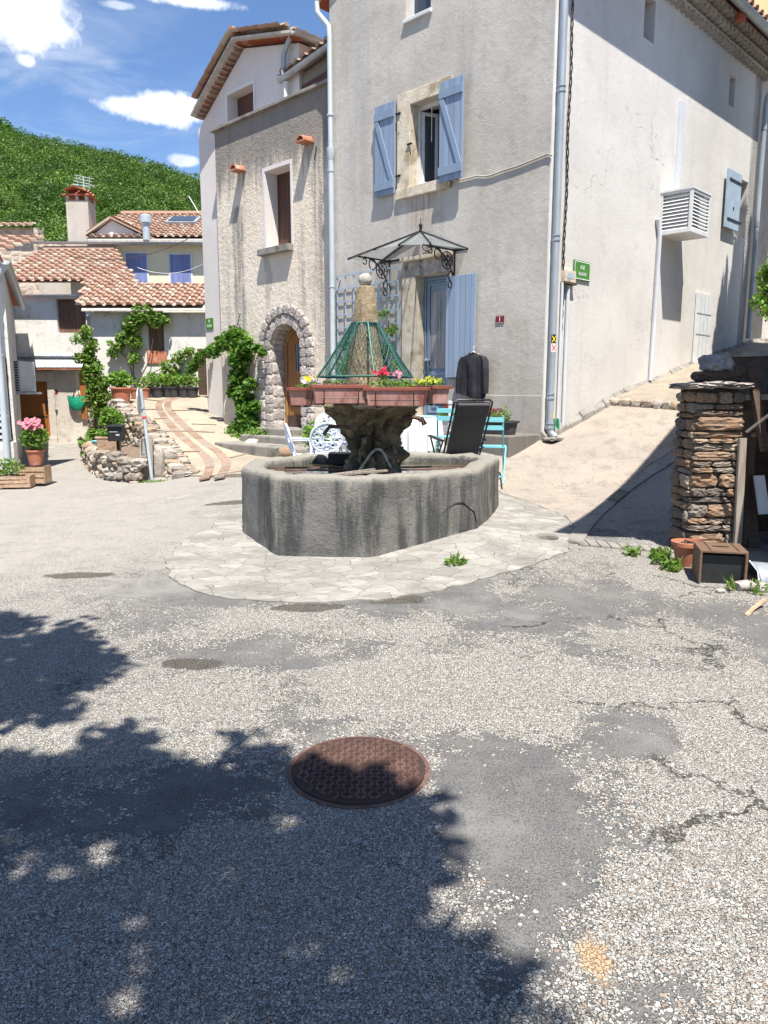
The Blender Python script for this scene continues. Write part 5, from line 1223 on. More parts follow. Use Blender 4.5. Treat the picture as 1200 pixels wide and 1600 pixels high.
m = MB(); m.box(c+Vector((0, -.03, .07)), (.95, .8, .02), (Vector((1, 0, 0)), Vector((0, 1, .42)).normalized(), Vector((0, -.42, 1)).normalized())); m.build('skylight_glass', 'glass', s_)
m = MB(); m.tube([(X_(308, 30), 30.5, 8.4), (X_(308, 30)-.35, 30.5, 9.0)], .02, 5); m.build('roof_aerial', 'quoin', h3_)
# rear wall strip, chimney, stone house
h4 = thing('stone_house', 'rough stone house with a tiled wall top at the far left below the hill', 'house', (X_(25, 29), 29.5, 1))
Y4 = 28.6; F4 = FY(Y4); M['farstone'] = slabmat('far_rubble', (.50, .38, .30), (.36, .27, .21), (.22, .17, .13), 3.2, (1, 1, 1), .05)
def far_rub():
    t = newmat('rubble_wall_far'); P = t.v('MULTIPLY', t.pos, (1, 1, 1.8)); v = t.vor(P, 3.0); e = t.vor(P, 3.0, 'DISTANCE_TO_EDGE'); rc = t.sep(v.outputs['Color'])
    col = t.mix(rc[0], (.52, .43, .34), (.34, .26, .20)); col = t.mix(t.rng(e.outputs[0], .02, .09, 1, 0), col, (.50, .45, .38)); t.put(t.b['Base Color'], col); t.b['Roughness'].default_value = .95
    bump(t, e.outputs[0], 1, .05); return t.mat
M['farrub'] = far_rub()
MB().fb(F4, X_(-160, Y4), X_(61, Y4), 0, -.5, 1, Z_(356, Y4)).build('front_wall', 'farrub', h4)
m = MB(); A = F4.p(X_(-160, Y4), -.3, Z_(352, Y4)+.1); roman_roof(m, A, (1, 0, 0), (0, -1, -.35), int((X_(62, Y4)-X_(-160, Y4))/.27), .27, .7); m.build('wall_top_tiles', 'tiles', h4, rec=False)
MB().fb(FY(28.2), X_(58, 28.2), X_(112, 28.2), 0, -.3, 1, Z_(380, 28.2)).build('annex_wall', 'w_chim', h4)
MB().fb(FY(28.1), X_(58, 28.1), X_(108, 28.1), .0, -.09, Z_(386, 28.1), Z_(381, 28.1)).build('annex_coping', 'farrub', h4)
ch = thing('stuccoed_chimney', 'tall square rendered chimney with a small tiled cap against the green hill', 'chimney', (X_(126, Y3), Y3+.2, 4))
m = MB(); xa_, xb_ = X_(109, Y3), X_(143, Y3)
m.fb(FY(Y3-.05), xa_, xb_, 0, -.7, 4, Z_(314, Y3)); m.hexa([F3.p(xa_+.02, .02, 4.5), F3.p(xb_+.12, .02, 4.5), F3.p(xb_+.12, .14, 4.5), F3.p(xa_+.02, .14, 4.5), F3.p(xa_+.02, .02, ze3-.1), F3.p(xb_-.05, .02, ze3-.1), F3.p(xb_-.05, .14, ze3-.1), F3.p(xa_+.02, .14, ze3-.1)])
m.build('shaft', 'w_chim', ch)
zc = Z_(314, Y3)
for x in (xa_+.06, (xa_+xb_)/2, xb_-.06):
    for y in (Y3, Y3+.6): MB().box((x, y+.02, zc+.09), (.1, .1, .18)).build('cap_pier', 'w_chim', ch)
m = MB(); cx = (xa_+xb_)/2; vs = [(xa_-.12, Y3-.15, zc+.18), (xb_+.12, Y3-.15, zc+.18), (xb_+.12, Y3+.75, zc+.18), (xa_-.12, Y3+.75, zc+.18), (cx, Y3+.3, zc+.42)]
m.add(vs, [(0, 1, 4), (1, 2, 4), (2, 3, 4), (3, 0, 4), (3, 2, 1, 0)]); roman_roof(m, Vector((cx, Y3-.16, zc+.42)), (0, 1, 0), (1, 0, -.45), 4, .23, .6); roman_roof(m, Vector((cx, Y3-.16, zc+.42)), (0, 1, 0), (-1, 0, -.45), 4, .23, .6); m.build('tiled_cap', 'tilesd', ch)
an = MB(); ax_ = X_(136, Y3+.8); ya = Y3+.9; zt = Z_(276, ya); an.tube([(ax_, ya, 5), (ax_, ya, zt)], .022, 5)
for k in range(7): z = zt-.02-.1*k; an.tube([(ax_-.28-.02*k, ya-.1, z+.05), (ax_+.3-.03*k, ya+.1, z-.03)], .010, 4)
for a in (-.25, .22): an.tube([(ax_+a, ya, zt), (ax_+a*.7, ya, zt-.65)], .01, 4)
an.tube([(ax_-.3, ya-.3, zt-.35), (ax_+.3, ya+.3, zt-.25)], .012, 4)
tag(an.build('television_antenna', 'zincl', loc=(ax_, ya, 5)), 'grey rooftop television antenna beside the tall rendered chimney', 'antenna')
PYREF = 610
# near-left house edge
h0_ = thing('left_edge_house', 'white house cut off by the left edge with a pale downspout and slatted shutter', 'house', (-8.5, 15, 0))
fa_, fb_, zt = (-6.62, 13.5), (-11.25, 23.4), Z_(408, 13.5)
m = MB(); m.hexa([Vector(q) for q in [(-13, 13.5, -.2), (-6.62, 13.5, -.2), (-11.2, 23.3, -.2), (-15, 23.3, -.2), (-13, 13.5, zt), (-6.62, 13.5, zt), (-11.2, 23.3, zt+.4), (-15, 23.3, zt+.4)]]); m.build('walls', 'w_white', h0_)
m = MB(); z_ = Z_(690, 13.5); m.box((-9.7, 13.42, z_/2-.1), (6.2, .14, z_+.2)); m.build('plinth', 'w_white', h0_, bev=.01)
m = MB(); roman_roof(m, Vector((-13, 15.5, zt+.75)), (1, 0, 0), (0, -1, -.33), 24, .265, 2.4); m.build('roof_tiles', 'tiles', h0_, rec=False)
m = MB(); m.hexa([Vector(q) for q in [(-13.2, 13.2, zt), (-6.5, 13.2, zt), (-10.9, 23.3, zt+.3), (-14, 23.3, zt+.3), (-13.2, 13.2, zt+.08), (-6.5, 13.2, zt+.08), (-10.9, 23.3, zt+.4), (-14, 23.3, zt+.4)]]); m.build('roof', 'tilesd', h0_)
m = MB(); gutter(m, (-6.42, 13.2, zt-.02), (-10.85, 23.2, zt+.25), .09); m.build('gutter', 'zinc', h0_, smooth=True)
m = MB(); x = X_(17, 13.4); m.tube([(-6.45, 13.35, zt-.05), (-6.6, 13.3, zt-.25), (-6.68, 13.3, zt-.5), (-6.68, 13.25, .15)], .055, 10); o_ = m.build('downspout', 'zincl', h0_, smooth=True)
for z in (Z_(470, 13.3), Z_(555, 13.3), Z_(650, 13.3)): m = MB(); collar(m, (-6.68, 13.3 if z > 1 else 13.26, z), .055, .03); m.build('pipe_bracket', 'zincl', o_)
m = MB(); sx0, sx1 = X_(-40, 13.4), X_(10, 13.4); z0_, z1_ = Z_(688, 13.4), Z_(560, 13.4); m.box(((sx0+sx1)/2, 13.47, (z0_+z1_)/2), (sx1-sx0, .05, z1_-z0_)); s_ = m.build('slatted_shutter', 'dark', h0_)
m = MB(); 
for k in range(13): z = z0_+(z1_-z0_)*(k+.5)/13; m.box(((sx0+sx1)/2, 13.43, z), (sx1-sx0-.08, .02, .055))
m.box((sx1-.02, 13.425, (z0_+z1_)/2), (.04, .03, z1_-z0_)); m.build('slats', 'white', s_)
uY = 17.5; uc = Vector((X_(36, uY), uY, (Z_(565, uY)+Z_(612, uY))/2)); uh = Z_(565, uY)-Z_(612, uY)
u_ = thing('wall_air_conditioner', 'outdoor air conditioning unit fixed in the shaded lane beside the orange door', 'air conditioner', (uc.x, uc.y, uc.z-uh/2))
m = MB(); m.box(uc, (.28, .75, uh)); m.build('casing', 'pvc', u_, bev=.01)
m = MB(); 
for k in range(12): m.box((uc.x-.0, uc.y-.385, uc.z-uh/2+uh*(k+.5)/12), (.2, .02, uh/26))
m.build('grille', 'black', u_); MB().box((uc.x, uc.y, uc.z-uh/2-.035), (.5, .8, .05)).build('bracket', 'zincl', u_)
# overhead wires
m = MB(); A = pix(100, 400, 22.0); 
def wire(A, B, sag, r=.007): return [A.lerp(B, k/16)-Vector((0, 0, sag*4*(k/16)*(1-k/16))) for k in range(17)]
m.tube(wire(pix(108, 400, 25), Vector((X_(305, 26.5), 26.5, Z_(372, 26.5))), .35), .012, 4); tag(m.build('overhead_wire', 'cable', loc=(X_(200, 25), 25.5, 5)), 'thin dark wire slung across the cream house above its shutters', 'cable')
m = MB(); m.tube(wire(pix(215, 418, 25), Vector((X_(330, 24), 24, Z_(410, 24))), .25), .008, 4); tag(m.build('lower_wire', 'quoin', loc=(X_(250, 25), 25, 4.5)), 'thin pale wire crossing below the shutters of the cream house', 'cable')
# dry-stone retaining wall
rw = MB(); top = [Vector((-3.5, 13.1, 0)), Vector((-4.37, 15, 0)), Vector((-5.5, 17, 0)), Vector((-7.2, 20, 0)), Vector((-8.25, 21.6, 0))]
pts = resample(top, .17)
for i, q in enumerate(pts[:-1]):
    d = (pts[i+1]-q).normalized(); out = Vector((-d.y, d.x, 0)); 
    if out.x > 0: out = -out
    ztp_ = tz(q.x, q.y); g_ = gz(q.x+out.x*.3, q.y+out.y*.3); z = g_-.05
    while z < ztp_+.02:
        h = .09+.11*rnd.random(); w_ = .15+.14*rnd.random(); k = min(1, (z+h-g_)/max(.2, ztp_-g_)); c = q+out*(.16-.12*k+.05*rnd.random())+d*(rnd.random()-.5)*.08
        rw.rock((c.x, c.y, z+h/2), (w_*1.15, .3, h*1.12), ax=(d, out, Vector((0, 0, 1))), jag=.35); z += h*.93
    for kk in range(2):
        c = q-out*(.05+.12*kk)+d*(rnd.random()-.5)*.1; s_ = .13+.13*rnd.random(); rw.rock((c.x, c.y, tz(c.x, c.y)+.015), (s_*1.3, s_, .07), ax=(d, out, Vector((0, 0, 1))), jag=.3)
tag(rw.build('retaining_wall', 'rubble', loc=(-5.5, 17, 0)), 'dry stone retaining wall holding up the cream terrace path', 'wall')
bd = MB(); line = [hit(*a).xy.to_3d() for a in [(134, 706), (140, 722), (150, 738), (168, 748), (190, 751), (214, 754)]]
for i, q in enumerate(resample(spline(line, 5), .19)):
    z = -.05; H_ = .42-.1*rnd.random()
    while z < H_: s_ = .10+.12*rnd.random(); bd.rock((q.x+.08*rnd.random(), q.y+.05*rnd.random(), z+s_*.4), (s_*1.5, .3, s_), jag=.35); z += s_*.85
tag(bd.build('planting_bed_wall', 'rubble'), 'low curved wall of loose brown stones round the planting bed below the mailbox', 'wall')
fill = [line[0].xy.to_tuple(), line[1].xy.to_tuple(), line[2].xy.to_tuple(), line[3].xy.to_tuple(), line[4].xy.to_tuple(), line[5].xy.to_tuple(), (-4.9, 15.6), (-6.3, 18.4), (-7.4, 20)]
struct(drape(fill, lambda x, y: gz(x, y)+.28, .0, .4, .3).build('bed_soil', 'soil', rec=False))
# ============================================================ FOUNTAIN
BAS = [(-1.46, 7.6), (-1.0, 6.8), (-.107, 6.66), (.92, 7.3), (1.36, 8.77), (1.09, 9.3), (0.0, 9.55), (-1.01, 9.2), (-1.5, 8.4)]
BC = Vector((-.06, 8.1, 0)); zR = .83
ft = thing('fountain', 'old octagonal stone village fountain with mossy central column and obelisk topped by a ball', 'fountain', (BC.x, BC.y, .1))
def basinmat():
    t = newmat('stained_basin_stone'); p = t.pos; z = t.sep(p)[2]
    col = t.mix(t.rng(t.noise(p, 2.4, 6, .6), .35, .65), (.105, .10, .092), (.165, .158, .143))
    st = t.noise(t.scl(p, (3.2, 3.2, .35)), 1.5, 7, .65)
    col = t.mix(t.rng(st, .46, .62, 0, .85), col, (.035, .036, .036))
    col = t.mix(t.rng(t.noise(t.scl(p, (2.6, 2.6, .5)), 1.9, 6, .7), .52, .68, 0, .8), col, (.27, .245, .195))
    rs = t.noise(t.scl(p, (4, 4, .3)), 1.1, 5, .6); col = t.mix(t.rng(rs, .62, .8, 0, .5), col, (.20, .11, .06))
    col = t.mix(t.rng(t.m('ADD', z, t.m('MULTIPLY', t.noise(p, 9, 5), .10)), .80, .875), col, (.23, .215, .18))
    col = t.mix(t.rng(t.noise(p, 38, 5, .7), .52, .75, 0, .6), col, (.045, .045, .042))
    t.put(t.b['Base Color'], col); t.b['Roughness'].default_value = .88
    bump(t, t.m('ADD', t.noise(p, 45, 4, .7), t.m('MULTIPLY', t.noise(p, 7, 5, .6), 2)), .8, .012); return t.mat
M['basin'] = basinmat()
def inset(poly, d):
    out = []; n = len(poly)
    for i in range(n):
        a, b, c = Vector(poly[i-1]), Vector(poly[i]), Vector(poly[(i+1) % n]); e1 = (b-a).normalized(); e2 = (c-b).normalized()
        n1_ = Vector((-e1.y, e1.x)); n2_ = Vector((-e2.y, e2.x)); m_ = (n1_+n2_).normalized(); out.append(b+m_*(d/max(.3, m_.dot(n1_))))
    return out
def ringpts(poly, per=7, rr=.05):
    """outline with softened corners"""
    P = [Vector(p) for p in poly]; n = len(P); out = []
    for i in range(n):
        a, b, c = P[i-1], P[i], P[(i+1) % n]; u = (a-b).normalized()*rr; v = (c-b).normalized()*rr
        for k in range(4): s_ = k/3; out.append((b+u)*(1-s_)**2+b*2*s_*(1-s_)+(b+v)*s_**2)
        for k in range(1, per): out.append((b+v).lerp(c+(b-c).normalized()*rr, k/per))
    return out
def basin():
    m = MB(); O = [Vector((p[0], p[1])) for p in BAS]; rows = []
    for (ins_, z) in ((0, -.12), (0, .10), (0, .30), (.004, .50), (.004, .70), (.002, zR-.05), (.012, zR-.015), (.03, zR), (.10, zR+.004), (.19, zR), (.215, zR-.02), (.225, zR-.06), (.235, .3)):
        q = ringpts([p for p in inset(BAS, ins_)]); rows.append([(p.x+.006*math.sin(i*1.7+z*9), p.y+.006*math.cos(i*2.3+z*7), z+(.008*math.sin(i*.9)+.006*math.sin(i*2.3) if z > zR-.05 else 0)) for i, p in enumerate(q)])
    n = len(rows[0]); V = [v for r in rows for v in r]; F = [(j*n+i, j*n+(i+1) % n, (j+1)*n+(i+1) % n, (j+1)*n+i) for j in range(len(rows)-1) for i in range(n)]
    F.append(tuple((len(rows)-1)*n+i for i in range(n))); m.add(V, F); return m
bs = basin().build('basin', 'basin', ft, smooth=True)
m = MB(); q = inset(BAS, .22); m.add([(p.x, p.y, .735) for p in q], [tuple(range(len(q)))]); m.build('water', 'water', ft, rec=False)
# crack in the front right panel
m = MB(); a3, b3 = Vector((*BAS[2], 0)), Vector((*BAS[3], 0)); nn = Vector((b3.y-a3.y, -(b3.x-a3.x), 0)).normalized(); FK = Frame(a3, (b3-a3).normalized(), nn)
pc = [FK.p(FK.t(x, y, .0), .0, FK.z(x, y, .0)) for x, y in ((690, 803), (700, 793), (712, 786), (724, 785), (733, 794), (741, 800), (744, 812), (750, 822))]
m.tube(pc, [.001, .003, .004, .005, .006, .006, .005, .002], 5); m.build('crack', 'black', bs)
cc = Vector((-.13, 8.02, 0))
def mossy():
    t = newmat('mossy_tufa'); p = t.pos
    col = t.mix(t.rng(t.noise(p, 4, 7, .7), .35, .65), (.20, .155, .095), (.07, .06, .04))
    col = t.mix(t.rng(t.noise(p, 7, 6, .7), .46, .62, 0, .9), col, (.36, .29, .19)); col = t.mix(t.rng(t.noise(p, 5.3, 6, .75), .56, .68, 0, .8), col, (.10, .12, .025))
    col = t.mix(t.rng(t.noise(t.scl(p, (9, 9, .8)), 1.1, 5), .62, .72, 0, .7), col, (.17, .18, .18))
    t.put(t.b['Base Color'], col); t.b['Roughness'].default_value = .8; bump(t, t.noise(p, 14, 8, .75), 1, .06); return t.mat
M['mossy'] = mossy()
def rough_lathe(prof, c, seg, amp, fr_=1.0, seed=0, rows=46):
    prof = [Vector(p) for p in prof]; L = [0]
    for a, b in zip(prof, prof[1:]): L.append(L[-1]+(b-a).length)
    V = []; 
    for j in range(rows):
        s_ = L[-1]*j/(rows-1); i = max(k for k in range(len(L)) if L[k] <= s_+1e-9); i = min(i, len(prof)-2); p = prof[i].lerp(prof[i+1], (s_-L[i])/(L[i+1]-L[i]))
        for k in range(seg):
            a = 2*math.pi*k/seg; x, y, z = math.cos(a), math.sin(a), p.y
            from mathutils import noise as mn
            d = mn.fractal(Vector((x*2.2*fr_+seed, y*2.2*fr_, z*4*fr_)), 1, 2, 5)*amp; V.append((c.x+x*(p.x+d), c.y+y*(p.x+d), z+d*.2))
    m = MB(); F = [(j*seg+i, j*seg+(i+1) % seg, (j+1)*seg+(i+1) % seg, (j+1)*seg+i) for j in range(rows-1) for i in range(seg)]+[tuple((rows-1)*seg+i for i in range(seg))]
    return m.add(V, F)
m = rough_lathe([(.29, .4), (.265, .75), (.24, .92), (.22, 1.05), (.24, 1.14), (.31, 1.25), (.41, 1.36), (.48, 1.43), (.46, 1.47), (.3, 1.50)], cc, 64, .16, 1.2, 2, 72)
colm = m.build('column', 'mossy', ft, smooth=True)
m = rough_lathe([(.40, 1.41), (.47, 1.43), (.50, 1.45), (.50, 1.50), (.46, 1.52), (.2, 1.52)], cc, 40, .03, 1, 5, 16); m.build('bowl_rim', 'stonegrey', ft, smooth=True)
t = newmat('lichened_obelisk'); col = t.mix(t.rng(t.noise(t.pos, 9, 6, .7), .35, .65), (.36, .28, .17), (.17, .125, .08)); col = t.mix(t.rng(t.noise(t.pos, 26, 5, .7), .55, .68, 0, .8), col, (.12, .10, .07)); col = t.mix(t.rng(t.noise(t.pos, 17, 5, .7), .6, .72), col, (.46, .38, .22))
t.put(t.b['Base Color'], col); t.b['Roughness'].default_value = .95; bump(t, t.noise(t.pos, 40, 6, .7), 1, .015); M['obelisk'] = t.mat
oc = Vector((-.195, 8.05, 0)); m = MB(); V = []; rows = [(.205, 1.5), (.185, 1.75), (.15, 2.1), (.118, 2.4), (.098, 2.6), (.085, 2.655), (.05, 2.67)]; S = 16
for r_, z in rows:
    for k in range(S):
        a = 2*math.pi*k/S; q = r_/(abs(math.cos(a*1))**5+abs(math.sin(a))**5)**.2*.92; q = q*.75+r_*.25; V.append((oc.x+q*math.cos(a+.5)+.004*math.sin(k*3+z*20), oc.y+q*math.sin(a+.5), z))
m.add(V, [(j*S+i, j*S+(i+1) % S, (j+1)*S+(i+1) % S, (j+1)*S+i) for j in range(len(rows)-1) for i in range(S)]+[tuple((len(rows)-1)*S+i for i in range(S))])
m.build('obelisk', 'obelisk', ft, smooth=True)
M['ballst'] = simple('ball_stone', (.46, .44, .38), (.28, .25, .21), 14, .9, 40, .5, .004, c3=(.14, .13, .11), s3=9)
m = MB(); K = 14; V = [(.045, -.085), (.05, -.07)]+[(.070*math.sin(math.pi*k/K), -.070*math.cos(math.pi*k/K)) for k in range(2, K)]+[(.002, .070)]; m.lathe(V, (oc.x, oc.y, 2.73), 20); m.build('stone_ball', 'ballst', ft, smooth=True)
# iron spout with small outlet, bars and boards in the basin
m = MB(); m.tube([(cc.x+.2, cc.y-.1, 1.30), (cc.x+.42, cc.y-.2, 1.33), (cc.x+.52, cc.y-.24, 1.31), (cc.x+.55, cc.y-.25, 1.25)], [.02, .02, .025, .03], 8); m.tube([(cc.x+.44, cc.y-.2, 1.33), (cc.x+.45, cc.y-.2, 1.45)], .012, 6); m.build('iron_spout', 'rust', ft)
m = MB(); m.tube([(cc.x-.2, cc.y-.2, 1.22), (cc.x-.42, cc.y-.38, 1.24), (cc.x-.48, cc.y-.42, 1.16)], .02, 8); m.build('iron_spout', 'rust', ft)
for dy in (-.13, .13):
    m = MB(); m.beam((-1.28, cc.y+dy-.1, zR-.055), (-.3, cc.y+dy-.05, zR-.055), .03, .018); m.build('iron_bar', 'rust', ft)
    m = MB(); m.beam((.15, cc.y+dy-.05, zR-.055), (1.02, cc.y+dy+.1, zR-.055), .03, .018); m.build('iron_bar', 'rust', ft)
for k in (0, 1): m = MB(); m.beam((-.52+.05*k, 6.98+.02*k, zR-.015), (-.1+.13*k, 7.55-.1*k, zR-.02), .035, .02); o_ = tag(m.build('wooden_stick', 'greywood'), ('longer' if k else 'shorter')+' pale wooden stick lying across the front rim of the fountain basin', 'stick', 'sticks on the fountain rim')
m = MB(); m.beam((-.66, 8.95, zR-.03), (-.18, 8.95, zR-.03), .3, .13); tag(m.build('black_trough', 'black', bev=.01), 'flat black trough resting inside the back of the fountain basin', 'trough')
m = MB(); pts = [cc+Vector((math.cos(a)*r_, math.sin(a)*r_, z)) for a, r_, z in ((-2.0, .30, .78), (-1.8, .30, .86), (-1.6, .29, .95), (-1.35, .28, 1.0), (-1.15, .29, .97), (-1.0, .30, .88), (-.8, .31, .78))]
m.tube(spline(pts, 5), .014, 6); m.build('mineral_crust', 'ballst', colm)
# green wire cage
cg = thing('wire_cage', 'green conical wire mesh cage around the obelisk above the flower boxes', 'wire cage', (oc.x, oc.y, 1.73))
zc0, zc1, rc0, rc1 = 1.74, 2.29, .51, .145; S = 8
cv = lambda k, z0_=0: None
def cpt(ang, u):   # u 0 bottom .. 1 top on an octagonal cone
    k = math.floor(ang/(math.pi/4)); f = ang/(math.pi/4)-k; a0_, a1_ = k*math.pi/4+.2, (k+1)*math.pi/4+.2; r_ = rc0+(rc1-rc0)*u
    p = Vector((math.cos(a0_), math.sin(a0_), 0)).lerp(Vector((math.cos(a1_), math.sin(a1_), 0)), f)*r_; sag = -.03*math.sin(u*math.pi)
    return Vector((oc.x, oc.y, zc0+(zc1-zc0)*u))+p*(1+sag)
m = MB()
for k in range(8): m.tube([cpt(k*math.pi/4+1e-6, u/6) for u in range(7)], .011, 6)
for u, r_ in ((0, .012), (1, .011)): m.tube([cpt(k*math.pi/4+1e-6, u) for k in range(8)], r_, 6, closed=True)
m.build('cage_frame', 'greenmesh', cg)
m = MB(); NW = 40
for dr_ in (-1, 1):
    for k in range(NW): m.tube([cpt(((k/NW+dr_*u/12*.22) % 1)*2*math.pi, u/12) for u in range(13)], .0025, 3, cap=False)
m.build('wire_netting', 'greenmesh', cg)
# ------------------------------------------------------------ plants helpers
def bush_pts(c, r, n, flat=1.0):
    d = NR.normal(size=(n, 3)); d /= np.linalg.norm(d, axis=1)[:, None]; rr = NR.random(n)**.45
    q = d*rr[:, None]*np.array([r[0], r[1], r[2]]) ; return q+np.array(c)
def flowers(c, r, n, s_, mat, parent, name='flowers'):
    m = MB(); P = bush_pts(c, r, n)
    for p in P:
        k = 5; a0_ = rnd.random()*6.28; tl = Vector((rnd.uniform(-.5, .5), -1, rnd.uniform(.1, .9))).normalized(); x = tl.cross(Vector((0, 0, 1))).normalized(); y = x.cross(tl); p = Vector(p)
        for j in range(k):
            a = a0_+j*2*math.pi/k; d = x*math.cos(a)+y*math.sin(a); e = x*math.cos(a+1.57)+y*math.sin(a+1.57)
            m.add([p, p+d*s_*.6+e*s_*.42+tl*s_*.1, p+d*s_+tl*s_*.2, p+d*s_*.6-e*s_*.42+tl*s_*.1], [(0, 1, 2, 3)])
    return m.build(name, mat, parent, rec=False)
def box_planter(fr_c, rz, L, W, H, mats=('planterplast', 'planterrim'), name='flower_box', label='', cat='flower box', group=None, soil=True):
    """tapered trough with a thick rim; modelled at the origin and then placed"""
    o = thing(name, label, cat, (0, 0, 0), 0, group); m = MB(); k = .8
    b = [Vector((sx*L/2*(.93), sy*W/2*k, 0)) for sx, sy in ((-1, -1), (1, -1), (1, 1), (-1, 1))]; t_ = [Vector((sx*L/2, sy*W/2, H-.03)) for sx, sy in ((-1, -1), (1, -1), (1, 1), (-1, 1))]
    m.hexa(b+t_); m.build('trough', mats[0], o, bev=.008)
    m = MB()
    for s_ in (-1, 1): m.box((0, s_*(W/2), H-.015), (L+.05, .024, .034)); m.box((s_*(L/2+.008), 0, H-.016), (.024, W-.026, .034))
    m.build('rim', mats[1], o, bev=.005)
    if soil: m = MB(); m.box((0, 0, H-.028), (L-.02, W-.02, .02)); m.build('soil', 'soil', o)
    o.location = fr_c; o.rotation_euler.z = rz; return o
def leaves_in(o, c, r, n, size, mat, name='foliage', up=.3, stems=0):
    m = MB(); m.leaves(bush_pts(c, r, n), size, up)
    q = o.location.copy(); o.location = (0, 0, 0); rz = o.rotation_euler.z; o.rotation_euler.z = 0; ob = m.build(name, mat, o, rec=False); o.location = q; o.rotation_euler.z = rz; return ob
def flowers_in(o, c, r, n, s_, mat, name='flowers'):
    q = o.location.copy(); o.location = (0, 0, 0); ob = flowers(c, r, n, s_, mat, o, name); o.location = q; return ob
zb_ = 1.505
boxes = [((-.79, 7.84), 1.22, .46, 'flower box with yellow and lilac pansies at the left end of the fountain'), ((-.43, 7.42), .16, .52, 'sun bleached flower box with dried brown seedlings at the left front of the fountain'),
         ((.125, 7.38), -.20, .58, 'flower box with crimson petunias at the right front of the fountain'), ((.47, 7.80), -1.12, .46, 'flower box overflowing with yellow green blooms at the right end of the fountain'),
         ((.26, 8.50), .45, .5, 'flower box with low green leaves at the back right of the fountain'), ((-.50, 8.52), -.45, .5, 'flower box with low green leaves at the back left of the fountain')]
for i, (p, rz, L, lab) in enumerate(boxes):
    z = zb_-.045+(-.012, .012, -.012, .006, 0, .01)[i]; o = box_planter((p[0], p[1], z), rz, L, .20, .18, label=lab, group='terracotta flower boxes round the fountain column')
    qz = o.location.copy(); rzz = rz; o.location = (0, 0, 0); o.rotation_euler.z = 0
    for sx in (-L*.32, L*.32):
        m = MB(); m.tube([(sx, -.13, .13), (sx, -.115, .03), (sx, -.09, -.012), (sx, .12, -.012)], .005, 5); m.build('bracket', 'iron', o)
    m = MB(); m.tube([(-L*.42, -.112, .055), (L*.42, -.112, .055)], .004, 5); m.build('bracket_rail', 'iron', o)
    o.location = qz; o.rotation_euler.z = rzz
    if i == 0: leaves_in(o, (0, 0, .2), (.22, .08, .05), 90, .035, 'leafmix'); flowers_in(o, (.05, 0, .27), (.18, .07, .035), 9, .034, 'fyellow', 'yellow_flowers'); flowers_in(o, (-.02, -.03, .25), (.16, .06, .03), 8, .032, 'fwhite', 'lilac_flowers')
    if i == 1: m = MB(); leaves_in(o, (0, 0, .19), (.27, .08, .02), 260, .02, M['soil'] if False else 'brownlitter' if 'brownlitter' in M else 'soil', 'dried_seedlings'); leaves_in(o, (-.05, .03, .2), (.2, .05, .03), 30, .03, 'leafmix')
    if i == 2: leaves_in(o, (-.05, 0, .21), (.24, .08, .05), 170, .035, 'leaflight'); flowers_in(o, (-.16, 0, .32), (.08, .05, .06), 9, .028, 'fred', 'crimson_flowers'); flowers_in(o, (.0, 0, .30), (.06, .05, .03), 4, .024, 'fpink', 'pink_flowers'); leaves_in(o, (-.14, 0, .26), (.05, .03, .07), 60, .03, 'leafmix', 'stems')
    if i == 3: leaves_in(o, (0, 0, .21), (.26, .10, .05), 240, .035, 'leaflight'); flowers_in(o, (.0, -.02, .235), (.25, .10, .035), 60, .022, 'flemon', 'lemon_flowers')
    if i > 3: leaves_in(o, (0, 0, .21), (.25, .08, .04), 140, .035, 'leafmix')
# ============================================================ FURNITURE
def garden_chair(label):
    o = thing('garden_chair', label, 'chair', (0, 0, 0), 0, 'white ornate garden chairs')
    m = MB(); m.lathe([(.185, .43), (.20, .435), (.20, .455), (.185, .46)], (0, 0, 0), 24)
    for k in range(12): a = k*math.pi/6; m.tube([(math.cos(a)*.05, math.sin(a)*.05, .45), (math.cos(a)*.19, math.sin(a)*.19, .45)], .009, 5)
    for r_ in (.05, .12): m.tube([(math.cos(a)*r_, math.sin(a)*r_, .45) for a in [k*math.pi/10 for k in range(20)]], .009, 5, closed=True)
    m.build('seat', 'castwhite', o)
    for sx in (-1, 1):
        for sy in (-1, 1): MB().tube([(sx*.13, sy*.13, .44), (sx*.17, sy*.17, .30), (sx*.14, sy*.14, .14), (sx*.20, sy*.20, 0)], [.016, .013, .012, .016], 6).build('leg', 'castwhite', o, smooth=True)
    m = MB(); by = lambda z: .19+(z-.45)*.22
    el = lambda rx, rz, c, n=28: [(math.cos(a)*rx, by(c+math.sin(a)*rz), c+math.sin(a)*rz) for a in [k*2*math.pi/n for k in range(n)]]
    m.tube(el(.21, .19, .68), .014, 6, closed=True); m.tube(el(.185, .165, .68), .006, 5, closed=True); m.tube(el(.07, .065, .68), .010, 5, closed=True)
    for k in range(10):
        a = k*math.pi/5; m.tube([(math.cos(a)*.07, by(.68+math.sin(a)*.065), .68+math.sin(a)*.065), (math.cos(a)*.19, by(.68+math.sin(a)*.17), .68+math.sin(a)*.17)], .009, 5)
        a += .31; c = (math.cos(a)*.135, 0, .68+math.sin(a)*.125); m.tube([(c[0]+math.cos(b)*.03, by(c[2]+math.sin(b)*.03), c[2]+math.sin(b)*.03) for b in [q*math.pi/4 for q in range(8)]], .008, 4, closed=True)
    for sx in (-1, 1): m.tube([(sx*.15, .15, .45), (sx*.17, .19, .52), (sx*.19, .215, .62)], .013, 6)
    m.build('backrest', 'castwhite', o)
    for sx in (-1, 1): MB().tube([(sx*.20, .21, .66), (sx*.24, .1, .66), (sx*.24, -.08, .65), (sx*.19, -.12, .60), (sx*.18, -.08, .46)], .011, 6).build('armrest', 'castwhite', o, smooth=True)
    return o
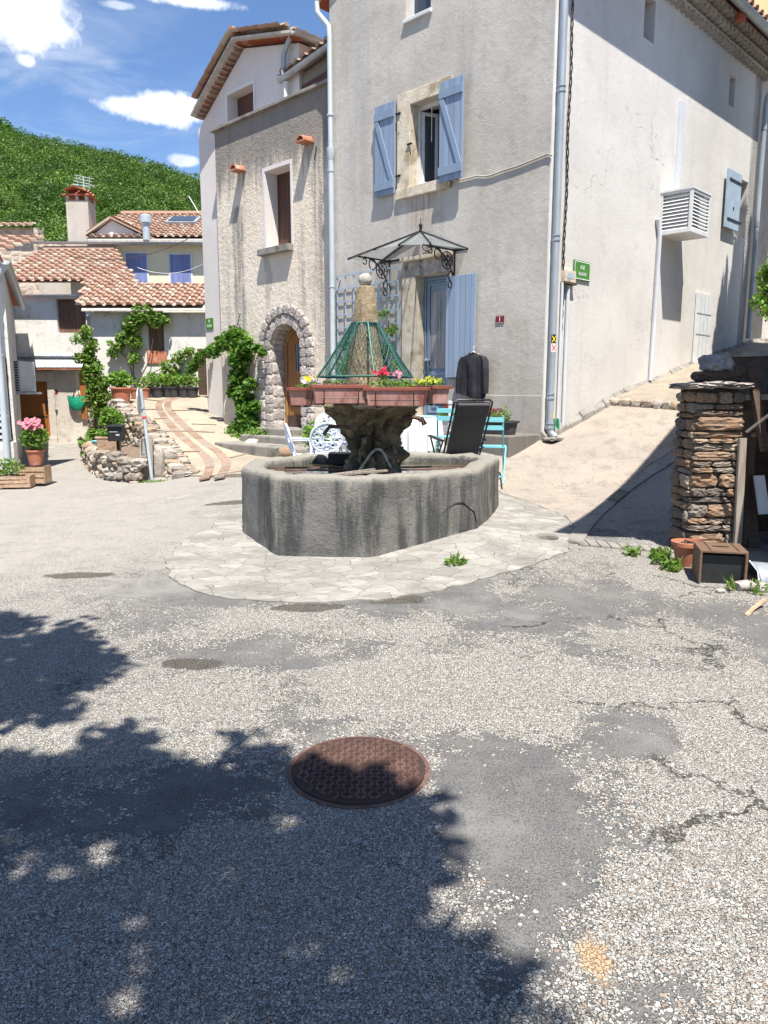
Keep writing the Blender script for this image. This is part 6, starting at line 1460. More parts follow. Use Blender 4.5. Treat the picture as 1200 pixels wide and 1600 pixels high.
c0 = garden_chair('white ornate garden chair turned side on, leftmost of the set behind the fountain'); c1 = copy_tree(c0); c1['label'] = 'white ornate garden chair with its round back towards the fountain, in the middle'; c2 = copy_tree(c0); c2['label'] = 'white ornate garden chair behind the little white table, farthest from the fountain'
def put(o, px, Y, rz, dz=0): X = X_(px, Y); o.location = (X, Y, gz(X, Y)+dz); o.rotation_euler.z = rz
put(c0, 478, 10.05, R(105)); put(c1, 507, 9.95, R(190)); put(c2, 521, 10.9, R(20))
tb = thing('garden_table', 'small round white cast metal table among the ornate garden chairs', 'table', (0, 0, 0))
m = MB().lathe([(.0, .67), (.30, .67), (.30, .70), (0, .70)], (0, 0, 0), 32); m.build('table_top', 'castwhite', tb)
MB().lathe([(.02, .1), (.03, .3), (.02, .5), (.04, .67)], (0, 0, 0), 10).build('stem', 'castwhite', tb)
for k in range(3): a = k*2.09; MB().tube([(0, 0, .25), (math.cos(a)*.15, math.sin(a)*.15, .12), (math.cos(a)*.26, math.sin(a)*.26, 0)], .014, 6).build('leg', 'castwhite', tb)
put(tb, 542, 10.45, 0)
# folding bistro chairs
def bistro(label):
    o = thing('folding_chair', label, 'chair', (0, 0, 0), 0, 'turquoise folding chairs')
    m = MB()
    for z, h in ((.80, .06), (.70, .06)): m.box((0, .21+(z-.45)*.18, z), (.36, .014, h))
    m.build('back_slats', 'teal', o, bev=.003)
    m = MB()
    for k in range(6): m.box((0, -.18+k*.068, .45), (.38, .05, .014))
    m.build('seat', 'teal', o, bev=.003)
    for sx in (-1, 1):
        MB().tube(spline([Vector(p) for p in ((sx*.17, .275, .85), (sx*.17, .24, .66), (sx*.17, .12, .42), (sx*.17, -.05, .22), (sx*.17, -.24, 0))], 4), .011, 6).build('front_leg', 'teal', o, smooth=True)
        MB().tube(spline([Vector(p) for p in ((sx*.19, -.16, .44), (sx*.19, -.02, .30), (sx*.19, .16, .12), (sx*.19, .27, 0))], 4), .011, 6).build('rear_leg', 'teal', o, smooth=True)
    m = MB(); m.tube([(-.17, -.19, .05), (.17, -.19, .05)], .008, 5); m.tube([(-.19, .2, .08), (.19, .2, .08)], .008, 5); m.build('stretcher', 'teal', o)
    return o
b0 = bistro('turquoise folding chair in front of the flower trough, right of the black lounger'); b1 = copy_tree(b0); b1['label'] = 'turquoise folding chair partly hidden behind the black lounger, beside the white clothed table'
put(b0, 768, 9.62, R(168)); put(b1, 706, 10.0, R(172))
# zero-gravity lounger, seen from behind
rl = thing('reclining_lounger', 'black textile reclining garden chair with laced edges between the turquoise chairs', 'lounger', (0, 0, 0))
m = MB(); W_ = .25
back = [(.05, .32), (.25, .72), (.40, 1.08)]   # y back, z  (leans towards +y)
def lp(sx, y, z): return Vector((sx, y, z))
prof = [(-.42, .42), (-.05, .36), (.06, .40), (.24, .74), (.40, 1.07)]
sm = spline([Vector((0, a, b)) for a, b in prof], 6); V = []; 
for p in sm: V += [p+Vector((-W_+.03, 0, 0)), p+Vector((W_-.03, 0, 0))]
m.add(V, [(2*k, 2*k+1, 2*k+3, 2*k+2) for k in range(len(sm)-1)]); fab = m.build('textile_panel', 'mesh_black', rl, rec=False); md = fab.modifiers.new('t', 'SOLIDIFY'); md.thickness = .006
m = MB(); 
for sx in (-1, 1): pass
L_ = [p+Vector((-W_, .0, 0)) for p in sm]; Rr = [p+Vector((W_, .0, 0)) for p in sm]
m.tube(L_+[L_[-1]+Vector((.04, .012, .03)), Rr[-1]+Vector((-.04, .012, .03))]+Rr[::-1], .013, 6); m.build('frame', 'black', rl, smooth=True)
m = MB(); zg = []
for side in (-1, 1):
    pts = []
    q = resample(sm, .022)
    for k, p in enumerate(q): pts.append(p+Vector((side*(W_ if k % 2 else W_-.035), .008, 0)))
    m.tube(pts, .0028, 4)
m.build('elastic_lacing', 'whitew', rl)
m = MB(); p = sm[-3]; m.box(p+Vector((0, .03, 0)), (.42, .05, .16), (Vector((1, 0, 0)), Vector((0, .9, -.43)), Vector((0, .43, .9)))); m.build('head_cushion', 'mesh_black', rl, bev=.02)
for sx in (-1, 1):
    MB().beam((sx*(W_+.035), .14, .60), (sx*(W_+.035), -.30, .64), .05, .025).build('armrest', 'black', rl, bev=.008)
    m = MB(); m.tube([(sx*(W_+.02), -.30, .62), (sx*(W_+.02), -.1, .35), (sx*(W_+.02), .35, .0)], .012, 6); m.tube([(sx*(W_+.02), .1, .58), (sx*(W_+.02), -.1, .33), (sx*(W_+.02), -.42, .0)], .012, 6); m.build('leg_frame', 'black', rl, smooth=True)
put(rl, 719, 9.45, R(198), -.02)
# table with lace cloth
tc = thing('clothed_table', 'small square table standing on the cobbles behind the fountain', 'table', (0, 0, 0))
MB().box((0, 0, .69), (.68, .68, .03)).build('table_top', 'greywood', tc)
for sx in (-1, 1):
    for sy in (-1, 1): MB().tube([(sx*.29, sy*.29, 0), (sx*.29, sy*.29, .68)], .018, 6).build('leg', 'greywood', tc)
put(tc, 640, 10.35, R(-30)); tc['label'] = 'small square table hidden under a white lace cloth behind the fountain'
m = MB(); N = 64; V = []
for (r_, z, w_) in ((.0, .712, 0), (.30, .712, 0), (.355, .708, 0), (.372, .67, .006), (.385, .5, .02), (.395, .30, .03)):
    for k in range(N):
        a = 2*math.pi*k/N; q = r_/(abs(math.cos(a))**6+abs(math.sin(a))**6)**(1/6); q += w_*math.sin(k*2.4+math.sin(k*.7)); V.append((q*math.cos(a), q*math.sin(a), z-(.04*abs(math.sin(2*a)) if z < .4 else 0)))
m.add(V, [(j*N+i, j*N+(i+1) % N, (j+1)*N+(i+1) % N, (j+1)*N+i) for j in range(5) for i in range(N)]); cl = m.build('tablecloth', 'cloth', loc=(0, 0, 0), smooth=True, rec=False); cl.location = tc.location; cl.rotation_euler.z = tc.rotation_euler.z; tag(cl, 'white lace cloth hanging over the small table behind the fountain', 'tablecloth')
m = MB(); m.box((.02, -.02, .722), (.62, .60, .012)); cl = m.build('table_runner', 'tealcloth', loc=(0, 0, 0), bev=.005); cl.location = tc.location; cl.rotation_euler.z = tc.rotation_euler.z; tag(cl, 'turquoise cloth folded flat on top of the white lace cloth', 'cloth')
# shirt on a hanger
tS = FA.t(739, 585, .14); zS = FA.z(739, 551, .14); o_ = thing('hanging_shirt', 'black long sleeved shirt hung against the grey wall beside the door shutter', 'shirt', FA.p(tS, .14, zS-.62))
def loft(rows, seg=28, fold=.0, ph=0):
    m = MB(); V = []
    for (c, rx, ry, ax, fo) in rows:
        for k in range(seg): a = 2*math.pi*k/seg; f = 1+fo*math.sin(k*2*math.pi/seg*5+ph+c.z*3); V.append(c+UA*(math.cos(a)*rx*f)+NA*(math.sin(a)*ry*f)+Z*ax*math.cos(a))
    m.add(V, [(j*seg+i, j*seg+(i+1) % seg, (j+1)*seg+(i+1) % seg, (j+1)*seg+i) for j in range(len(rows)-1) for i in range(seg)]+[tuple(range(seg))]); return m
P = lambda t_, n_, z_: FA.p(tS+t_, .14+n_, zS+z_)
loft([(P(0, 0, .0), .06, .045, 0, 0), (P(0, 0, -.02), .09, .05, 0, 0), (P(0, 0, -.05), .17, .065, 0, .02), (P(0, 0, -.11), .215, .08, 0, .05), (P(0, 0, -.2), .20, .075, 0, .16), (P(.005, 0, -.35), .195, .07, 0, .24), (P(.01, 0, -.5), .20, .075, 0, .28), (P(.01, 0, -.62), .205, .075, .02, .30), (P(.01, 0, -.68), .17, .07, .05, .30)], 48).build('torso', 'shirt', o_, smooth=True)
for sg in (-1, 1):
    loft([(P(sg*.17, 0, -.06), .06, .05, 0, 0), (P(sg*.225, .0, -.13), .055, .06, 0, .03), (P(sg*.245, .01, -.28), .055, .055, 0, .07), (P(sg*.26, .02, -.42), .05, .05, 0, .08), (P(sg*.265, .02, -.54), .045, .045, 0, .07), (P(sg*.265, .02, -.62), .04, .04, 0, .02)], 20, ph=sg).build('sleeve', 'shirt', o_, smooth=True)
m = MB(); m.tube([P(-.045, .045, -.005), P(0, .06, -.03), P(.045, .045, -.005)], .012, 6); m.tube([P(0, .075, -.04), P(.0, .088, -.3), P(.005, .09, -.6)], .006, 5); m.build('collar_and_placket', 'shirt', o_)
hg = MB(); hg.tube([P(-.16, 0, -.06), P(0, 0, .015), P(.16, 0, -.06)], .012, 6); hg.tube([P(0, 0, .01), P(0, 0, .06), P(.015, -.02, .09), P(0, -.05, .10), P(-.01, -.07, .08)], .004, 5)
tag(hg.build('coat_hanger', 'limestone'), 'pale wooden coat hanger holding the black shirt', 'hanger')
# planters on the ledge
def put_on(o, px, py, n_): t_, z_ = FA.at(px, py, n_); o.location = FA.p(t_, n_, zl); o.rotation_euler.z = math.atan2(UA.y, UA.x)
p1 = box_planter((0, 0, 0), 0, .58, .22, .20, ('blackpot', 'blackpot'), label='dark grey flower trough with red, pink and white blooms on the concrete ledge', name='flower_trough', cat='flower trough'); put_on(p1, 776, 675, .45)
leaves_in(p1, (0, 0, .25), (.27, .1, .09), 260, .045, 'leafmix'); leaves_in(p1, (-.12, 0, .3), (.12, .08, .14), 120, .035, 'leaflight', 'tall_shoots')
flowers_in(p1, (.17, .0, .32), (.10, .1, .06), 26, .035, 'fcoral', 'red_flowers'); flowers_in(p1, (.02, -.02, .31), (.14, .1, .06), 22, .03, 'fpink', 'pink_flowers'); flowers_in(p1, (.0, -.04, .30), (.14, .1, .05), 16, .028, 'whitew' if False else 'fwhite', 'white_flowers')
p2 = box_planter((0, 0, 0), 0, .42, .22, .22, ('whitepot', 'whitepot'), label='cream flower trough with red geraniums on the ledge behind the lounger', name='flower_trough', cat='flower trough'); put_on(p2, 700, 672, .42); leaves_in(p2, (0, 0, .28), (.2, .1, .09), 240, .045, 'leaflight'); flowers_in(p2, (-.05, 0, .38), (.14, .08, .07), 14, .035, 'fcoral', 'red_flowers')
m = MB(); q = FA.p(FA.t(703, 640, .5), .5, zl); m.lathe([(.03, 0), (.035, .02), (.03, .04), (.03, .42), (.04, .43), (.04, .47), (.0, .48)], q, 10); tag(m.build('white_post', 'pvc'), 'short white post standing on the ledge by the cream flower trough', 'post')
# shrub pot beside arch steps, climber on the trellis
def shrub(label, loc, rad, n, size, mat, potr=.16, poth=.26, potm='zincl', zoff=.1, cat='potted shrub', name='potted_shrub', stems=6, group=None):
    o = thing(name, label, cat, loc, 0, group); x, y, z = loc; m = MB()
    m.lathe([(potr*.72, 0), (potr*.95, poth*.9), (potr*1.06, poth*.9), (potr*1.06, poth), (potr*.92, poth), (potr*.9, poth-.03), (.0, poth-.03)], loc, 20); m.build('pot', potm, o, smooth=True)
    m = MB(); m.leaves(bush_pts((x, y, z+poth+rad[2]*.8+zoff*.0), rad, n), size); m.build('foliage', mat, o, rec=False)
    m = MB(); 
    for k in range(stems): a = rnd.random()*6.28; m.tube([(x, y, z+poth-.04), (x+math.cos(a)*rad[0]*.6, y+math.sin(a)*rad[1]*.6, z+poth+rad[2]*1.1)], .005, 4)
    m.build('stem', 'bark', o); return o
x = X_(500, 11.2); shrub('lime green bushy shrub in a grey pot behind the white garden chairs', (x, 11.2, gz(x, 11.2)+.03), (.32, .25, .24), 900, .06, 'leaflight', .2, .32)
def climber(name, label, cat, blobs, mat, leaf, stempaths, group=None, extra=None):
    pts = []; 
    for (c, r_, n) in blobs: pts.append(bush_pts(c, r_, n))
    base = stempaths[0][0]; o = thing(name, label, cat, tuple(base), 0, group)
    m = MB(); P_ = np.concatenate(pts); m.leaves(P_, leaf); m.build('foliage', mat, o, rec=False)
    m = MB()
    for s_ in stempaths: q = spline([Vector(p) for p in s_], 5); m.tube(q, list(np.linspace(.022, .007, len(q))), 5)
    m.build('stem', 'bark', o, smooth=True); return o
def onA(px, py, n_): return FA.p(FA.t(px, py, n_), n_, FA.z(px, py, n_))
bl = [(onA(px, py, .16), (r_*.011, r_*.011, r_*.011), n) for px, py, r_, n in ((535, 575, 14, 160), (548, 555, 14, 160), (550, 535, 12, 110), (590, 575, 13, 110), (604, 545, 12, 110), (612, 515, 11, 80), (600, 490, 10, 60), (588, 560, 12, 100), (620, 570, 10, 80))]
climber('trellis_climber', 'light green climbing plant growing up the blue trellis behind the fountain', 'climbing plant', bl, 'leaflight', .06, [[onA(575, 690, .2), onA(560, 620, .15), onA(545, 560, .12)], [onA(578, 690, .2), onA(595, 600, .15), onA(608, 500, .1)]])
# vine on the arch house
bl = []
for px, py, r_, n in ((368, 530, 20, 420), (350, 535, 15, 220), (385, 540, 14, 230), (375, 560, 20, 420), (372, 590, 18, 360), (378, 620, 18, 340), (385, 645, 18, 320), (365, 610, 12, 140), (390, 665, 20, 260), (372, 672, 18, 200), (402, 545, 8, 60), (410, 550, 8, 50), (335, 548, 12, 160), (392, 600, 10, 120), (398, 635, 10, 90)):
    c = onA(px, py, nb+.22); bl.append((c, (r_*.0135, r_*.010, r_*.0135), n))
for px, py, r_, n in ((322, 552, 10, 120), (312, 560, 11, 130), (303, 572, 10, 100), (296, 580, 7, 50)): bl.append((onA(px, py, -.3), (r_*.0135, r_*.010, r_*.0135), n))
climber('grape_vine', 'dense dark green vine climbing the roughcast wall left of the arched door', 'vine', bl, 'leafdark', .12, [[onA(382, 688, nb+.15), onA(378, 640, nb+.1), onA(372, 580, nb+.1), onA(365, 535, nb+.12), onA(335, 548, nb+.2), onA(300, 574, -.3)], [onA(386, 686, nb+.15), onA(390, 600, nb+.1), onA(405, 548, nb+.1)]])
m = MB(); P_ = []
for px, py in ((372, 688), (385, 690), (398, 686), (408, 684), (360, 684)): P_.append(bush_pts(onA(px, py-4, nb+.4), (.22, .18, .16), 170))
m.leaves(np.concatenate(P_), .06); m.leaves(np.concatenate(P_)[::4], .16, asp=.15); tag(m.build('weeds', 'leafmix', rec=False), 'long green weeds at the foot of the vine by the arched door', 'weeds', kind='stuff')
q = onA(393, 696, nb+.75); m = MB(); m.rock((q.x, q.y, tz(q.x, q.y)+.07), (.26, .2, .2)); tag(m.build('boulder', 'limestone', smooth=True), 'pale rounded boulder at the left end of the entrance steps', 'boulder')
q = onA(448, 712, nb+1.3); m = MB(); m.rock((q.x, q.y, max(tz(q.x, q.y), gz(q.x, q.y))+.06), (.3, .22, .2)); tag(m.build('boulder', 'schist', smooth=True), 'tan jagged stone on the cobbles right of the entrance steps', 'boulder')
# climber on the vine house and column of climber at the corner
FV = lambda px, py, n_=.15: F2.p(X_(px, Y2-n_), n_, Z_(py, Y2-n_))
bl = [(FV(px, py, .22), (r_*.0175, .2, r_*.0165), n) for px, py, r_, n in ((228, 492, 20, 420), (248, 498, 17, 280), (212, 508, 17, 300), (200, 528, 16, 260), (185, 540, 14, 160), (215, 535, 13, 180), (262, 500, 9, 80), (178, 552, 9, 70), (212, 560, 12, 120), (262, 575, 14, 130), (280, 560, 12, 110), (292, 552, 10, 80), (240, 588, 9, 50), (258, 590, 12, 80), (275, 580, 9, 60), (300, 548, 8, 50))]
climber('wall_climber', 'sprawling light green climber over the whitewashed wall of the low tiled house', 'climbing plant', bl, 'leafmix', .11, [[FV(213, 612), FV(210, 580), FV(215, 545), FV(225, 500)], [FV(213, 612), FV(228, 590), FV(255, 575), FV(290, 552)], [FV(212, 600), FV(200, 560), FV(185, 545)], [FV(214, 600), FV(236, 560), FV(248, 500)]])
YC = 19.6; PC = lambda px, py, Y=YC: Vector((X_(px, Y), Y, Z_(py, Y)))
bl = [(PC(px, py), (r_*.0165, .3, r_*.0165), n) for px, py, r_, n in ((141, 518, 10, 120), (132, 528, 10, 90), (122, 532, 6, 30), (146, 540, 13, 240), (140, 558, 13, 260), (126, 560, 8, 70), (148, 575, 15, 320), (145, 592, 16, 330), (158, 598, 14, 240), (150, 612, 16, 320), (163, 622, 13, 220), (140, 625, 12, 160), (152, 640, 15, 240), (168, 645, 12, 160), (138, 580, 9, 90))]
climber('climbing_shrub', 'tall narrow leafy climber at the corner of the low tiled house above the stone wall', 'climbing plant', bl, 'leafmix', .11, [[PC(148, 690), PC(146, 650), PC(150, 600), PC(145, 530)], [PC(138, 690), PC(136, 660), PC(128, 640)], [PC(156, 685), PC(162, 640), PC(158, 600)]])
bl = [(PC(px, py, 16.4), (r_*.0138, .25, r_*.0138), n) for px, py, r_, n in ((170, 648, 14, 260), (180, 655, 12, 200), (162, 660, 10, 120))]
climber('bed_shrub', 'fresh green shrub growing above the black mailbox in the planting bed', 'shrub', bl, 'leaflight', .08, [[PC(172, 700, 16.4), PC(170, 670, 16.4), PC(175, 645, 16.4)]])
bl = [(PC(px, py, 17.0), (r_*.0143, .25, r_*.0143), n) for px, py, r_, n in ((128, 692, 9, 100), (130, 705, 9, 90), (140, 680, 10, 70), (150, 678, 8, 60))]
climber('grey_leaved_plant', 'spiky grey green plant at the left edge of the planting bed', 'plant', bl, 'leafmix', .13, [[PC(135, 712, 17), PC(132, 700, 17), PC(138, 672, 17)]])
# pots along the terrace wall
def pot(label, px, py, Y, r_, h, mat, leafm, nl, lr, ls=.07, group=None, name='flower_pot', cat='flower pot', zf=tz):
    x = X_(px, Y); return shrub(label, (x, Y, zf(x, Y)), (lr, lr, lr*.8), nl, ls, leafm, r_, h, mat, name=name, cat=cat, stems=4, group=group)
G1_ = 'orange clay pots on the terrace'; G2_ = 'black pots along the whitewashed wall'
pot('large orange clay pot with a leafy plant atop the dry stone wall', 189, 625, 19.3, .26, .42, 'terracotta', 'leaflight', 420, .30, .12, G1_)
pot('small orange clay pot right behind the largest orange pot', 213, 622, 20.3, .17, .26, 'terracotta', 'leafmix', 90, .2, .08, G1_)
pot('small orange clay pot nearest the row of black pots', 226, 620, 20.35, .16, .26, 'terracotta', 'leafmix', 90, .2, .08, G1_)
names = ['leftmost black pot of the row along the whitewashed wall', 'second black pot from the left along the whitewashed wall', 'third black pot from the left along the whitewashed wall', 'fourth black pot from the left along the whitewashed wall', 'fifth black pot from the left along the whitewashed wall', 'rightmost black pot of the row along the whitewashed wall']
for i, (px, r_) in enumerate(((236, .13), (247, .2), (263, .16), (272, .19), (287, .19), (300, .19))): pot(names[i], px, 610, 20.45, r_, .27, 'blackpot', 'leafmix' if i % 2 else 'leaflight', 150+60*(i % 3), .26, .08, G2_)
# mailbox, sign, board, planter in the bed
Yb = 14.6; x = X_(178, Yb); mbx = thing('mailbox', 'black metal mailbox on a post above the loose stones of the planting bed', 'mailbox', (x, Yb, .0))
zt = Z_(667, Yb); zb = Z_(689, Yb); MB().box((x, Yb, (zt+zb)/2), (.28, .2, zt-zb)).build('box_body', 'black', mbx, bev=.008); m = MB(); m.beam((x, Yb-.14, zt+.01), (x, Yb+.12, zt+.03), .31, .02); m.build('lid', 'black', mbx)
m = MB(); m.box((x-.02, Yb-.104, zt-.09), (.16, .006, .02)); m.build('letter_slot', 'zinc', mbx); MB().box((x+.06, Yb-.104, zt-.15), (.07, .006, .03)).build('name_label', 'zincl', mbx); MB().tube([(x+.02, Yb, 0), (x+.02, Yb, zb)], .03, 6).build('post', 'black', mbx)
Yp = 13.0; xb_ = X_(231, Yp); ps = thing('road_sign', 'round road sign seen from the side on a leaning grey post before the stone wall', 'road sign', (xb_, Yp, gz(xb_, Yp)))
top = Vector((X_(220, Yp), Yp, Z_(607, Yp))); m = MB(); m.tube([(xb_, Yp, -.02), top], .03, 10); m.build('post', 'zincl', ps, smooth=True)
c = top.lerp(Vector((xb_, Yp, 0)), .13)+Vector((-.045, -.01, 0)); nrm = Vector((-.985, -.17, .0)).normalized(); xx = nrm.cross(Vector((0, 0, 1))).normalized()
def disc(c, r_, th, nm, mat, par): 
    m = MB(); S = 32; V = [c+xx*math.cos(k*2*math.pi/S)*r_+Vector((0, 0, math.sin(k*2*math.pi/S)*r_))+nrm*q for q in (0, th) for k in range(S)]; m.add(V, [tuple(range(S))[::-1], tuple(range(S, 2*S))]+[(k, (k+1) % S, (k+1) % S+S, k+S) for k in range(S)]); return m.build(nm, mat, par)
pl = disc(c, .235, .012, 'sign_disc', 'zincl', ps); disc(c+nrm*.0125, .225, .002, 'red_face', 'red', pl); m = MB(); m.box(c+nrm*.0165, (.32, .07, .003), (xx, Vector((0, 0, 1)), nrm)); m.build('white_bar', 'whitew', pl)
m = MB(); q = top.lerp(Vector((xb_, Yp, 0)), .30); collar(m, q, .032, .03); m.build('red_clip', 'red', ps); m = MB(); collar(m, c+Vector((.045, 0, -.12)), .032, .03); m.build('clamp', 'zinc', ps)
Yq = 13.15; xq = X_(222, Yq); bq = thing('information_board', 'weathered grey wooden board leaning against the road sign post', 'board', (xq, Yq, 0)); zt = Z_(686, Yq)
ax3 = (Vector((1, .2, 0)).normalized(), Vector((-.2, 1, -.12)).normalized(), Vector((0, .12, 1)).normalized()); cq = Vector((xq, Yq+.04, zt/2))
MB().box(cq, (.22, .03, zt), ax3).build('board', 'greywood', bq, bev=.006); m = MB()
for dx, dz, w_, h in ((-.05, .22, .06, .22), (.04, .22, .06, .22)): m.box(cq+ax3[0]*dx+ax3[2]*dz-ax3[1]*.018, (w_, .006, h), ax3)
for k in range(4): m.box(cq+ax3[2]*(.06-k*.035)-ax3[1]*.018, (.17, .006, .012), ax3)
m.build('raised_panels', 'cement', bq)
m = MB(); m.rock((xq+.14, Yq+.3, .27), (.22, .18, .6), jag=.2); tag(m.build('standing_stone', 'rubble'), 'upright grey stone slab behind the leaning grey board and post', 'stone')
Ypl = 15.2; x = X_(166, Ypl); tb_ = box_planter((x, Ypl, .34), .05, .42, .3, .34, ('cratewood', 'cratewood'), label='rusty brown square planter with trailing greenery below the black mailbox', name='square_planter', cat='planter'); leaves_in(tb_, (0, 0, .40), (.2, .14, .1), 240, .06, 'leaflight')
x = X_(146, 15.8); m = MB().lathe([(.07, 0), (.10, .24), (.11, .25), (.09, .26), (.0, .2)], (x, 15.8, .3), 14); tag(m.build('blue_pot', 'teal', smooth=True), 'turquoise glazed pot on the left edge of the planting bed', 'pot')
m = MB(); P_ = bush_pts((X_(245, 13.0), 12.95, .02), (.6, .12, .04), 500); m.leaves(P_, .06, asp=.25); tag(m.build('grass_tuft', 'grass', rec=False), 'thin strip of grass at the foot of the road sign', 'grass', kind='stuff')
# green bag on the wall
Yk = Y1-.16; bx, bz_ = X_(119, Yk), Z_(620, Yk); bg_ = thing('green_bag', 'shiny green shopping bag hanging on the wall right of the orange door', 'bag', (bx, Yk, Z_(645, Yk)))
w2_, h2 = .27, .42; V = []; rows = []
for j, (z, w_, d) in enumerate(((bz_, .29, .03), (bz_-.1, .28, .09), (bz_-.22, .26, .12), (bz_-.34, .20, .11), (bz_-.42, .12, .06))):
    for k in range(20): a = 2*math.pi*k/20; V.append((bx+math.cos(a)*w_*1.0, Yk+math.sin(a)*d*.7, z+(.05*abs(math.cos(a))**2 if j == 0 else 0)))
m = MB(); m.add(V, [(j*20+i, j*20+(i+1) % 20, (j+1)*20+(i+1) % 20, (j+1)*20+i) for j in range(4) for i in range(20)]+[tuple(80+i for i in range(20))]); m.build('bag_body', 'grn2', bg_, smooth=True)
for dy in (-.05, .04): MB().tube([(bx-.1, Yk+dy, bz_-.02), (bx-.06, Yk, bz_+.16), (bx, Yk+.04, bz_+.21), (bx+.06, Yk, bz_+.16), (bx+.1, Yk+dy, bz_-.02)], .012, 5).build('handle', 'black', bg_)
m = MB(); 
x, z = X_(86, Y1), Z_(612, Y1); nb_ = thing('red_number_plate', 'tiny dark red house number plate right of the orange door', 'number plate', (x, Y1-.03, z-.06)); o_ = MB().fb(F1, x-.09, x+.09, .022, .034, z-.06, z+.06).build('plate', 'redplate', nb_); text_mesh('5', .1, F1, x, .036, z, 'numeral', 'whitew', o_)
m = MB(); x = X_(87, Y1); m.lathe([(.0, 0), (.04, 0), (.04, .04), (0, .05)], (x, Y1-.05, Z_(642, Y1)), 8); tag(m.build('bell_push', 'dwood'), 'small dark knob low on the wall between number plate and green bag', 'knob')
MB().fb(F1, X_(120, Y1), X_(127, Y1), .021, .05, Z_(648, Y1), Z_(580, Y1)).build('yellow_board', 'w_yell', h1_); MB().fb(F1, X_(127.5, Y1), X_(136, Y1), .021, .12, Z_(655, Y1), Z_(580, Y1)).build('brown_lattice', 'orangewood', h1_)
# left foreground pots and crates
Yf = 12.9; x = X_(48, Yf); o_ = shrub('pink flowering shrub in an orange pot beside the left downspout', (x, Yf, .33), (.25, .22, .26), 700, .07, 'leafmix', .15, .26, 'terracotta', name='pink_flower_pot', cat='potted plant')
flowers((x+.02, Yf-.12, 1.02), (.22, .12, .13), 46, .045, 'fpink', o_, 'pink_flowers')
def crate(label, c, sz, rz=0, group=None, nm='wooden_crate'):
    o = thing(nm, label, 'crate', (0, 0, 0), 0, group); W_, D_, H_ = sz
    for sy in (-1, 1):
        m = MB()
        for k in range(3): m.box((0, sy*D_/2, H_*(k+.5)/3), (W_, .014, H_/3*.78))
        m.build('slats', 'cratewood', o)
    for sx in (-1, 1): MB().box((sx*W_/2, 0, H_/2), (.016, D_-.02, H_)).build('end_panel', 'cratewood', o)
    MB().box((0, 0, .012), (W_-.02, D_-.02, .014)).build('bottom', 'cratewood', o); o.location = c; o.rotation_euler.z = rz; return o
crate('pale wooden fruit crate under the pink flowering pot, behind the lower crate', (x-.03, Yf, .02), (.42, .34, .30), .05, 'wooden crates by the left house')
x2 = X_(14, 12.5); crate('pale wooden crate with weeds, cut off by the left edge', (x2, 12.5, .0), (.5, .34, .2), .2, 'wooden crates by the left house')
o_ = shrub('low green weedy plant in the crate at the left edge', (x2-.1, 12.5, .04), (.26, .16, .16), 320, .06, 'leafmix', .14, .16, 'soil', name='crate_plant', cat='plant')
# ============================================================ RIGHT SIDE
def masonry(m, o, ux, n_out, L, H, z0, mat_h=(.045, .15), wl=(.10, .40), dep=.12, jag=.3):
    """coursed rubble face: o = start corner, ux = along, n_out = outward"""
    z = z0
    while z < z0+H-.02:
        h = min(rnd.uniform(*mat_h), z0+H-z); k = 0.0
        while k < L-.01:
            w_ = min(rnd.uniform(*wl), L-k); 
            if L-k-w_ < .06: w_ = L-k
            c = Vector(o)+Vector(ux)*(k+w_/2)+Vector(n_out)*(-dep/2+rnd.uniform(.0, .03)); hh = h*rnd.uniform(.8, .95)
            m.rock((c.x, c.y, z+h/2), (w_*.96, dep, hh), ax=(Vector(ux), Vector(n_out), Vector((0, 0, 1))), jag=jag, sub=3); k += w_
        z += h
Yp_ = 6.78; xl, xr = X_(1090, Yp_), X_(1166, Yp_); zg = gz(xl, Yp_); zc = Z_(608, Yp_)
pr = thing('stone_pillar', 'rough brown stone gate pillar with a slate cap at the right edge of the street', 'pillar', ((xl+xr)/2, Yp_+.25, zg))
m = MB(); X1 = Vector((1, 0, 0)); Yv = Vector((0, 1, 0))
masonry(m, (xl, Yp_, 0), X1, -Yv, xr-xl, zc-zg+.03, zg-.05); masonry(m, (xl, Yp_+.46, 0), -Yv, -X1, .43, zc-zg+.03, zg-.05); m.build('stonework', 'schist', pr)
MB().box(((xl+xr)/2, Yp_+.27, (zc+zg)/2), (xr-xl-.09, .46, zc-zg)).build('mortar_core', 'mortar', pr)
m = MB()
for k in range(3): m.rock(((xl+xr)/2-.17+k*.15, Yp_+.2, zc+.03+.014*(k % 2)), (.30, .56, .055), jag=.4, sub=3)
m.build('slate_cap', 'stonegrey', pr)
m = MB(); m.rock(((xl+xr)/2+.03, Yp_+.2, zc+.115), (.40, .28, .10), jag=.12, sub=3); tag(m.build('stone_slab', 'dwood'), 'dark flat stone slab lying on the cap of the brown stone pillar', 'stone')
m = MB(); m.rock(((xl+xr)/2+.02, Yp_+.2, zc+.235), (.26, .22, .15), jag=.3, sub=3); M['bluerock'] = rubble('blue_grey_rock', [(.20, .21, .23), (.24, .25, .27)]); tag(m.build('grey_boulder', 'bluerock'), 'rounded blue grey rock balanced on top of the stone pillar', 'rock')
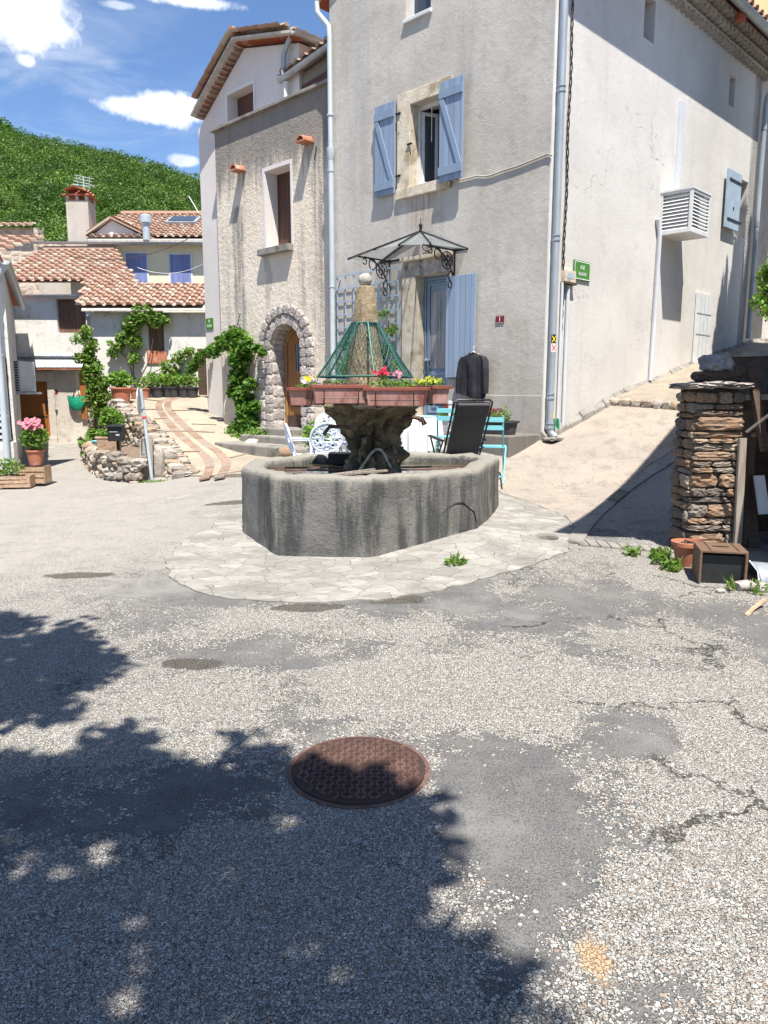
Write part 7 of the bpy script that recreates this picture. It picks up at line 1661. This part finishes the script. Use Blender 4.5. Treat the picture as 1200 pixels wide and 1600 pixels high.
# plank, sloping timber
q = X_(1171, 6.7); m = MB(); m.beam((q, 6.70, gz(q, 6.7)), (q-.01, 6.74, Z_(685, 6.7)), .075, .03); tag(m.build('upright_board', 'greywood', bev=.004), 'grey weathered board standing upright against the right side of the pillar', 'board')
m = MB(); m.beam((X_(1200, 6.6)+.02, 6.6, Z_(705, 6.6)), (X_(1168, 6.9), 6.9, Z_(568, 6.9)), .07, .05); tag(m.build('leaning_timber', 'dwood', bev=.006), 'dark brown timber leaning behind the stone pillar', 'timber')
m = MB(); m.beam((X_(1172, 6.5), 6.5, Z_(675, 6.5)), (X_(1215, 6.3), 6.3, Z_(640, 6.3)), .03, .02); tag(m.build('thin_batten', 'greywood'), 'thin pale batten sticking out beside the dark leaning timber', 'batten')
# wooden box lying open, clay pot, hood
q = hit(1127, 905); xb0, xb1 = X_(1087, 5.9), X_(1160, 5.9); z0 = gz(2.5, 5.95); bx_ = thing('wooden_box', 'old brown wooden box with a black panel for its shaded open front and hand hole on its lid', 'box', (2.76, 6.0, z0))
W_, D_, H_ = .36, .36, .28; rz = R(-14); ca, sa = Vector((math.cos(rz), math.sin(rz), 0)), Vector((-math.sin(rz), math.cos(rz), 0)); bc = Vector((2.76, 6.02, z0+H_/2))
M['boxtop'] = simple('worn_box_wood', (.17, .10, .06), (.11, .07, .045), 5, .7, 30, .4, .003, stretch=(2, 9, 9))
ax3 = (ca, sa, Z); m = MB()
m.box(bc+Z*(H_/2-.01), (W_, D_, .022), ax3); m.box(bc+ca*(W_/2-.01), (.02, D_, H_-.023), ax3); m.box(bc-ca*(W_/2-.01), (.02, D_, H_-.023), ax3); m.build('box_boards', 'boxtop', bx_, bev=.006)
m = MB(); m.box(bc-sa*(D_/2-.05)-Z*.02, (W_-.045, .015, H_-.05), ax3); m.build('front_shade_panel', 'black', bx_); m = MB(); m.box(bc+sa*(D_/2-.012), (W_-.045, .015, H_-.03), ax3); m.build('rear_board', 'boxtop', bx_)  # black panel paints the shade inside the open front
m = MB(); pts = [bc+Z*(H_/2+.003)+ca*math.cos(a)*.07+sa*(math.sin(a)*.022) for a in [k*math.pi/8 for k in range(16)]]; m.add(pts, [tuple(range(16))]); m.build('hand_hole', 'black', bx_, rec=False)
for a in (-.10, .11): MB().box(bc+Z*(H_/2+.003)+ca*a, (.010, D_-.01, .004), ax3).build('strap_line', 'dwood', bx_)
q = Vector((X_(1091, 6.45), 6.45, 0)); q.z = gz(q.x, q.y); cp_ = thing('clay_pot', 'wide terracotta pot filled with dry earth at the foot of the stone pillar', 'flower pot', tuple(q))
MB().lathe([(.09, 0), (.125, .17), (.14, .175), (.142, .21), (.128, .212), (.122, .18), (.0, .18)], q, 28).build('pot', 'terracotta', cp_, smooth=True); m = MB().lathe([(0, .17), (.123, .17), (.12, .188), (.0, .195)], q, 24, .05); m.build('dry_earth', 'soil', cp_)
m = MB(); m.leaves(bush_pts((q.x, q.y, q.z+.2), (.06, .06, .015), 40), .03); m.build('dry_twigs', 'dwood', cp_, rec=False)
hd = thing('grey_plastic_hood', 'scuffed grey plastic hood lying on its side right of the wooden box', 'hood', (3.15, 6.05, z0))
m = MB(); V = []; A_ = 15; B_ = 14
for j in range(B_):
    for i in range(A_): u = math.pi*i/(A_-1); v = j/(B_-1); r_ = .15*(1-.45*v**2); V.append((3.0+.42*v, 6.0-.20*math.cos(u)*(1-.3*v), z0+.015+r_*math.sin(u)*(.9+.2*math.sin(3*u)*.3)))
m.add(V, [(j*A_+i, j*A_+i+1, (j+1)*A_+i+1, (j+1)*A_+i) for j in range(B_-1) for i in range(A_-1)]); o_ = m.build('shell', 'zinc', hd, smooth=True, rec=False); md = o_.modifiers.new('t', 'SOLIDIFY'); md.thickness = .008
m = MB(); m.tube([(2.99, 5.80, z0+.03), (3.0, 5.85, z0+.11), (3.0, 6.0, z0+.165), (3.0, 6.17, z0+.10)], .008, 5); m.build('edge_trim', 'zincl', hd)
for i, (x, y, s_) in enumerate(((2.84, 5.72, .16), (2.62, 5.66, .07), (2.95, 5.66, .09), (2.76, 5.78, .06), (3.0, 5.75, .1))):
    m = MB(); m.rock((x, y, gz(x, y)+s_*.2), (s_, s_*.7, s_*.5)); tag(m.build('loose_stone', 'stonegrey', smooth=True), 'small loose grey stone on the gravel beside the wooden box', 'stone', 'loose stones beside the wooden box')
m = MB(); m.tube([(X_(1184, 5.2), 5.12, .02), (X_(1204, 5.2), 5.2, .05), (X_(1235, 5.2), 5.3, .09)], .016, 6); tag(m.build('broken_branch', 'cratewood'), 'short tan broken branch lying on the gravel at the right edge', 'branch')
m = MB(); P_ = []
for x, y, n in ((2.52, 6.68, 180), (2.46, 6.5, 60), (2.48, 6.3, 130), (2.7, 5.72, 20), (2.9, 5.62, 20), (.62, 6.35, 60), (2.3, 6.8, 60), (.15, 6.2, 0)):
    if n: P_.append(bush_pts((x, y, gz(x, y)+.04), (.10, .09, .06), n))
P_ = np.concatenate(P_); d = NR.normal(size=P_.shape); d[:, 2] = 2.5+np.abs(d[:, 2]); m.leaves(P_, .05, asp=.5); m.leaves(P_[::2], .10, asp=.12, dirs=d[::2]); tag(m.build('pavement_weeds', 'grass', rec=False), 'tufts of weeds and grass round the foot of the pillar and paving edge', 'weeds', kind='stuff')
# retaining wall, steps and terrace right of the upper street
gw_ = thing('terrace_wall', 'rough brown terrace wall with stone steps rising right of the upper street', 'wall', FB.p(4.5, 2.3, 1.5))
m = MB(); masonry(m, FB.p(.9, 2.25, 0), UB, -NB, 7.2, 1.0, 1.05, (.10, .2), (.2, .5), .2); m.build('stone_face', 'schist', gw_)
m = MB(); m.fb(FB, .9, 8.2, 2.30, 2.75, .6, 2.02); m.build('wall_core', 'mortar', gw_); m = MB()
for k in range(12): m.fb(FB, .9+k*.6, .9+k*.6+.57, 2.18, 2.8, 2.03, 2.10+.02*(k % 3))
m.build('coping', 'cement', gw_, bev=.012)
stp = MB(); 
for k in range(7): stp.fb(FB, 8.0+k*.32, 8.0+(k+1)*.32-.004, .25, 2.9, 2.2, 2.55+.17*k)
tag(stp.build('stone_steps', 'stonegrey', bev=.02), 'broad worn stone steps climbing past the far end of the pale side wall', 'steps')
m = MB(); m.fb(FB, 4.6, 6.6, 1.55, 2.1, 1.9, 2.42); tag(m.build('stone_bench', 'ledge', bev=.03), 'low stone block like a bench against the terrace wall', 'bench')
x, y = FB.p(5.2, 2.5, 0).xy; 
cs = thing('cactus_pot', 'flat padded green cactus in a pot on the terrace wall at the right edge', 'cactus', (x, y, 2.12)); MB().lathe([(.1, 0), (.14, .2), (.0, .19)], (x, y, 2.12), 14).build('pot', 'terracotta', cs)
m = MB()
for a, b, c in ((0, 0, .36), (-.16, .05, .52), (.14, 0, .55), (0, .05, .72)): m.rock((x+a, y+b, 2.12+c), (.26, .08, .32), jag=.03, sub=3)
m.build('pads', 'leafdark', cs, smooth=True)
# ochre building and grey house far right
och = thing('ochre_building', 'tall ochre rendered building rising behind the roof of the corner house', 'building', (14, 31, 2)); Fo = FY(30); xo0, xo1 = X_(1085, 30), X_(1187, 30)
MB().fb(Fo, xo0, xo1, 0, -8, 0, 18).build('walls', 'w_och', och); MB().fb(Fo, xo0-.4, xo1+.4, .5, -8.5, 18, 18.3).build('roof', 'tilesd', och); MB().tube([Fo.p(xo1-.12, .1, 2), Fo.p(xo1-.12, .1, 18)], .07, 8).build('downspout', 'zincl', och)
for z in (8, 12): m = MB(); m.fb(Fo, xo0+1, xo0+2, .003, .04, z, z+1.5); m.build('window', 'brownwood', och)
gh = thing('shaded_house', 'plain grey house with dark windows just visible past the end of the side wall', 'house', (12, 21, 2)); Fh = FY(20); xh = X_(1183, 20)
MB().slab(Fh, [[(xh, 0), (xh+7, 0), (xh+7, 9.6), (xh, 9.6)], rect(xh+.35, xh+1.3, 6.2, 7.9)[::-1], rect(xh+.35, xh+1.3, 3.4, 5.0)[::-1], rect(xh+3, xh+4, 6.2, 7.9)[::-1]], 0, -.3).build('front_wall', 'w_grey', gh); MB().fb(Fh, xh, xh+7, -.31, -6, 0, 9.6).build('body', 'w_grey', gh)
for (a, z0_, z1_) in ((.35, 6.2, 7.9), (.35, 3.4, 5.0), (3, 6.2, 7.9)): casement(Fh, xh+a, xh+a+.97, z0_, z1_, -.15, gh, mat='brownwood')
MB().fb(Fh, xh-.3, xh+7.3, .4, -6.3, 9.603, 9.8).build('roof', 'tilesd', gh)
# bushes and cypresses on the terrace
def tree(name, label, loc, trunk_h, crown, n, leaf, mat, cat='tree', r0=.09, cone=False, group=None):
    o = thing(name, label, cat, loc, 0, group); x, y, z = loc; rx, rz_ = crown; m = MB()
    m.tube([(x, y, z-.1), (x+.02, y, z+trunk_h), (x, y+.02, z+trunk_h+rz_*1.1)], [r0, r0*.7, r0*.2], 8); 
    for k in range(7): a = k*2.4; h = z+trunk_h+rz_*.25*k/3; m.tube([(x, y, h-.1), (x+math.cos(a)*rx*.5, y+math.sin(a)*rx*.5, h+.25), (x+math.cos(a)*rx*.8, y+math.sin(a)*rx*.8, h+.6)], [r0*.4, r0*.25, r0*.1], 5)
    m.build('trunk', 'bark', o, smooth=True); m = MB()
    if cone:
        u = NR.random(n)**.8; a = NR.random(n)*6.283; k = u*(1-u)**.55*2.1; r_ = rx*k*(.55+.5*NR.random(n)); r_ *= 1+.25*np.sin(a*3+u*20); P_ = np.stack([x+np.cos(a)*r_, y+np.sin(a)*r_, z+trunk_h+(1-u)*0+u*2*rz_], 1); dd = NR.normal(size=(n, 3))*.5; dd[:, 2] += 1.6; m.leaves(P_, leaf, asp=.4, dirs=dd)
    else:
        nb_ = 26; Q = []
        for k in range(nb_): c = bush_pts((x, y, z+trunk_h+rz_*.8), (rx*.75, rx*.75, rz_*.75), 1)[0]; Q.append(bush_pts(c, (rx*.38, rx*.38, rz_*.3), n//nb_))
        m.leaves(np.concatenate(Q), leaf)
    m.build('crown', mat, o, rec=False); return o
tree('terrace_bush', 'bright green bush on the terrace behind the cactus at the right edge', (6.75, 13.2, 2.1), .6, (.48, .75), 2600, .09, 'leaflight', cat='bush', r0=.04)
def cypress(label, spec, hh, seed):
    g_ = np.random.default_rng(seed); tipsc = []
    for px, py, w_ in spec:
        t_, z_ = FB.at(px, py); W_ = FB.p(t_, 0, z_); tp_ = W_+SUN*(hh/SUN.z); tipsc.append((tp_, w_))
    bx0 = sum((p.x for p, w in tipsc))/len(tipsc); by0 = sum((p.y for p, w in tipsc))/len(tipsc); zb0 = 1.9
    o = thing('cypress', label, 'tree', (bx0, by0, zb0), 0, 'cypresses beside the street'); m = MB(); L = []; D = []
    for p, w_ in tipsc:
        w_ *= 1.9; n = int(2600*(p.z-2.4)/5); u = g_.random(n)**.7; a = g_.random(n)*6.283; r_ = w_*(u**.6)*(1.15-.35*u)*(.4+.75*g_.random(n))*(1+.3*np.sin(u*37+a*2)); q = np.stack([p.x+np.cos(a)*r_, p.y+np.sin(a)*r_, p.z-u*(p.z-2.3)], 1); L.append(q); d = g_.normal(size=(n, 3))*.45; d[:, 2] += 1.7; D.append(d)
        for kk in range(9):
            uu = g_.random()*.8+.05; aa = g_.random()*6.283; c_ = np.array([p.x+math.cos(aa)*w_*uu**.6*1.0, p.y+math.sin(aa)*w_*uu**.6, p.z-uu*(p.z-2.3)]); q = c_+g_.normal(size=(60, 3))*np.array([.05, .05, .16])*(.6+w_*2); L.append(q); d = g_.normal(size=(60, 3))*.45; d[:, 2] += 1.5; D.append(d)
    m.leaves(np.concatenate(L), .17, asp=.35, dirs=np.concatenate(D)); m.build('crown', 'treeleaf', o, rec=False); m = MB()
    m.tube([(bx0, by0, zb0-.2), (bx0, by0, zb0+3)], [.11, .05], 8)
    for p, w_ in tipsc: m.tube([(bx0, by0, zb0+.5), (p.x, p.y, zb0+1.6), (p.x, p.y, p.z-.5)], [.05, .035, .01], 5)
    m.build('trunk', 'bark', o, smooth=True)
cypress('taller dark cypress just past the right edge whose shadow climbs the side wall', [(1166, 302, .16), (1158, 335, .15), (1174, 340, .17), (1150, 372, .15), (1180, 380, .2), (1168, 420, .25)], 5.0, 3)
cypress('shorter dark cypress just past the right edge shading the wall by the low door', [(1137, 404, .13), (1130, 432, .14), (1143, 430, .16), (1124, 470, .14), (1117, 520, .1)], 4.7, 4)
# neighbour house outside the frame on the right, whose eaves shade the street
G1 = hit(868, 834); G2 = hit(1066, 656); hN = 6.2
E1 = G1+SUN*((hN-G1.z)/SUN.z); E2 = G2+SUN*((hN-G2.z)/SUN.z); E1.z = E2.z = hN
nh = thing('neighbour_house', 'tall plain house outside the right edge with a deep overhanging roof shading the street', 'house', (6.5, 7, 0)); ud = (E2-E1).normalized(); on = Vector((ud.y, -ud.x, 0)); Lh = (E2-E1).length
FN = Frame((E1.x, E1.y, 0), ud, on); zz = hN
PLN = [(0, 0), (Lh, 0)]
D3 = Vector((5.2, -.22, 0)); a = Vector((5.0, 3.3, 0)); b = Vector((6.6, 8.6, 0)); c = b+Vector((3.4, 0, 0)); d = a+Vector((5, 0, 0))
m = MB(); m.hexa([a-Vector((0, 0, .5)), b-Vector((0, 0, .5)), c-Vector((0, 0, .5)), d-Vector((0, 0, .5)), a+Z*(zz-.1), b+Z*(zz-.1), c+Z*(zz-.1), d+Z*(zz-.1)]); m.build('walls', 'w_grey', nh)
m = MB(); a, b = E1.copy(), E2.copy(); c, d = b+D3+Vector((.3, 0, 0)), a+D3+Vector((.3, 0, 0)); ap_ = (c-b)*.5+Z*.9; th = Z*.1
m.hexa([a, b, c, d, a+th, b+th, c+th, d+th]); m.hexa([a+th, b+th, c+th, d+th, a+ap_, b+ap_, b+ap_+Vector((.05, 0, 0)), a+ap_+Vector((.05, 0, 0))]); m.build('roof', 'tilesd', nh)
for k in range(3): m = MB(); q = Vector((5.0, 3.3, 0)).lerp(Vector((6.6, 8.6, 0)), .2+.28*k); m.box((q.x, q.y, 4.2), (.06, .8, 1.2), (Vector((ud.y, -ud.x, 0)), ud, Z)); m.build('window_shutter', 'blue', nh)
# lean-to of dark boards behind the pillar
sh = thing('lean_to_shed', 'dark board lean-to shed behind the stone pillar at the right edge', 'shed', (4.2, 7.2, 0))
m = MB(); m.box((4.4, 7.5, .75), (1.95, .06, 1.5)); m.box((5.2, 6.6, 1.0), (.06, 1.9, 2.2)); m.box((3.43, 7.22, .7), (.05, .5, 1.4)); m.build('board_walls', 'dwood', sh)
MB().box((4.5, 5.5, 2.38), (2.1, 1.8, .06)).build('roof', 'dwood', sh)  # unseen slab added overhead to cast shade on the shed and hood
m = MB(); m.beam((3.45, 7.46, 1.53), (5.2, 7.46, 1.56), .14, .05); m.build('top_rail', 'greywood', sh)
m = MB()
for k in range(4): x = 3.5+k*.22; m.beam((x, 6.95, gz(x, 7)), (x+.07*(k % 2), 7.3, 1.3+.1*k), .10, .02)
tag(m.build('stacked_boards', 'dwood'), 'dark boards stacked upright inside the shed behind the pillar', 'boards', kind='stuff')
m = MB(); m.beam((3.50, 6.8, Z_(800, 6.8)-.02), (3.47, 6.9, Z_(745, 6.8)), .12, .015); tag(m.build('white_sheet', 'white'), 'small white sheet of board leaning in the dark shed at the right edge', 'panel')
# ============================================================ TREE BEHIND THE CAMERA (casts the foreground shadow)
ol = [(-40, 958), (30, 962), (120, 972), (172, 988), (140, 1005), (150, 1030), (216, 1045), (208, 1058), (150, 1068), (105, 1080), (92, 1100), (122, 1115), (70, 1128), (0, 1112), (-60, 1130), (-60, 1185), (40, 1195), (110, 1180), (175, 1145), (235, 1130), (262, 1150), (330, 1138), (400, 1162), (455, 1190), (520, 1205), (560, 1222), (600, 1200), (640, 1192), (690, 1180), (716, 1200), (700, 1222), (655, 1232), (690, 1262), (665, 1275), (705, 1300), (700, 1345), (756, 1382), (720, 1400), (690, 1415), (780, 1418), (850, 1450), (862, 1485), (838, 1500), (872, 1545), (850, 1600), (800, 1700)]
PO = [hit(*a).xy.to_tuple() for a in ol]+[(.5, .9), (.2, -.6), (-3.5, -.8), (-5.2, 1.5), (-4.9, 4.6), (-3.4, 5.0)]
g_ = np.random.default_rng(5); clus = []
while len(clus) < 1300:
    q = g_.random((400, 2)); x = -5.2+q[:, 0]*6.6; y = -.8+q[:, 1]*6.2
    ok = inpoly(x, y, PO); far_ = y > 3.3
    for e in (.06,):
        for an in np.arange(8)*math.pi/4: ok &= inpoly(x+np.where(far_, .02, e)*math.cos(an), y+np.where(far_, .02, e)*math.sin(an), PO)
    clus += list(zip(x[ok], y[ok]))
clus = clus[:1300]
trk = Vector((-2.4, -4.2, 0)); bt = thing('plane_tree', 'leafy tree behind the viewpoint whose crown shades the foreground asphalt', 'tree', tuple(trk)); m = MB(); LV = []; tips = []
for i, (x, y) in enumerate(clus):
    hmin = 4.6 if y > 1 else 3.6; h = hmin+2.6*g_.random(); c = Vector((x, y, 0))+SUN*(h/SUN.z); tips.append(c)
    n = 46; P_ = g_.normal(size=(n, 3))*np.array([.075, .075, .16]); P_ = np.clip(P_, -.17, .17); LV.append(P_+np.array(c))
m.leaves(np.concatenate(LV), .105, .5, .35, .75); m.build('crown', 'treeleaf', bt, rec=False)
m = MB(); m.tube([trk-Z*.2, trk+Z*1.2, trk+Vector((.2, .5, 2.6)), trk+Vector((.5, 1.4, 3.8))], [.26, .21, .17, .13], 12)
hub = trk+Vector((.5, 1.4, 3.8))
for k in range(26):
    c = tips[(k*29) % len(tips)]; mid = hub.lerp(c, .5)+Vector((0, 0, .35)); m.tube(spline([hub, mid, c], 4), list(np.linspace(.055, .008, 9)), 6)
m.build('trunk', 'bark', bt, smooth=True)
